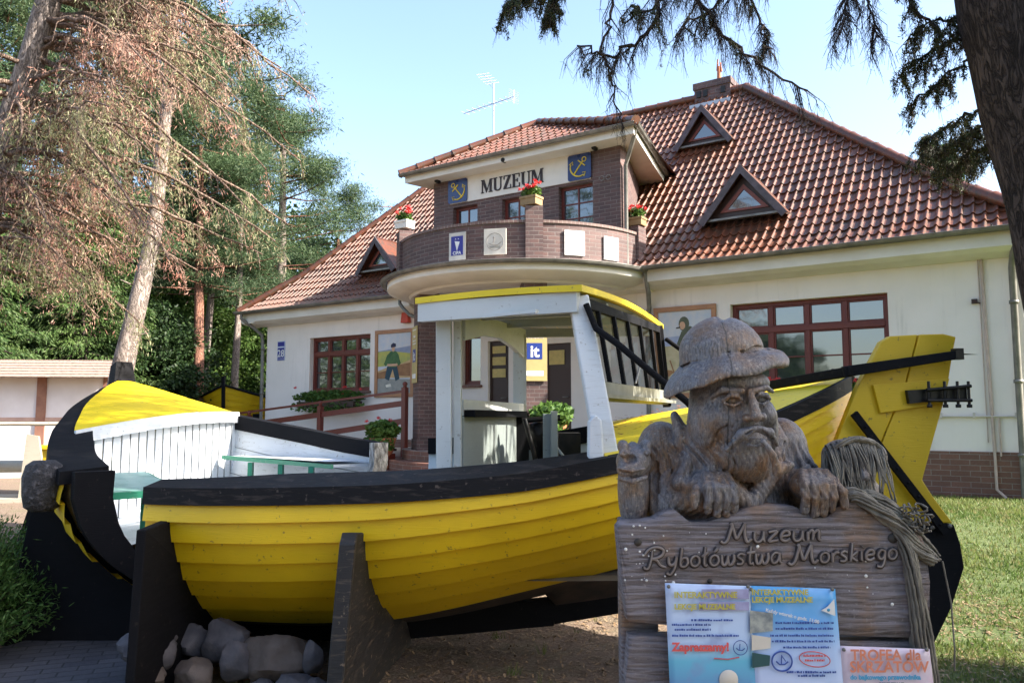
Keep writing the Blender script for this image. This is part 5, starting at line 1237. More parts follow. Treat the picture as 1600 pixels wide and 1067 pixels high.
# big half-dead spruce at the left: drooping limbs with hanging rusty sprays
def dead_spruce():
    rs = np.random.RandomState(21); base = V(-5.95,8.6,0)
    t = thing('half_dead_spruce', 'big half-dead spruce at the left with rusty brown drooping branches', 'spruce tree', tuple(base))
    ctr = [(-.75,0,-.1),(-.36,0,1.6),(.0,0,3.1),(.14,0,3.9),(.42,0,5.0),(.66,0,6.0),(.9,.1,7.4),(1.05,.2,9.5)]
    trunk_mb(ctr, [.26,.22,.19,.175,.15,.135,.11,.06], seed=8).build('trunk', BARK_L, t)
    def tp(z):
        for a,b in zip(ctr[:-1],ctr[1:]):
            if z <= b[2]: f = (z-a[2])/(b[2]-a[2]); return V(a).lerp(V(b), f)
        return V(ctr[-1])
    limbs = MB(); C=[];D=[];CG=[];DG=[];TW=MB()
    def limb(p0, az, L, up, droop, r0, mix):
        """mix: 0 bare, 1 rusty, 2 olive"""
        pts = []; d = V(math.cos(az), math.sin(az), 0); n = 12
        for k in range(n+1):
            f = k/n; p = p0+d*L*f+V(0,0,up*L*f-droop*L*f*f)+V(rs.normal(0,.02),rs.normal(0,.02),rs.normal(0,.02))*(k>0); pts.append(p)
        limbs.tube(pts, [r0*(1-.85*k/n)+.004 for k in range(n+1)], 5)
        side = V(-d.y, d.x, 0)
        ns = int(L*9)
        for k in range(ns):
            f = rs.uniform(.18,1.0); i = min(n-1, int(f*n)); p = pts[i].lerp(pts[i+1], f*n-i)
            sd = side*rs.choice([-1,1])*rs.uniform(.3,1)+d*rs.uniform(.2,.9); l = rs.uniform(.2,.6)*(1.15-.5*f)
            q = p+sd*l*.6+V(0,0,-l*rs.uniform(.15,.7)); q2 = q+sd*.25*l+V(0,0,-l*rs.uniform(.3,.7)); TW.tube([p,q,q2], [.007,.005,.002], 3, False, False)
            m = int(rs.uniform(22,52)); col = mix if rs.rand() < .8 else (1 if mix == 2 else 2)
            if rs.rand() < .22 or f < .22: continue
            tt = rs.rand(m,1); pa = NP(p)+(NP(q)-NP(p))*np.minimum(1,tt*2)+(NP(q2)-NP(q))*np.maximum(0,tt*2-1)
            hang = np.abs(rs.normal(0,.10,(m,1))); cc = pa+NP([0,0,-1])*hang+rs.normal(0,.035,(m,3)); dd = NP([0,0,-.9])+rs.normal(0,.35,(m,3))
            (C if col == 1 else CG).append(cc); (D if col == 1 else DG).append(dd)
    for k in range(118):
        z = 3.3+5.6*(k+rs.rand())/118; 
        if rs.rand() < .78: az = rs.uniform(-.75,.85)
        else: az = rs.uniform(.8,5.5)
        L = rs.uniform(1.1,2.55)*(1.0 if z < 6.5 else .85); up = rs.uniform(-.15,.35); dr = rs.uniform(.3,.62)
        mixx = 1 if rs.rand() < .42 else 2
        if z < 4.0: L *= .75
        limb(tp(z), az, L, up, dr, rs.uniform(.016,.036), mixx)
    for (z,az,L,up,dr) in ((6.0,-.25,2.5,-.1,.45),(5.6,-.1,2.6,-.35,.35),(5.2,-.55,2.4,-.45,.3),(6.4,.0,2.6,.15,.5),(4.7,-.35,2.4,-.3,.35),(6.9,-.4,2.5,.2,.45),(6.6,.25,2.8,.1,.5),(7.1,-.05,2.7,.1,.4),(5.9,.35,2.9,-.05,.35),(5.2,.3,2.9,-.15,.3),(4.8,.1,2.9,-.1,.33),(4.2,.12,2.9,-.02,.25)): limb(tp(z), az, L, up, dr, .032, 1 if dr > .4 else 2)
    limbs.build('limbs', BARK_P, t); TW.build('twigs', BARK_P, t)
    c = link('rusty_sprays', quads_mesh('rusty_sprays', shards(rs, np.concatenate(C), np.concatenate(D), .06, .0085, .45), 4, LF_DEAD), t)
    c = link('olive_sprays', quads_mesh('olive_sprays', shards(rs, np.concatenate(CG), np.concatenate(DG), .06, .0085, .45), 4, LF_DEADG), t)
dead_spruce()

# big dark spruce at the right: leaning trunk, overhead boughs with hanging twigs
def right_spruce():
    rs = np.random.RandomState(33); b = V(3.78,4.7,0); t = thing('large_dark_spruce', 'large dark spruce trunk leaning in at the right edge, boughs hanging overhead', 'spruce tree', tuple(b))
    ctr = [(0,0,-.1),(-.04,0,.6),(-.16,0,1.4),(-.35,0,2.5),(-.48,0,3.3),(-.66,0,4.1),(-.8,0,5.6),(-.8,0,7.5),(-.75,0,10.5)]
    trunk_mb(ctr, [.50,.42,.38,.35,.34,.33,.29,.22,.1], 28, 2, .06).build('trunk', BARK_D, t)
    limbs = MB(); TW = MB(); C=[];D=[]
    def tz(z):
        for a,c in zip(ctr[:-1],ctr[1:]):
            if z <= c[2]: return V(a).lerp(V(c),(z-a[2])/(c[2]-a[2]))
        return V(ctr[-1])
    def bough(pts, r0, dens, hang, leafy):
        pts = [V(p) for p in pts]; fine = []
        for i in range(len(pts)-1):
            for k in range(6): fine.append(pts[i].lerp(pts[i+1], k/6)+V(*rs.normal(0,.012,3)))
        fine.append(pts[-1]); n = len(fine)
        limbs.tube(fine, [r0*.7*(1-.85*k/n)+.003 for k in range(n)], 5)
        Lt = sum((fine[i+1]-fine[i]).length for i in range(n-1))
        for k in range(int(Lt*dens)):
            f = rs.uniform(.06,1); i = min(n-2,int(f*(n-1))); p = fine[i].lerp(fine[i+1], f*(n-1)-i); d = (fine[i+1]-fine[i]).normalized(); s = d.cross(V(0,0,1)).normalized()*rs.choice([-1,1])
            l = rs.uniform(.5,1.2)*hang; q = p+s*l*.35+d*l*.25+V(0,0,-l*.35); q2 = q+d*l*.12+V(0,0,-l*.45)+V(*rs.normal(0,.02,3)); TW.tube([p,q,q2], [.0032,.0022,.001], 3, False, False)
            for j in range(6):
                a = p.lerp(q, rs.rand()) if rs.rand() < .5 else q.lerp(q2, rs.rand()); TW.tube([a, a+V(*rs.normal(0,.03,3))+V(0,0,-.07*rs.rand()-.03)], [.0014,.0008], 3, False, False)
            if rs.rand() < leafy:
                m = int(rs.uniform(60,110)); tt = rs.rand(m,1); pa = NP(p)+(NP(q)-NP(p))*np.minimum(1,tt*2)+(NP(q2)-NP(q))*np.maximum(0,tt*2-1)
                C.append(pa+rs.normal(0,.010,(m,3))); D.append(NP([0,0,-.5])+rs.normal(0,.6,(m,3)))
    def B(l, Y): return [px(x,y,yy)-b for (x,y),yy in zip(l, np.linspace(Y[0],Y[1],len(l)))]
    # visible hanging boughs (they spring from the trunk above the picture)
    top = lambda z: [tz(z)]
    bough(top(6.2)+B([(1020,-60),(1030,25),(1000,65),(950,88),(902,72)],(5.6,5.2)), .028, 34, .22, .03)
    bough(top(6.0)+B([(1075,-70),(1090,0),(1130,55),(1185,100),(1262,142)],(5.6,5.4)), .03, 40, .26, .03)
    bough(B([(965,-60),(955,20),(940,75),(955,130),(968,185)],(5.5,5.5)), .014, 34, .22, .03)
    bough(top(5.6)+B([(1150,-50),(1185,35),(1200,65),(1195,80)],(5.8,5.6)), .014, 40, .16, .1)
    bough(top(6.8)+B([(900,-60),(850,-15),(815,-10),(790,10)],(5.6,5.4)), .016, 30, .16, .8); bough(top(6.8)+B([(900,-60),(862,0),(858,30)],(5.4,5.4)), .01, 34, .10, .8)
    bough(top(6.0)+B([(1310,-60),(1325,10),(1312,55)],(5.2,5)), .014, 50, .2, .0); bough(top(5.8)+B([(1345,-40),(1360,20),(1372,60)],(5.2,5)), .012, 40, .2, .0)
    bough(top(6.1)+B([(1120,-60),(1060,-15),(1010,15),(985,10)],(5.6,5.2)), .018, 40, .22, .05); bough(top(6.1)+B([(1200,-50),(1150,-10),(1100,20),(1060,50)],(5.6,5.2)), .018, 40, .24, .05)
    bough(B([(1400,-40),(1425,15),(1470,50),(1490,60)],(5,4.9)), .016, 50, .2, .4)
    bough([tz(4.25)]+B([(1500,60),(1455,80),(1420,100),(1405,118)],(5.0,5.3)), .014, 38, .20, .75)
    bough([tz(4.0)]+B([(1510,100),(1470,125),(1440,150),(1412,168)],(5.0,5.4)), .012, 30, .16, .8)
    bough([tz(3.95)]+B([(1520,30),(1480,30),(1440,40),(1412,70)],(5.0,5.2)), .013, 34, .22, .6)
    bough([tz(3.6)]+B([(1525,175),(1490,190),(1455,215),(1440,222)],(5.0,5.6)), .014, 40, .18, .8)
    bough([tz(3.5)]+B([(1530,200),(1490,225),(1450,235)],(5.1,5.8)), .016, 60, .22, 1.0); bough([tz(3.4)]+B([(1540,230),(1500,250),(1465,262)],(5.2,6.0)), .016, 60, .2, 1.0)
    # upper crown
    for k in range(120):
        z = (6.1 if (k*2.4)%6.283 < 2.2 or (k*2.4)%6.283 > 4.6 else 7.4)+4.0*k/120; a = k*2.4+rs.uniform(-.3,.3); L = (3.4*(1-(k/145))+.4)*rs.uniform(.7,1.05); p = tz(z); 
        if 2.0 < a%6.283 < 4.4 and k < 44: L *= .45
        e = p+V(math.cos(a)*L, math.sin(a)*L, -.22*L); bough([p, p.lerp(e,.5)+V(0,0,.12*L), e], .03, 14, .45, 1.0)
    for k in range(34):  # extra boughs out of view, added to dapple the foredeck
        z = 6.3+2.4*k/34; a = rs.uniform(.8,2.3); L = rs.uniform(1.6,3.0); p = tz(z); e = p+V(math.cos(a)*L, math.sin(a)*L, -.12*L); bough([p, p.lerp(e,.5)+V(0,0,.12*L), e], .03, 16, .4, 1.0)
    limbs.build('limbs', BARK_D, t); TW.build('twigs', BARK_D, t)
    link('needles', quads_mesh('needles', shards(rs, np.concatenate(C), np.concatenate(D), .032, .0065, .3), 4, m_leaf('dark_spruce_needles', (.03,.045,.02), (.06,.075,.03), (.12,.09,.06), 2, .15)), t)
right_spruce()
# shade trees outside the picture; those behind the viewer added to darken the foreground
def shade(x, y, s, rz, lab): 
    q = spruce(x, y, 0, s, rz, lab); return q
shade(8.9,1.7,1.05,0,'tall spruce on the sunny side right of the lawn'); shade(-4.6,-5.5,1.1,1,'tall spruce added behind the viewer on the left for shade'); shade(1.4,-7.5,1.1,3,'tall spruce added straight behind the viewer for shade'); shade(6.6,-4.2,1.1,5,'tall spruce added behind the viewer on the right for shade'); shade(11.6,1.0,1.3,2,'taller spruce behind the sunny side spruce')
for i,(x,y,k,s,zc) in enumerate(((-14,-16,'A',1.2,3.2),(-5,-24,'B',1.3,3.4),(5,-22,'A',1.2,3.0),(-22,-8,'B',1.3,3.4))):
    t = thing('broadleaf_tree', 'leafy garden tree standing behind the viewer, mirrored in the museum windows', 'tree', (x,y,0), i, 'garden trees reflected in the windows')
    trunk_mb([(0,0,0),(0,0,zc)], [.2,.12], seed=i).build('trunk', BARK_D, t); c = link('crown', crA if k == 'A' else crB, t); c.location = (0,0,zc); c.scale = (s,)*3
# juniper hedge at the lower left
def hedge():
    rs = np.random.RandomState(9); t = thing('juniper_bush', 'low feathery juniper bush at the lower left edge', 'bush', (-3.9,5.6,0)); C=[];D=[];B=MB()
    for k in range(360):
        a = rs.uniform(0,6.28); r = rs.rand()**.5; e = NP([math.cos(a)*r*.75, math.sin(a)*r*1.5, .25+.75*(1-r*r)*rs.uniform(.6,1)]); s = e*NP([.4,.4,.3]); B.tube([s,e],[.006,.002],3,False,False)
        m = 110; tt = rs.rand(m,1)**.6; C.append(s+(e-s)*tt+rs.normal(0,.05,(m,3))); D.append(np.repeat((e-s)[None],m,0)*1.2+rs.normal(0,.3,(m,3)))
    link('foliage', quads_mesh('foliage', shards(rs, np.concatenate(C), np.concatenate(D), .05, .012, .3), 4, m_leaf('juniper_green', (.04,.10,.02), (.09,.17,.04), (.16,.25,.07), 4, .3)), t); B.build('branches', BARK_D, t)
hedge()
# ---------------------------------------------------------------- carved fisherman sign
SY = 3.10; SK = 3.03
def q3(x, y, dy=0.0):
    """a point of the carving: picture-plane position on the plane Y=SY, pushed dy deeper"""
    p = V((x-800)*SK/1244., SY, 1.6+(650-y)*SK/1244.)
    return np.array([p.x, p.y+dy, p.z])
PXS = SK/1244.
class SDF:
    def __init__(s, lo, hi, h):
        s.lo = np.array(lo, float); s.h = h; s.n = (np.ceil((np.array(hi)-s.lo)/h)).astype(int)+1
        s.F = np.full(s.n, 1e3, np.float32); s.ax = [s.lo[i]+h*np.arange(s.n[i]) for i in range(3)]
    def win(s, lo, hi):
        a = np.maximum(0, np.floor((np.array(lo)-s.lo)/s.h).astype(int)); b = np.minimum(s.n, np.ceil((np.array(hi)-s.lo)/s.h).astype(int)+1)
        sl = tuple(slice(a[i], b[i]) for i in range(3)); X, Y, Z = np.meshgrid(*[s.ax[i][sl[i]] for i in range(3)], indexing='ij'); return sl, X.astype(np.float32), Y.astype(np.float32), Z.astype(np.float32)
    def comb(s, sl, D, k, mode):
        F = s.F[sl]
        if mode == 'add':
            h = np.clip(.5+.5*(F-D)/k, 0, 1); s.F[sl] = F*(1-h)+D*h-k*h*(1-h)
        else:
            h = np.clip(.5-.5*(F+D)/k, 0, 1); s.F[sl] = F*(1-h)+(-D)*h+k*h*(1-h)
    def ell(s, c, r, k=.012, mode='add', rot=None):
        c = np.array(c, float); r = np.array(r, float); m = max(r)+k*2+.02 if rot is not None else r+k*2+.02
        sl, X, Y, Z = s.win(c-m, c+m); X = X-c[0]; Y = Y-c[1]; Z = Z-c[2]
        if rot is not None:
            M = np.array(Matrix.Rotation(R(rot[0]),3,rot[1]).transposed()); X, Y, Z = (M[i][0]*X+M[i][1]*Y+M[i][2]*Z for i in range(3))
        q = np.sqrt((X/r[0])**2+(Y/r[1])**2+(Z/r[2])**2); q2 = np.sqrt((X/r[0]**2)**2+(Y/r[1]**2)**2+(Z/r[2]**2)**2)+1e-6
        s.comb(sl, q*(q-1)/q2, k, mode)
    def cap(s, a, b, ra, rb, k=.01, mode='add'):
        a = np.array(a, float); b = np.array(b, float); m = max(ra,rb)+k*2+.02
        sl, X, Y, Z = s.win(np.minimum(a,b)-m, np.maximum(a,b)+m); d = b-a; L2 = d@d+1e-9
        t = np.clip(((X-a[0])*d[0]+(Y-a[1])*d[1]+(Z-a[2])*d[2])/L2, 0, 1)
        D = np.sqrt((X-a[0]-t*d[0])**2+(Y-a[1]-t*d[1])**2+(Z-a[2]-t*d[2])**2)-(ra+(rb-ra)*t); s.comb(sl, D, k, mode)
    def poly(s, pts, rad, k=.008, mode='add'):
        for i in range(len(pts)-1):
            r = rad if hasattr(rad,'__len__') else [rad]*len(pts); s.cap(pts[i], pts[i+1], r[i], r[i+1], k, mode)
    def box(s, c, hb, rd=.01, k=.01, mode='add'):
        c = np.array(c,float); hb = np.array(hb,float); m = hb+k*2+.03; sl, X, Y, Z = s.win(c-m, c+m)
        qx = np.abs(X-c[0])-hb[0]+rd; qy = np.abs(Y-c[1])-hb[1]+rd; qz = np.abs(Z-c[2])-hb[2]+rd
        D = np.sqrt(np.maximum(qx,0)**2+np.maximum(qy,0)**2+np.maximum(qz,0)**2)+np.minimum(np.maximum(qx,np.maximum(qy,qz)),0)-rd; s.comb(sl, D, k, mode)
    def mesh(s, name, mat):
        """naive surface nets"""
        F = s.F; ins = F < 0; nx, ny, nz = F.shape
        c = [ins[dx:nx-1+dx, dy:ny-1+dy, dz:nz-1+dz] for dx in (0,1) for dy in (0,1) for dz in (0,1)]
        cnt = sum(x.astype(np.int8) for x in c); act = (cnt > 0) & (cnt < 8); idx = -np.ones(act.shape, np.int64); I = np.argwhere(act); idx[act] = np.arange(len(I))
        acc = np.zeros((len(I),3)); num = np.zeros(len(I)); crn = [(dx,dy,dz) for dx in (0,1) for dy in (0,1) for dz in (0,1)]
        val = {q: F[I[:,0]+q[0], I[:,1]+q[1], I[:,2]+q[2]] for q in crn}
        for a in crn:
            for ax in range(3):
                if a[ax]: continue
                b = list(a); b[ax] = 1; b = tuple(b); fa, fb = val[a], val[b]; cr = (fa < 0) != (fb < 0); t = np.where(cr, fa/(fa-fb+1e-12), 0)
                p = np.array(a, float)[None].repeat(len(I),0); p[:,ax] += t; acc += p*cr[:,None]; num += cr
        Vt = s.lo+(I+acc/np.maximum(num,1)[:,None])*s.h; Q = []
        for ax in range(3):
            sh = [slice(1,-1)]*3; A = [slice(0,n) for n in F.shape]; u, v = [(1,2),(2,0),(0,1)][ax]
            sa = [slice(None)]*3; sb2 = [slice(None)]*3; sa[ax] = slice(0,-1); sb2[ax] = slice(1,None)
            cr = ins[tuple(sa)] != ins[tuple(sb2)]; E_ = np.argwhere(cr); ok = (E_[:,u] > 0)&(E_[:,v] > 0)&(E_[:,u] < F.shape[u]-1)&(E_[:,v] < F.shape[v]-1); E_ = E_[ok]
            inside = ins[E_[:,0],E_[:,1],E_[:,2]]; eu = np.zeros(3,int); eu[u] = 1; ev = np.zeros(3,int); ev[v] = 1
            g = lambda P: idx[P[:,0],P[:,1],P[:,2]]
            f = np.stack([g(E_-eu-ev), g(E_-ev), g(E_), g(E_-eu)], 1); f[~inside] = f[~inside][:, ::-1]; Q.append(f)
        return poly_mesh(name, Vt, np.concatenate(Q), mat, True)
def m_carved():
    m = bpy.data.materials.new('carved_weathered_wood'); N, L, P = nt(m)
    v = coords(N, L, 'Object'); big = noise_n(N, L, v, 5.5, 5, .6); grain = noise_n(N, L, coords(N, L, 'Object', (9,9,1.6)), 20, 6, .65)
    fine = noise_n(N, L, v, 70, 5, .6)
    c = mixc(N, L, ramp(N, L, big, [(.45, 0), (.58, 1)]), (.15,.143,.158), (.20,.11,.055))
    c = mixc(N, L, ramp(N, L, grain, [(.38, .85), (.55, 0)]), c, (.04,.03,.03))
    c = mixc(N, L, ramp(N, L, fine, [(.55, 0), (.68, .65)]), c, (.36,.30,.25))
    # long drying crack down the hat and face
    sp = N.new('ShaderNodeSeparateXYZ'); tc = N.new('ShaderNodeTexCoord'); L.new(tc.outputs['Object'], sp.inputs[0]); wob = noise_n(N, L, coords(N, L, 'Object', (.2,.2,1)), 14, 3)
    ma = N.new('ShaderNodeMath'); ma.operation = 'MULTIPLY_ADD'; L.new(wob, ma.inputs[0]); ma.inputs[1].default_value = .03; ma.inputs[2].default_value = -.015-.809
    ad = N.new('ShaderNodeMath'); ad.operation = 'ADD'; L.new(sp.outputs[0], ad.inputs[0]); L.new(ma.outputs[0], ad.inputs[1]); ab = N.new('ShaderNodeMath'); ab.operation = 'ABSOLUTE'; L.new(ad.outputs[0], ab.inputs[0])
    cr = ramp(N, L, ab.outputs[0], [(.0018, 1), (.0042, 0)]); zz = ramp(N, L, sp.outputs[2], [(0,1),(1,1)])
    mr = N.new('ShaderNodeMapRange'); mr.inputs[1].default_value = 1.36; mr.inputs[2].default_value = 1.42; L.new(sp.outputs[2], mr.inputs[0]); mu = N.new('ShaderNodeMath'); mu.operation = 'MULTIPLY'; L.new(cr, mu.inputs[0]); L.new(mr.outputs[0], mu.inputs[1])
    c = mixc(N, L, mu.outputs[0], c, (.008,.006,.006)); L.new(c, P.inputs['Base Color'])
    P.inputs['Roughness'].default_value = .36; P.inputs['Specular IOR Level'].default_value = .7
    bump(N, L, P, grain, .7, .010); bump(N, L, P, fine, .3, .004); bump(N, L, P, big, .4, .02)
    return m
CARVED = m_carved()
fis = thing('fisherman_carving', 'carved wooden bearded fisherman in a brimmed hat leaning over the sign board', 'wood carving', (0,0,0))
S = SDF((.43,2.86,1.17), (1.37,3.52,2.02), .0031)
r = lambda a, b, c: (a*PXS, b*PXS, c*PXS)
# torso and shoulders
S.ell(q3(1148,860,.22), r(130,60,150), .03); S.ell(q3(1062,770,.18), r(52,54,96), .03); S.ell(q3(1236,764,.19), r(50,54,98), .03)
S.ell(q3(1048,704,.14), r(40,42,46), .02); S.ell(q3(1248,702,.16), r(42,44,50), .02)
# sleeves and folds
S.cap(q3(1046,712,.12), q3(1048,795,.04), .085, .080, .015); S.cap(q3(1052,788,.04), q3(1092,778,-.03), .066, .058, .012)
S.cap(q3(1252,712,.14), q3(1272,762,.06), .080, .080, .015); S.cap(q3(1275,760,.05), q3(1284,766,-.02), .066, .056, .012)
for pts in ([(1022,690,.04),(1030,740,.03),(1024,800,-.02)], [(1042,688,.03),(1056,740,.02)], [(1064,700,.03),(1070,742,.02)], [(1262,690,.05),(1280,735,.04)], [(1244,690,.05),(1256,728,.03)], [(1228,730,.04),(1234,770,.03)]):
    S.poly([q3(*p) for p in pts], [.010,.014,.010][:len(pts)] if len(pts) == 3 else [.010,.014], .012, 'sub')
# neck and coat collar with deep lapels
S.ell(q3(1140,800,.09), r(100,56,84), .03); S.ell(q3(1086,738,.10), r(40,50,50), .03); S.ell(q3(1212,738,.10), r(34,50,50), .03)
S.cap(q3(1150,700,.09), q3(1150,800,.10), .085, .10, .02)
S.poly([q3(1066,648,.09), q3(1078,690,.04), q3(1112,732,-.02), q3(1166,786,-.05)], [.016,.040,.046,.036], .010)
S.poly([q3(1222,648,.09), q3(1226,690,.03), q3(1208,735,-.02), q3(1172,786,-.05)], [.018,.036,.040,.034], .010)
S.poly([q3(1074,690,.0), q3(1108,735,-.065), q3(1158,786,-.09)], [.005,.006,.005], .006, 'sub'); S.poly([q3(1231,690,.0), q3(1214,738,-.06), q3(1184,780,-.085)], [.005,.006,.005], .006, 'sub'); S.poly([q3(1169,760,-.1), q3(1170,802,-.09)], .006, .006, 'sub')
S.poly([q3(1088,700,.02), q3(1062,752,-.03), q3(1112,792,-.05)], [.020,.028,.022], .014)
# head, turned a little to the right, narrowing to the chin
S.ell(q3(1146,628,.03), r(60,62,64), .01); S.ell(q3(1150,656,-.005), r(54,52,44), .015); S.ell(q3(1158,690,-.03), r(42,40,36), .02)
S.ell(q3(1156,598,-.055), r(48,30,22), .015)
S.ell(q3(1124,650,-.066), r(24,22,20), .018); S.ell(q3(1194,648,-.070), r(17,20,20), .018)
for ex, ey, w_ in ((1137,624,1.0),(1182,622,.85)):
    S.ell(q3(ex,ey-1,-.148), r(17*w_,11,9), .012, 'sub'); S.ell(q3(ex,ey+1,-.112), r(13*w_,9,9), .003)
    S.poly([q3(ex-14*w_,ey+1,-.128), q3(ex-5*w_,ey-5,-.142), q3(ex+6*w_,ey-5,-.142), q3(ex+13*w_,ey+1,-.130)], .0085, .003)
    S.poly([q3(ex-14*w_,ey+2,-.139), q3(ex,ey+3,-.149), q3(ex+13*w_,ey+2,-.140)], .0032, .002, 'sub')
    S.poly([q3(ex-13*w_,ey+6,-.130), q3(ex,ey+10,-.140), q3(ex+12*w_,ey+5,-.130)], .0055, .004)
    for j in range(2): S.poly([q3(ex-17*w_,ey+10+5*j,-.122), q3(ex-2,ey+17+6*j,-.134), q3(ex+13*w_,ey+11+5*j,-.127)], .0030, .004, 'sub')
S.poly([q3(1108,620,-.092), q3(1122,609,-.128), q3(1150,612,-.146)], [.007,.012,.011], .008); S.poly([q3(1170,611,-.146), q3(1188,606,-.132), q3(1202,612,-.105)], [.010,.011,.007], .008)
for k in range(4): S.poly([q3(1108+k*2,603-k*5,-.105), q3(1150,598-k*6,-.145), q3(1200-k*2,600-k*5,-.115)], .0034, .0035, 'sub')
for k in range(4): S.poly([q3(1112,630+k*6,-.088), q3(1097-k,624+k*11,-.055)], .003, .0035, 'sub')
for k in range(3): S.poly([q3(1160+k*4,604,-.152), q3(1161+k*3.5,612,-.156)], .0028, .003, 'sub')
# nose
S.poly([q3(1163,612,-.140), q3(1165,632,-.158), q3(1166,650,-.178)], [.0125,.0155,.0215], .010); S.ell(q3(1155,653,-.158), r(7.5,8.5,7), .006); S.ell(q3(1178,651,-.158), r(7,8.5,7), .006)
for nx in (1160,1173): S.ell(q3(nx,660,-.176), r(3.2,6,2.6), .003, 'sub')
S.poly([q3(1147,655,-.14), q3(1136,668,-.13), q3(1128,684,-.115)], .0055, .007, 'sub'); S.poly([q3(1187,652,-.14), q3(1196,664,-.125), q3(1201,678,-.115)], .005, .007, 'sub')
# beard, moustache, mouth
S.ell(q3(1158,706,-.055), r(46,30,40), .016); S.ell(q3(1168,722,-.055), r(34,20,30), .014); S.ell(q3(1104,662,.0), r(24,42,50), .014); S.ell(q3(1122,694,-.02), r(24,24,40), .014); S.ell(q3(1206,668,.0), r(12,38,44), .012)
S.poly([q3(1164,668,-.168), q3(1146,677,-.165), q3(1126,700,-.135)], [.013,.020,.010], .008); S.poly([q3(1170,668,-.168), q3(1188,674,-.158), q3(1203,692,-.125)], [.013,.016,.008], .008)
S.ell(q3(1167,687,-.172), r(16,8,4.6), .003, 'sub'); S.poly([q3(1152,685,-.160), q3(1165,682,-.172), q3(1182,685,-.162)], .0045, .003); S.poly([q3(1155,693,-.158), q3(1167,695,-.167), q3(1180,691,-.158)], .0065, .003)
rsb = np.random.RandomState(4)
for k in range(70):      # chin beard strands
    f = k/69; x0 = 1118+f*88; y0 = 700+10*math.sin(f*math.pi)+rsb.uniform(-12,10); dx = (.62-f)*24+rsb.uniform(-5,5); dep = -.098-.066*math.sin(math.pi*min(1,max(0,.12+f*.8)))
    S.poly([q3(x0,y0,dep), q3(x0+dx*.4+rsb.uniform(-3,3),y0+14,dep+.004), q3(x0+dx,y0+30,dep+.030)], [.0030,.0040,.0026], .003, 'sub')
for k in range(15):      # side hair and whiskers
    x0 = 1079+k*3.0; d0 = -.02-.0075*k; S.poly([q3(x0-2,612+k*2,d0+.035), q3(x0+2+k*.8,645+k*2,d0), q3(x0+14+k*.9,680+k*1.5,d0-.012)], .0042, .0030, 'sub')
for k in range(16):      # moustache strands
    f = k/15; x0 = 1150-26*f; S.poly([q3(1163-6*f,670+2*f,-.186+.01*f), q3(x0,676+13*f,-.184+.03*f)], .0022, .0025, 'sub'); S.poly([q3(1171+4*f,670+2*f,-.184+.01*f), q3(1180+18*f,674+12*f,-.176+.035*f)], .0022, .0025, 'sub')
# pipe
S.poly([q3(1175,687,-.182), q3(1188,708,-.192), q3(1196,730,-.185)], [.010,.014,.020], .004); S.poly([q3(1197,731,-.182), q3(1213,722,-.172)], [.021,.020], .006); S.ell(q3(1214,712,-.176), r(5.5,5.5,6), .002, 'sub')
# hat: rounded crown and a wide drooping brim
S.cap(q3(1139,562,.035), q3(1139,552,.035), .160, .156, .012); S.ell(q3(1139,545,.035), r(66,60,48), .02); S.poly([q3(1120,492,-.08), q3(1150,488,.04), q3(1160,497,.12)], .012, .03, 'sub')
sl, X, Y, Z = S.win((.56,2.86,1.58), (1.15,3.45,1.97)); c = q3(1141,560,.03)
xx = (X-c[0])/PXS; yy = (Y-c[1])/PXS; zz = (Z-c[2])/PXS
rr = np.sqrt((xx/np.where(xx < 0,88,95))**2+(yy/80)**2); an = np.arctan2(yy, xx)
cx_ = np.clip(xx/60,0,1); bend = xx*.2+10-6*cx_-np.clip((rr-.62)/.38,0,1.3)*(34-12*cx_)+3.2*np.sin(an*3+.6)*rr+2.2*np.sin(an*7+1.1)*rr-np.clip(-xx-60,0,50)*.12
z2 = zz-bend; rim_ = (rr-1)*80; D = np.where(rim_ > 0, np.sqrt(rim_**2+np.maximum(np.abs(z2)-8,0)**2), np.abs(z2)-9.5)*PXS*.62
D = np.maximum(D, (.35-rr)*80*PXS); S.comb(sl, D, .005, 'add')
D2 = (np.sqrt(((rr-.97)*80)**2+(z2-1)**2)-9.5)*PXS*.7; S.comb(sl, D2, .006, 'add')
gro = (np.sqrt(((rr-.72)*80)**2+(z2-9)**2)-3.6)*PXS*.8; S.comb(sl, gro, .004, 'sub')
# hands over the board: four fingers and a thumb each, bent at the knuckles
def hand(xs, y0, y1, tx, pal, rad=.0175):
    S.ell(q3(pal[0],pal[1],-.045), r(pal[2],28,26), .012)
    for k,x in enumerate(xs):
        l = (0,5,4,-3)[k]; S.poly([q3(pal[0]+(x-pal[0])*.8,y0-4,-.080), q3(x,y0+12,-.124), q3(x+1,y0+30,-.130), q3(x+1,y1+l,-.114)], [rad*1.1,rad*1.12,rad,rad*.86], .003)
        S.poly([q3(x-5,y0+27,-.150), q3(x+7,y0+27,-.150)], .0022, .003, 'sub'); S.poly([q3(x-3,y1+l-5,-.131), q3(x+5,y1+l-5,-.131)], .0018, .002, 'sub')
    S.poly([q3(tx[0],y0+6,-.085), q3(tx[1],y0+22,-.118), q3(tx[2],y1-8,-.118)], [rad*1.15,rad*1.1,rad*.9], .004)
hand((1096,1110,1123,1135), 746, 792, (1090,1078,1076), (1108,758,36))
hand((1243,1257,1271,1284), 742, 792, (1292,1301,1304), (1272,756,40))
Xg, Yg, Zg = (a_.astype(np.float32) for a_ in np.meshgrid(*S.ax, indexing='ij')); low = np.clip((1.53-Zg)/.05,0,1)
rip = np.sin(Xg*235+5*np.sin(Zg*17+Xg*9)+3*np.sin(Zg*43)+Yg*60)+.6*np.sin(Xg*97+4*np.sin(Zg*23)+Yg*140)
S.F += (rip*(.0005+.0014*low)).astype(np.float32); del Xg, Yg, Zg, rip, low
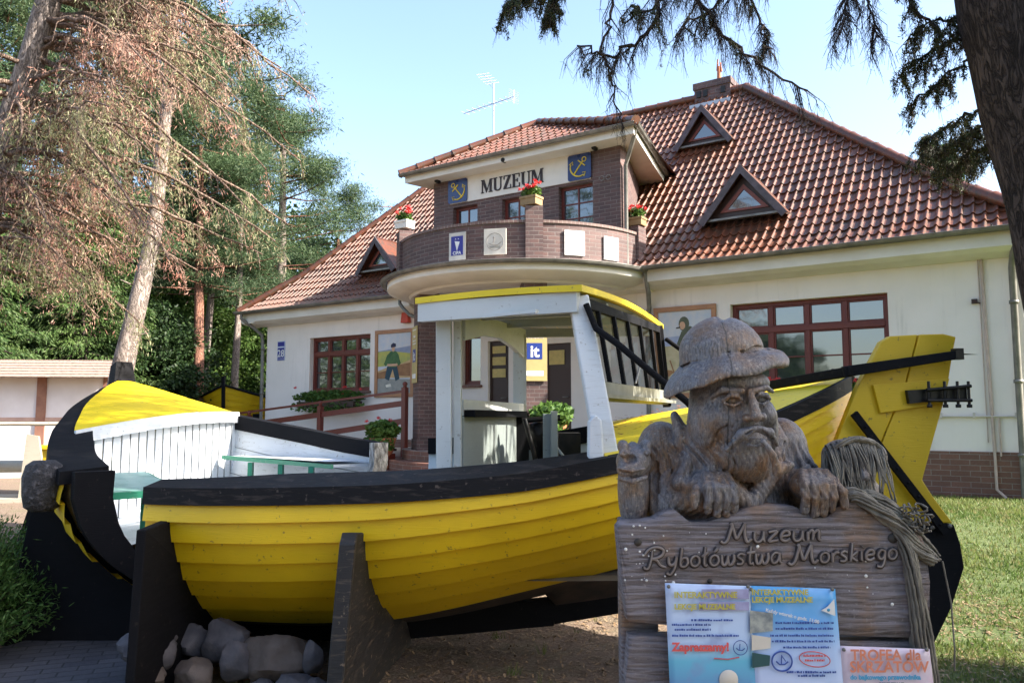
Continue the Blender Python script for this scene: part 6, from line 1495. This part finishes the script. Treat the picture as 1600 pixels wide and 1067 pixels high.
carv = link('carved_body', S.mesh('carved_body', CARVED), fis)
sm_ = carv.modifiers.new('smooth', 'SMOOTH'); sm_.factor = .35; sm_.iterations = 1
# carved fish-head post at the left
S2 = SDF((.395,2.90,1.08), (.60,3.22,1.55), .0036)
S2.ell(q3(994,765,.04), r(25,30,75), .01); S2.ell(q3(994,722,.02), r(28,34,26), .012); S2.ell(q3(986,732,-.03), r(22,22,17), .012)
S2.poly([q3(968,736,-.06), q3(985,741,-.10), q3(1006,737,-.085)], .0065, .004, 'sub'); S2.poly([q3(966,730,-.06), q3(984,733,-.095), q3(1004,730,-.08)], .006, .005); S2.poly([q3(970,747,-.04), q3(986,749,-.09), q3(1006,744,-.075)], .010, .006)
for ex,ey in ((975,704),(1010,702)): S2.ell(q3(ex,ey+4,-.035), r(8,8,6), .008); S2.ell(q3(ex,ey+3,-.058), r(4,4,3), .002, 'sub')
S2.ell(q3(976,697,.0), r(9,18,10), .014); S2.ell(q3(1012,696,.0), r(9,18,10), .014); S2.ell(q3(984,716,-.055), r(10,8,8), .006, 'sub')
for j in range(6):
    for i in range(4):
        x = 974+i*13+(6 if j % 2 else 0); S2.poly([q3(x-7,756+j*11,-.052), q3(x,764+j*11,-.060), q3(x+7,756+j*11,-.052)], .0034, .003, 'sub')
fp = thing('fish_post', 'small carved fish-headed post at the left end of the sign', 'carved post', (0,0,0)); link('carved_body', S2.mesh('carved_body', CARVED), fp)
# carved stump on the right with rope over it
S3 = SDF((1.16,2.92,1.13), (1.55,3.28,1.58), .0042)
S3.ell(q3(1342,735,.06), r(42,38,46), .01); S3.ell(q3(1336,712,.05), r(36,36,26), .012); S3.ell(q3(1352,780,.08), r(46,36,40), .02); S3.ell(q3(1330,722,-.05), r(10,10,14), .008, 'sub'); S3.ell(q3(1356,728,-.05), r(9,10,12), .008, 'sub'); S3.poly([q3(1342,716,-.05), q3(1344,742,-.075)], [.014,.02], .008); S3.ell(q3(1382,715,.02), r(14,20,22), .01)
kp = thing('rope_stump', 'carved knob at the right end of the sign, half hidden by rope', 'carved post', (0,0,0)); link('carved_body', S3.mesh('carved_body', CARVED), kp)
# rope ---------------------------------------------------------
ROPE = pmat('grey_weathered_rope', (.22,.20,.165), (.10,.09,.08), 22, .9, .9, 90, .006, stretch=(1,1,.5))
def strand_rope(mb, pts, R0, nst, tw, rad, seed=0, fr=.35):
    rs = random.Random(seed); P = [V(*p) for p in pts]; fine = []
    for i in range(len(P)-1):
        p0 = P[max(0,i-1)]; p1 = P[i]; p2 = P[i+1]; p3 = P[min(len(P)-1,i+2)]
        for k in range(10):
            t = k/10; fine.append(.5*((2*p1)+(-p0+p2)*t+(2*p0-5*p1+4*p2-p3)*t*t+(-p0+3*p1-3*p2+p3)*t**3))
    fine.append(P[-1]); n = len(fine)
    for s_ in range(nst):
        ph = 2*math.pi*s_/nst+rs.uniform(-.3,.3); rr = R0*rs.uniform(.55,1.05); out = []; L = 0
        for i in range(n):
            d = (fine[min(i+1,n-1)]-fine[max(i-1,0)]).normalized(); a = d.cross(V(0,1,0)); a = a.normalized() if a.length > .01 else V(1,0,0); b = a.cross(d)
            if i: L += (fine[i]-fine[i-1]).length
            an = ph+L*tw; out.append(fine[i]+(a*math.cos(an)+b*math.sin(an))*rr+V(rs.gauss(0,1),rs.gauss(0,1),rs.gauss(0,1))*rad*.18)
        mb.tube(out, rad*rs.uniform(.75,1.15), 5, True)
rp_ = thing('mooring_rope', 'thick frayed grey rope draped over the right end of the sign', 'rope', (0,0,0))
mb = MB()
strand_rope(mb, [q3(1300,792,-.05), q3(1318,768,-.10), q3(1352,790,-.12), q3(1380,812,-.12), q3(1408,846,-.12), q3(1436,866,-.10)], .024, 26, 9, .0062, 1)
strand_rope(mb, [q3(1310,770,-.02), q3(1350,772,-.08), q3(1390,800,-.09), q3(1426,842,-.08), q3(1446,868,-.07)], .022, 24, 8, .0062, 2)
mb.build('twisted_bundle', ROPE, rp_)
mb = MB()
strand_rope(mb, [q3(1376,800,-.10), q3(1396,850,-.12), q3(1404,920,-.12), q3(1408,1000,-.11), q3(1420,1080,-.1), q3(1428,1180,-.1), q3(1430,1260,-.08)], .026, 34, 3, .0062, 3)
strand_rope(mb, [q3(1388,815,-.06), q3(1408,880,-.08), q3(1418,950,-.09), q3(1424,1020,-.09), q3(1430,1120,-.08), q3(1436,1240,-.08)], .028, 34, 2.5, .0062, 4); mb.build('hanging_tail', ROPE, rp_)
mb = MB(); rr_ = random.Random(6)
for k in range(44):
    x0 = 1296+k*2.0; l = rr_.uniform(45,92); top = 704-14*math.sin((k/44)*math.pi)+rr_.uniform(-4,6); w_ = rr_.uniform(-14,14)
    strand_rope(mb, [q3(x0+8,top-2,.06), q3(x0,top,-.03), q3(x0+w_*.3,top+l*.5,-.075), q3(x0+w_,top+l,-.085)], .0028, 2, 30, .0026, k)
strand_rope(mb, [q3(1296,705,.0), q3(1290,740,-.03), q3(1298,775,-.06), q3(1310,792,-.09)], .012, 8, 8, .005, 41); strand_rope(mb, [q3(1305,700,-.03), q3(1335,686,-.04), q3(1368,692,-.03), q3(1388,712,-.01)], .010, 7, 8, .005, 42)
mb.build('frayed_top', ROPE, rp_)
mb = MB(); 
for k in range(26): 
    a = rr_.uniform(0,6.28); cx, cy = 1408+rr_.uniform(-22,22), 800+rr_.uniform(-16,20); mb.tube([q3(cx+9*math.cos(a+t_),cy+7*math.sin(a+t_),-.12+.02*math.sin(t_*2)) for t_ in np.linspace(0,rr_.uniform(2,4.5),7)], .0038, 4)
mb.tube([q3(1452,868,-.1), q3(1462,930,-.1), q3(1466,1000,-.09), q3(1464,1030,-.09)], .0035, 4); mb.build('loose_ends', ROPE, rp_)
# planks of the sign ---------------------------------------------
def m_plank():
    m = bpy.data.materials.new('weathered_plank'); N, L, P = nt(m)
    gr = noise_n(N, L, coords(N, L, 'Object', (.55,1,9)), 7, 8, .7, 1.2); big = noise_n(N, L, coords(N, L, 'Object'), 4.5, 4); fine = noise_n(N, L, coords(N, L, 'Object'), 110, 4)
    wv = N.new('ShaderNodeTexWave'); wv.wave_type = 'BANDS'; wv.bands_direction = 'Z'; wv.inputs['Scale'].default_value = 14; wv.inputs['Distortion'].default_value = 7; wv.inputs['Detail'].default_value = 4; wv.inputs['Detail Scale'].default_value = 1.1; L.new(coords(N, L, 'Object', (.35,1,1)), wv.inputs[0])
    c = mixc(N, L, ramp(N, L, big, [(.50, 0), (.66, .9)]), (.20,.18,.20), (.27,.16,.09))
    c = mixc(N, L, ramp(N, L, gr, [(.36, .8), (.55, 0)]), c, (.05,.042,.045)); c = mixc(N, L, ramp(N, L, wv.outputs['Fac'], [(.0, .45), (.35, 0)]), c, (.07,.055,.05))
    c = mixc(N, L, ramp(N, L, fine, [(.6, 0), (.7, .5)]), c, (.30,.27,.27)); L.new(c, P.inputs['Base Color']); P.inputs['Roughness'].default_value = .72
    bump(N, L, P, gr, .8, .012); bump(N, L, P, wv.outputs['Fac'], .35, .008); bump(N, L, P, fine, .2, .003); return m
PLANK = m_plank()
sg = thing('carved_sign', 'weathered plank sign carved Muzeum Rybołówstwa Morskiego under the fisherman', 'sign', (1.0,3.0,0))
SO = V(1.0,3.0,0)
def sp3(x, y, Y=2.985): return V((x-800)*2.985/1244.,Y,1.6+(650-y)*2.985/1244.)-SO
top = [(962,822),(963,815),(985,812),(1020,808),(1036,797),(1050,792),(1062,802),(1074,812),(1100,812),(1140,800),(1165,790),(1200,786),(1235,788),(1262,800),(1285,806),(1302,790),(1318,780),(1330,779),(1345,788),(1362,800),(1400,815),(1428,828),(1434,835)]
bot = [(1440,900),(1436,960),(1430,985),(1360,984),(1280,980),(1180,972),(1060,968),(985,962),(974,958),(968,900)]
def plank_mesh(outline, y0, depth, name, nx=110, nz=60):
    # front face as a relief grid clipped to the outline, plus a rim
    mb = MB(); xs = [p[0] for p in outline]; ys = [p[1] for p in outline]; x0, x1 = min(xs), max(xs)
    def span(x):
        hits = []
        for (a,b),(c,d) in zip(outline, outline[1:]+outline[:1]):
            if (a-x)*(c-x) <= 0 and a != c: hits.append(b+(d-b)*(x-a)/(c-a))
        return (min(hits), max(hits)) if len(hits) > 1 else (ys[0], ys[0]+1)
    F = []; B_ = []
    for i in range(nx+1):
        x = x0+.3+(x1-x0-.6)*i/nx; a, b = span(x); col = []; colb = []
        for k in range(nz+1):
            y = a+(b-a)*k/nz; e = min(k, nz-k)/nz; ed = min(i, nx-i)/nx
            rnd_ = .012*max(0,1-e*14)**2+.010*max(0,1-ed*22)**2; n_ = .0045*noise.noise(Vector((x*.004,y*.09,0)))+.003*noise.noise(Vector((x*.03,y*.05,4)))
            col.append(sp3(x,y,y0+rnd_+n_)); colb.append(sp3(x,y,y0+depth-rnd_))
        F.append(col); B_.append(colb)
    mb.grid([r_[::-1] for r_ in F], True); mb.grid(B_, True); mb.grid([[c[0] for c in F],[c[0] for c in B_]], False); mb.grid([[c[-1] for c in B_],[c[-1] for c in F]], False); mb.grid([B_[0],F[0]], False); mb.grid([F[-1],B_[-1]], False)
    return mb
up_ = plank_mesh(top+bot, 2.985, .11, 'upper')
plank_mesh([(974,990),(978,983),(1100,986),(1250,990),(1420,992),(1440,996),(1446,1100),(1440,1170),(1436,1172),(985,1168),(978,1150),(972,1060)], 2.992, .10, 'lower', 80, 40).build('lower_plank', PLANK, sg)
for x in (1000,1395):
    mb = MB(); a = sp3(x,812,3.12); b = sp3(x,1292,3.12); b.z = -.05; mb.bar(a, b, .14, .10, up=(0,1,0)); mb.build('post', PLANK, sg, bevel=.01)
# knots, bolts, droppings
mb = MB()
for x,y,rr2 in ((993,842,6),(1384,836,8),(1102,900,4)): mb.lathe([(0,-.002),(rr2*PXS*.8,-.002),(rr2*PXS,.004)], sp3(x,y,2.981), 14, axis='Y')
mb.build('knot', pmat('dark_knot', (.03,.025,.022)), sg)
rr_ = random.Random(12); mb = up_; mb.m = 1
for k in range(44):
    x = rr_.choice([rr_.uniform(970,1040), rr_.uniform(1040,1430)]); y = rr_.uniform(815,900) if x < 1300 else rr_.uniform(850,960); s = rr_.uniform(.8,2.6)
    if k < 5: x, y, s = [(974,852),(1176,848),(1046,902),(1378,934),(1340,892)][k]+(3.4,)
    mb.lathe([(0,-.0015),(s*PXS*.6,-.001),(s*PXS*.8,.001)], sp3(x,y,2.980), 7, axis='Y')
mb.build('upper_plank', [PLANK, pmat('white_spots', (.75,.75,.75))], sg)
# carved lettering: hand-drawn strokes in relief
def arc(cx, cz, rx, rz, a0, a1, n=12): return [(cx+rx*math.cos(R(a0+(a1-a0)*k/n)), cz+rz*math.sin(R(a0+(a1-a0)*k/n))) for k in range(n+1)]
G = {
 'M': ([[(-.28,.10),(-.14,-.02),(.02,.1),(.12,.5),(.20,1.02),(.10,1.0)],[(.20,1.02),(.34,.5),(.46,.22),(.62,.6),(.78,1.05)],[(.78,1.05),(.82,.4),(.95,.02),(1.1,.12),(1.12,.2)]], 1.22),
 'R': ([[(.18,.95),(.16,.45),(.06,.0),(-.1,-.02),(-.14,.1)],[(-.16,.7),(.0,.98),(.35,1.1),(.68,.95),(.66,.68),(.42,.52),(.2,.48),(.42,.4),(.62,.12),(.88,.0)]], .92),
 'u': ([[(.05,.55),(.06,.18),(.18,.0),(.34,.05),(.44,.25),(.46,.56)],[(.46,.56),(.48,.15),(.56,.0)]], .66),
 'z': ([[(.04,.52),(.42,.56),(.06,.04),(.50,.06)]], .58),
 'e': ([[(.08,.28),(.40,.34),(.36,.54),(.18,.56),(.05,.36),(.08,.1),(.26,.0),(.46,.12)]], .56),
 'm': ([[(.04,.5),(.08,.0)],[(.07,.35),(.2,.56),(.3,.45),(.3,.02)],[(.3,.35),(.46,.56),(.56,.45),(.58,.1),(.68,.0)]], .78),
 'y': ([[(.04,.55),(.08,.22),(.22,.1),(.38,.25),(.42,.55)],[(.42,.55),(.38,.0),(.2,-.38),(.0,-.3)]], .54),
 'b': ([[(.1,1.0),(.08,.3),(.12,.05),(.3,.0),(.42,.2),(.36,.45),(.18,.46),(.09,.3)]], .52),
 'o': ([arc(.24,.28,.20,.27,90,450,12)], .54),
 'l': ([[(.14,1.0),(.12,.3),(.18,.02),(.3,.06)],[(.0,.5),(.28,.72)]], .36),
 'O': ([arc(.24,.28,.20,.27,90,450,12),[(.22,.72),(.36,.92)]], .54),
 'w': ([[(.03,.55),(.08,.1),(.2,.0),(.3,.2),(.32,.5)],[(.32,.3),(.4,.02),(.54,.05),(.62,.3),(.58,.56)]], .72),
 's': ([[(.36,.5),(.2,.58),(.06,.44),(.3,.22),(.26,.03),(.04,.04)]], .46),
 't': ([[(.2,.95),(.16,.3),(.22,.02),(.36,.08)],[(.02,.6),(.4,.64)]], .42),
 'a': ([[(.40,.5),(.2,.56),(.04,.32),(.14,.02),(.34,.12),(.42,.5)],[(.42,.5),(.44,.12),(.54,.0)]], .62),
 'r': ([[(.06,.52),(.1,.0)],[(.09,.32),(.22,.52),(.38,.5)]], .42),
 'k': ([[(.12,1.0),(.08,.0)],[(.38,.5),(.12,.26),(.4,.0)]], .48),
 'i': ([[(.1,.52),(.12,.1),(.2,.0)],[(.13,.74),(.15,.78)]], .28),
 'g': ([[(.38,.48),(.2,.54),(.06,.32),(.16,.06),(.34,.14),(.40,.5)],[(.40,.5),(.38,-.05),(.26,-.38),(.04,-.34)]], .52), ' ': ([], .3)}
def carve_text(mb, s, x0, y0, x1, y1, H, w):
    adv = sum(G[c][1] for c in s); x = 0
    for c in s:
        for st_ in G[c][0]:
            pts = []
            for (a, b) in st_:
                f = (x+a)/adv; pts.append(sp3(x0+(x1-x0)*f+b*H*.10, y0+(y1-y0)*f-b*H, 2.972))
            fine = []
            for i in range(len(pts)-1):
                p0 = pts[max(0,i-1)]; p1 = pts[i]; p2 = pts[i+1]; p3 = pts[min(len(pts)-1,i+2)]
                for k in range(5): t = k/5; fine.append(.5*((2*p1)+(-p0+p2)*t+(2*p0-5*p1+4*p2-p3)*t*t+(-p0+3*p1-3*p2+p3)*t**3))
            fine.append(pts[-1])
            mb.tube(fine, [w*PXS*(.75+.25*math.sin(math.pi*k/len(fine))) for k in range(len(fine))], 7)
        x += G[c][1]
# dark ring painting recess shade behind each stroke, then the raised light stroke
REC = pmat('recess_shade_dark', (.05,.038,.038), (.03,.025,.025), 20, .8); LET = pmat('raised_letter_wood', (.20,.175,.17), (.15,.12,.11), 20, .6, .4, 80)
class Shift(MB):
    pass
for nm, mat, w, dy in (('letter_recess_shade', REC, 4.2, .0115), ('lettering', LET, 2.5, .007)):
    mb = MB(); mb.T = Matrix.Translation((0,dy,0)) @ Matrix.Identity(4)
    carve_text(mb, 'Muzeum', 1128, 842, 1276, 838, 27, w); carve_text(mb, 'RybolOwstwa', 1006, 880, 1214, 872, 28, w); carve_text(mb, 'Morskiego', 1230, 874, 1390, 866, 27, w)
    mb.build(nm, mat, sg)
# posters --------------------------------------------------------
def m_poster(name, stops, sc, blobs):
    m = bpy.data.materials.new(name); N, L, P = nt(m); v = coords(N, L, 'Object'); sp = N.new('ShaderNodeSeparateXYZ'); L.new(v, sp.inputs[0])
    mr = N.new('ShaderNodeMapRange'); mr.inputs[1].default_value = -.42; mr.inputs[2].default_value = .0; L.new(sp.outputs[2], mr.inputs[0]); c = ramp(N, L, mr.outputs[0], stops)
    f = noise_n(N, L, v, sc, 3); c = mixc(N, L, ramp(N, L, f, [(.5, 0), (.65, blobs[0])]), c, blobs[1]); L.new(c, P.inputs['Base Color']); P.inputs['Roughness'].default_value = .28; return m
def poster(name, label, x0, x1, y0, y1, mat, tilt, sag=.012):
    a = sp3(x0-6,y0-5,2.957)+SO; t = thing(name, label, 'poster', tuple(a), 0, 'posters pinned to the carved sign'); w = (x1-x0)*PXS; h = (y1-y0)*PXS
    mb = MB(); nx_, nz_ = 12, 16; rows = [[V(w*i/nx_+tilt*(k/nz_)*h, -.002-.006*math.sin(i/nx_*math.pi)*math.sin(k/nz_*3.0)*1.0, -h*k/nz_-.012*w*i/nx_*3) for i in range(nx_+1)] for k in range(nz_+1)]; mb.grid(rows[::-1], True); o = mb.build('sheet', mat, t); sd = o.modifiers.new('thick','SOLIDIFY'); sd.thickness = .001; sd.offset = -1
    mb = MB(); [mb.lathe([(0,-.012),(.006,-.011),(.007,-.006)], (fx*w,0,-.012), 8, axis='Y') for fx in (.04,.96)]; mb.build('pin', ZINC, t); return t, w, h
def P_(t, s, x, z, size, col, bold=0, rot=0, sx=1, align='LEFT', nm='lettering'): return text_mesh(s, size, col, .0003, nm, t, (x,-.0135,z), 0, bold, align, sx, rot)
def smallprint(t, rows, seed, mat=None):
    """lines of print too small to read: rows of tiny uneven dashes"""
    mb = MB(); q = random.Random(seed)
    for x, z, l in rows:
        a = x
        while a < x+l:
            w_ = q.uniform(.003,.009); mb.box((a,-.0128,z),(min(a+w_,x+l),-.0122,z+.006+q.uniform(-.001,.002))); a += w_+q.choice([.0012,.0012,.004])
    return mb.build('small_print', mat or MATS.get('blue_print') or pmat('blue_print', (.03,.08,.35)), t)
yel = pmat('yellow_print', (.55,.50,.08)); red = pmat('red_print', (.65,.10,.10)); blu = pmat('blue_print', (.03,.08,.35)); wht = WHITEINK; org = pmat('orange_print', (.70,.24,.14)); prp = pmat('mauve_print', (.50,.10,.35)); grn = pmat('dark_green_print', (.02,.08,.09)); cyn = pmat('cyan_print', (.05,.35,.60)); gry = pmat('photo_grey', (.38,.40,.38), (.15,.18,.2), 30, .4, 0)
t, w, h = poster('poster', 'pale blue poster at the left with a faded title and red word Zapraszamy', 1037, 1165, 905, 1180, m_poster('poster_a', [(0,(.10,.16,.45)),(.35,(.12,.45,.65)),(.5,(.45,.60,.85)),(1,(.50,.60,.82))], 9, (.6,(.20,.25,.50))), .03)
mb = MB(); mb.box((.13,-.0115,-.055),(.30,-.0105,-.02)); mb.box((.12,-.0115,-.095),(.30,-.0105,-.065)); mb.build('title_band', pmat('mauve_band', (.22,.20,.38), (.40,.42,.66), 12, .4, 0), t)
P_(t,'INTERAKTYWNE',.03,-.05,.030,yel,.0008); P_(t,'LEKCJE MUZEALNE',.03,-.09,.026,yel,.001); smallprint(t, [(.09,-.132,.15),(.02,-.148,.14),(.03,-.165,.13),(.02,-.186,.24)], 5); P_(t,'Zapraszamy!',.02,-.235,.040,red,.0018)
mb = MB(); mb.tube([(.265+.025*math.cos(a),-.011,-.225+.025*math.sin(a)) for a in np.linspace(0,6.29,25)], .0014, 4, False); mb.tube([(.250,-.011,-.226),(.260,-.011,-.234),(.272,-.011,-.234),(.281,-.011,-.227)], .0018, 4); mb.tube([(.262,-.011,-.232),(.264,-.011,-.212)], .0016, 4); mb.build('stamp', blu, t)
mb = MB(); mb.lathe([(0,-.004),(.03,-.003),(.034,0)], (.22,-.011,-.335), 20, axis='Y'); mb.build('pale_disc', PLW, t); mb = MB(); mb.tube([(.17,-.011,-.262),(.22,-.011,-.265),(.26,-.011,-.258)], .002, 4); mb.build('red_line', red, t)
t, w, h = poster('poster', 'bright blue poster in the middle with photographs and red oval stamp', 1161, 1292, 909, 1182, m_poster('poster_b', [(0,(.55,.62,.85)),(.45,(.42,.56,.85)),(.7,(.16,.42,.80)),(1,(.06,.32,.68))], 6, (.4,(.35,.55,.85))), .05)
P_(t,'INTERAKTYWNE',.012,-.030,.027,yel,.001); P_(t,'LEKCJE MUZEALNE',.012,-.056,.026,yel,.001); P_(t,'Każdy wtorek o godz. 11:00',.06,-.088,.017,wht,.0004,-.22)
smallprint(t, [(.095,-.132,.21),(.095,-.152,.21),(.075,-.176,.23),(.08,-.196,.225),(.12,-.217,.17)], 6)
for (a,b,c,d),mt in (((.004,-.165,.085,-.085),gry),((.008,-.225,.075,-.170),PLW),((.008,-.285,.07,-.232),grn)):
    mb = MB(); mb.ext([(a,-.011,b),(c,-.011,b+.008),(c+.003,-.011,d-.01),(a+.001,-.011,d)], (0,-.0008,0)); mb.build('photograph', mt, t)
mb = MB(); mb.tube([(.115+.036*math.cos(a),-.0125,-.262+.034*math.sin(a)) for a in np.linspace(0,6.29,29)], .003, 5, False); mb.tube([(.094,-.0125,-.262),(.106,-.0125,-.273),(.124,-.0125,-.273),(.137,-.0125,-.263)], .0025, 4); mb.tube([(.112,-.0125,-.270),(.114,-.0125,-.240)], .0022, 5); mb.tube([(.114,-.0125,-.242),(.128,-.0125,-.262)], .0016, 4); mb.build('round_stamp', blu, t)
mb = MB(); mb.tube([(.232+.055*math.cos(a),-.0125,-.255+.026*math.sin(a)-.1*.055*math.cos(a)) for a in np.linspace(0,6.29,29)], .0018, 4, False); mb.build('oval_stamp', red, t); smallprint(t, [(.192,-.246,.08),(.197,-.262,.07)], 8, red); smallprint(t, [(.13,-.303,.18),(.17,-.315,.10)], 9)
mb = MB(); mb.ext([(.262,-.0115,-.085),(.285,-.0115,-.072),(.31,-.0115,-.045),(.312,-.0115,-.105)], (0,-.0008,0)); mb.build('paper_fish', wht, t); mb = MB(); mb.lathe([(0,-.002),(.005,-.0015),(.006,0)], (.288,-.0125,-.083), 10, axis='Y'); mb.build('fish_eye', cyn, t)
t, w, h = poster('poster', 'pale pink poster at the right with orange title about elves', 1297, 1430, 997, 1190, m_poster('poster_c', [(0,(.60,.52,.62)),(1,(.66,.56,.66))], 12, (.5,(.62,.45,.60))), .07)
P_(t,'TROFEA dla',.035,-.046,.052,org,.0012,0,.95); P_(t,'SKRZATÓW',.03,-.088,.054,org,.0012,0,.95); P_(t,'do bajkowego przewodnika',.03,-.113,.023,cyn,.001,0,.98); P_(t,'CERTYFIKAT',.13,-.135,.016,grn,.0004); smallprint(t, [(.13,-.152,.08),(.13,-.166,.07)], 4)
# ---------------------------------------------------------------- yard things
SHING = pmat('weathered_shingles', (.36,.27,.22), (.26,.19,.16), 14, .85, .6, 40, .02)
FPOST = pmat('faded_brown_post', (.30,.15,.10), (.22,.10,.07), 5, .7)
fn = thing('white_panel_fence', 'white panelled fence with brown posts and shingled coping', 'fence', (-12.9,16.2,.35), R(6))
mb = MB(); mb.box((-9,-.05,0),(4.55,.05,2.05)); mb.build('panel', pmat('white_fence_panel', (.74,.71,.72), (.66,.62,.62), 2, .8, .15), fn)
for x in (-8.8,-6.2,-3.4,-.9,1.7,3.2,4.5): mb = MB(); mb.box((x-.09,-.09,0),(x+.09,-.051,2.1)); mb.build('post', FPOST, fn)
mb = MB(); mb.box((-9,-.075,1.15),(4.5,-.0515,1.23)); mb.build('rail', pmat('faded_rail', (.5,.33,.27)), fn)
mb = MB(); prev = None
for k in range(6):
    y0, y1 = -.55+k*.11, -.55+(k+1)*.11+.02; z0, z1 = 2.02+k*.062, 2.02+(k+1)*.062
    mb.ext([V(-9.1,y0,z0+.02),V(4.8-.0*k,y0,z0+.02),V(4.8,y1,z1),V(-9.1,y1,z1)], (0,0,.02))
mb.ext([V(-9.1,.1,2.40),V(4.8,.1,2.40),V(4.8,.5,2.05),V(-9.1,.5,2.05)], (0,0,.03)); mb.build('coping', SHING, fn)
# winch with gear wheel
w = thing('anchor_winch', 'old cream-painted capstan winch with a toothed wheel', 'winch', (-7.22,11.7,.36), R(10))
CRM = m_paint('cream_winch_paint', (.36,.33,.27), (.25,.13,.06), .5, .55)
mb = MB(); mb.ext([V(.05,0,0),V(.45,0,0),V(.28,0,.95),V(.12,0,.98)], V(0,.06,0)); mb.ext([V(-.9,0,0),V(-.5,0,0),V(-.62,0,.95),V(-.78,0,.98)], V(0,.06,0)); mb.box((-.9,-.1,0),(.5,.7,.06)); mb.build('frame', CRM, w)
mb = MB(); n = 40; pr = []
for k in range(n*2): a = 2*math.pi*k/(n*2); r = .36 if k % 2 else .325; pr.append(V(.42, .3+r*math.cos(a), .5+r*math.sin(a)))
mb.ext(pr, V(.10,0,0)); mb.build('gear_wheel', pmat('greasy_iron', (.30,.27,.24), (.16,.13,.11), 9, .45, metal=.4), w)
mb = MB(); mb.lathe([(0,-.8),(.09,-.8),(.09,.75),(.2,.75),(.2,.8),(0,.8)], (0,.3,.5), 16, axis='X'); mb.lathe([(0,.52),(.15,.52),(.16,.62),(.12,.66),(0,.66)], (0,.15,1.0), 16, axis='X'); mb.build('drum', CRM, w)
mb = MB(); mb.tube([(-1.0,.15,1.13),(1.1,.15,1.13)], .03, 8); mb.build('shaft', CRM, w)
bw = thing('yellow_cradle', 'low yellow painted cradle behind the bow half', 'cradle', (-7.0,12.9,.36)); mb = MB(); mb.box((-.5,-.3,.4),(.55,.3,.72)); mb.box((-.6,-.35,.72),(.6,.35,.78)); mb.box((-.45,-.25,0),(-.35,.25,.4)); mb.box((.35,-.25,0),(.45,.25,.4)); mb.build('timber', YELLOW, bw, bevel=.01)
# distant pavilion between the trunks
pv = thing('garden_pavilion', 'low dark-roofed pavilion with white-framed windows among the trees', 'pavilion', (-13.4,33.0,.3)); mb = MB(); mb.box((-1.8,0,0),(1.6,2,1.9)); mb.build('wall', pmat('pavilion_wall', (.10,.10,.11)), pv)
mb = MB(); mb.ext([V(-2.1,-.4,1.9),V(1.9,-.4,1.9),V(1.6,1,2.6),V(-1.8,1,2.6)], (0,0,.08)); mb.build('roof', DARKBROWN, pv)
for x in (-1.2,-.3,.6): 
    mb = MB(); mb.box((x-.3,-.04,.8),(x+.3,-.001,.87)); mb.box((x-.3,-.04,1.55),(x+.3,-.001,1.62)); mb.box((x-.3,-.04,.87),(x-.24,-.001,1.55)); mb.box((x+.24,-.04,.87),(x+.3,-.001,1.55)); f = mb.build('window', WHITE_PAINT, pv)
    p = MB(); p.box((x-.24,-.02,.87),(x+.24,-.01,1.55)); p.build('pane', GLASS, f)
# boulders under the hull
def boulder(x, y, s, sx, sy, sz, seed, lab, rot):
    mb = MB(); n = 16; P = []
    for i in range(n+1):
        th = math.pi*i/n; row = []
        for k in range(25):
            a = 2*math.pi*(k%24)/24; d = V(math.sin(th)*math.cos(a), math.sin(th)*math.sin(a), math.cos(th))
            r = 1+.30*noise.noise(d*1.3+V(seed*3.1,0,0))+.12*noise.noise(d*3.2+V(seed,5,0))+.05*noise.noise(d*8+V(seed,2,1)); q = d*r
            for pl in range(5):
                pn = V(*[noise.noise(Vector((seed*1.7+pl*3.3, j*2.1, 1.5)))*2 for j in range(3)]).normalized(); k_ = q.dot(pn)
                if k_ > .70: q -= pn*(k_-.70)*.9
            row.append(V(q.x*sx, q.y*sy, q.z*sz)*s)
        P.append(row)
    mb.grid(P, True); o = mb.build('boulder', BOULD[seed % 3], None); edge_split(o, 42); o.location = (x, y, gz(x,y)+sz*s*.42); o.rotation_euler = (0,0,rot); tag(o, lab, 'boulder', 'boulders piled under the yellow hull'); return o
BOULD = [pmat('granite_grey', (.06,.056,.066), (.12,.108,.115), 9, .85, .6, 26, .012), pmat('granite_brown', (.085,.062,.05), (.135,.105,.09), 7, .85, .6, 26, .012), pmat('granite_pale', (.12,.105,.11), (.065,.06,.068), 8, .85, .6, 26, .012)]
ROCKS = [(255,1000,84,50,4.86,0,'flat-topped grey boulder at the left end of the pile'),(368,991,66,62,4.95,3,'tall bluish boulder standing at the back of the pile'),(321,1036,56,40,4.74,1,'brown rounded boulder in front at the left of the pile'),
    (387,1021,48,54,4.78,2,'upright pale boulder in the middle of the pile'),(447,1018,98,72,4.82,4,'largest brown boulder right of the middle'),(248,1043,50,30,4.70,7,'small brown boulder in front of the flat-topped one'),
    (472,1056,54,40,4.62,6,'small grey boulder nearest the viewer'),(499,1012,26,46,4.72,5,'pale boulder tucked against the worn support'),(318,990,52,46,5.05,9,'dark boulder behind the flat-topped one'),(505,1058,30,26,4.6,8,'tiny boulder at the foot of the worn support'),(424,1062,40,26,4.66,11,'low pale boulder in front of the largest one')]
for i,(cx,cy,w_,h_,Y_,sd,lab) in enumerate(ROCKS):
    k = Y_/1244; X_ = (cx-800)*k; Z_ = 1.6+(650-cy)*k
    o = boulder(X_, Y_, 1, w_*k*.56, w_*k*.5, h_*k*.62, sd, lab, 0); o.location.z = Z_
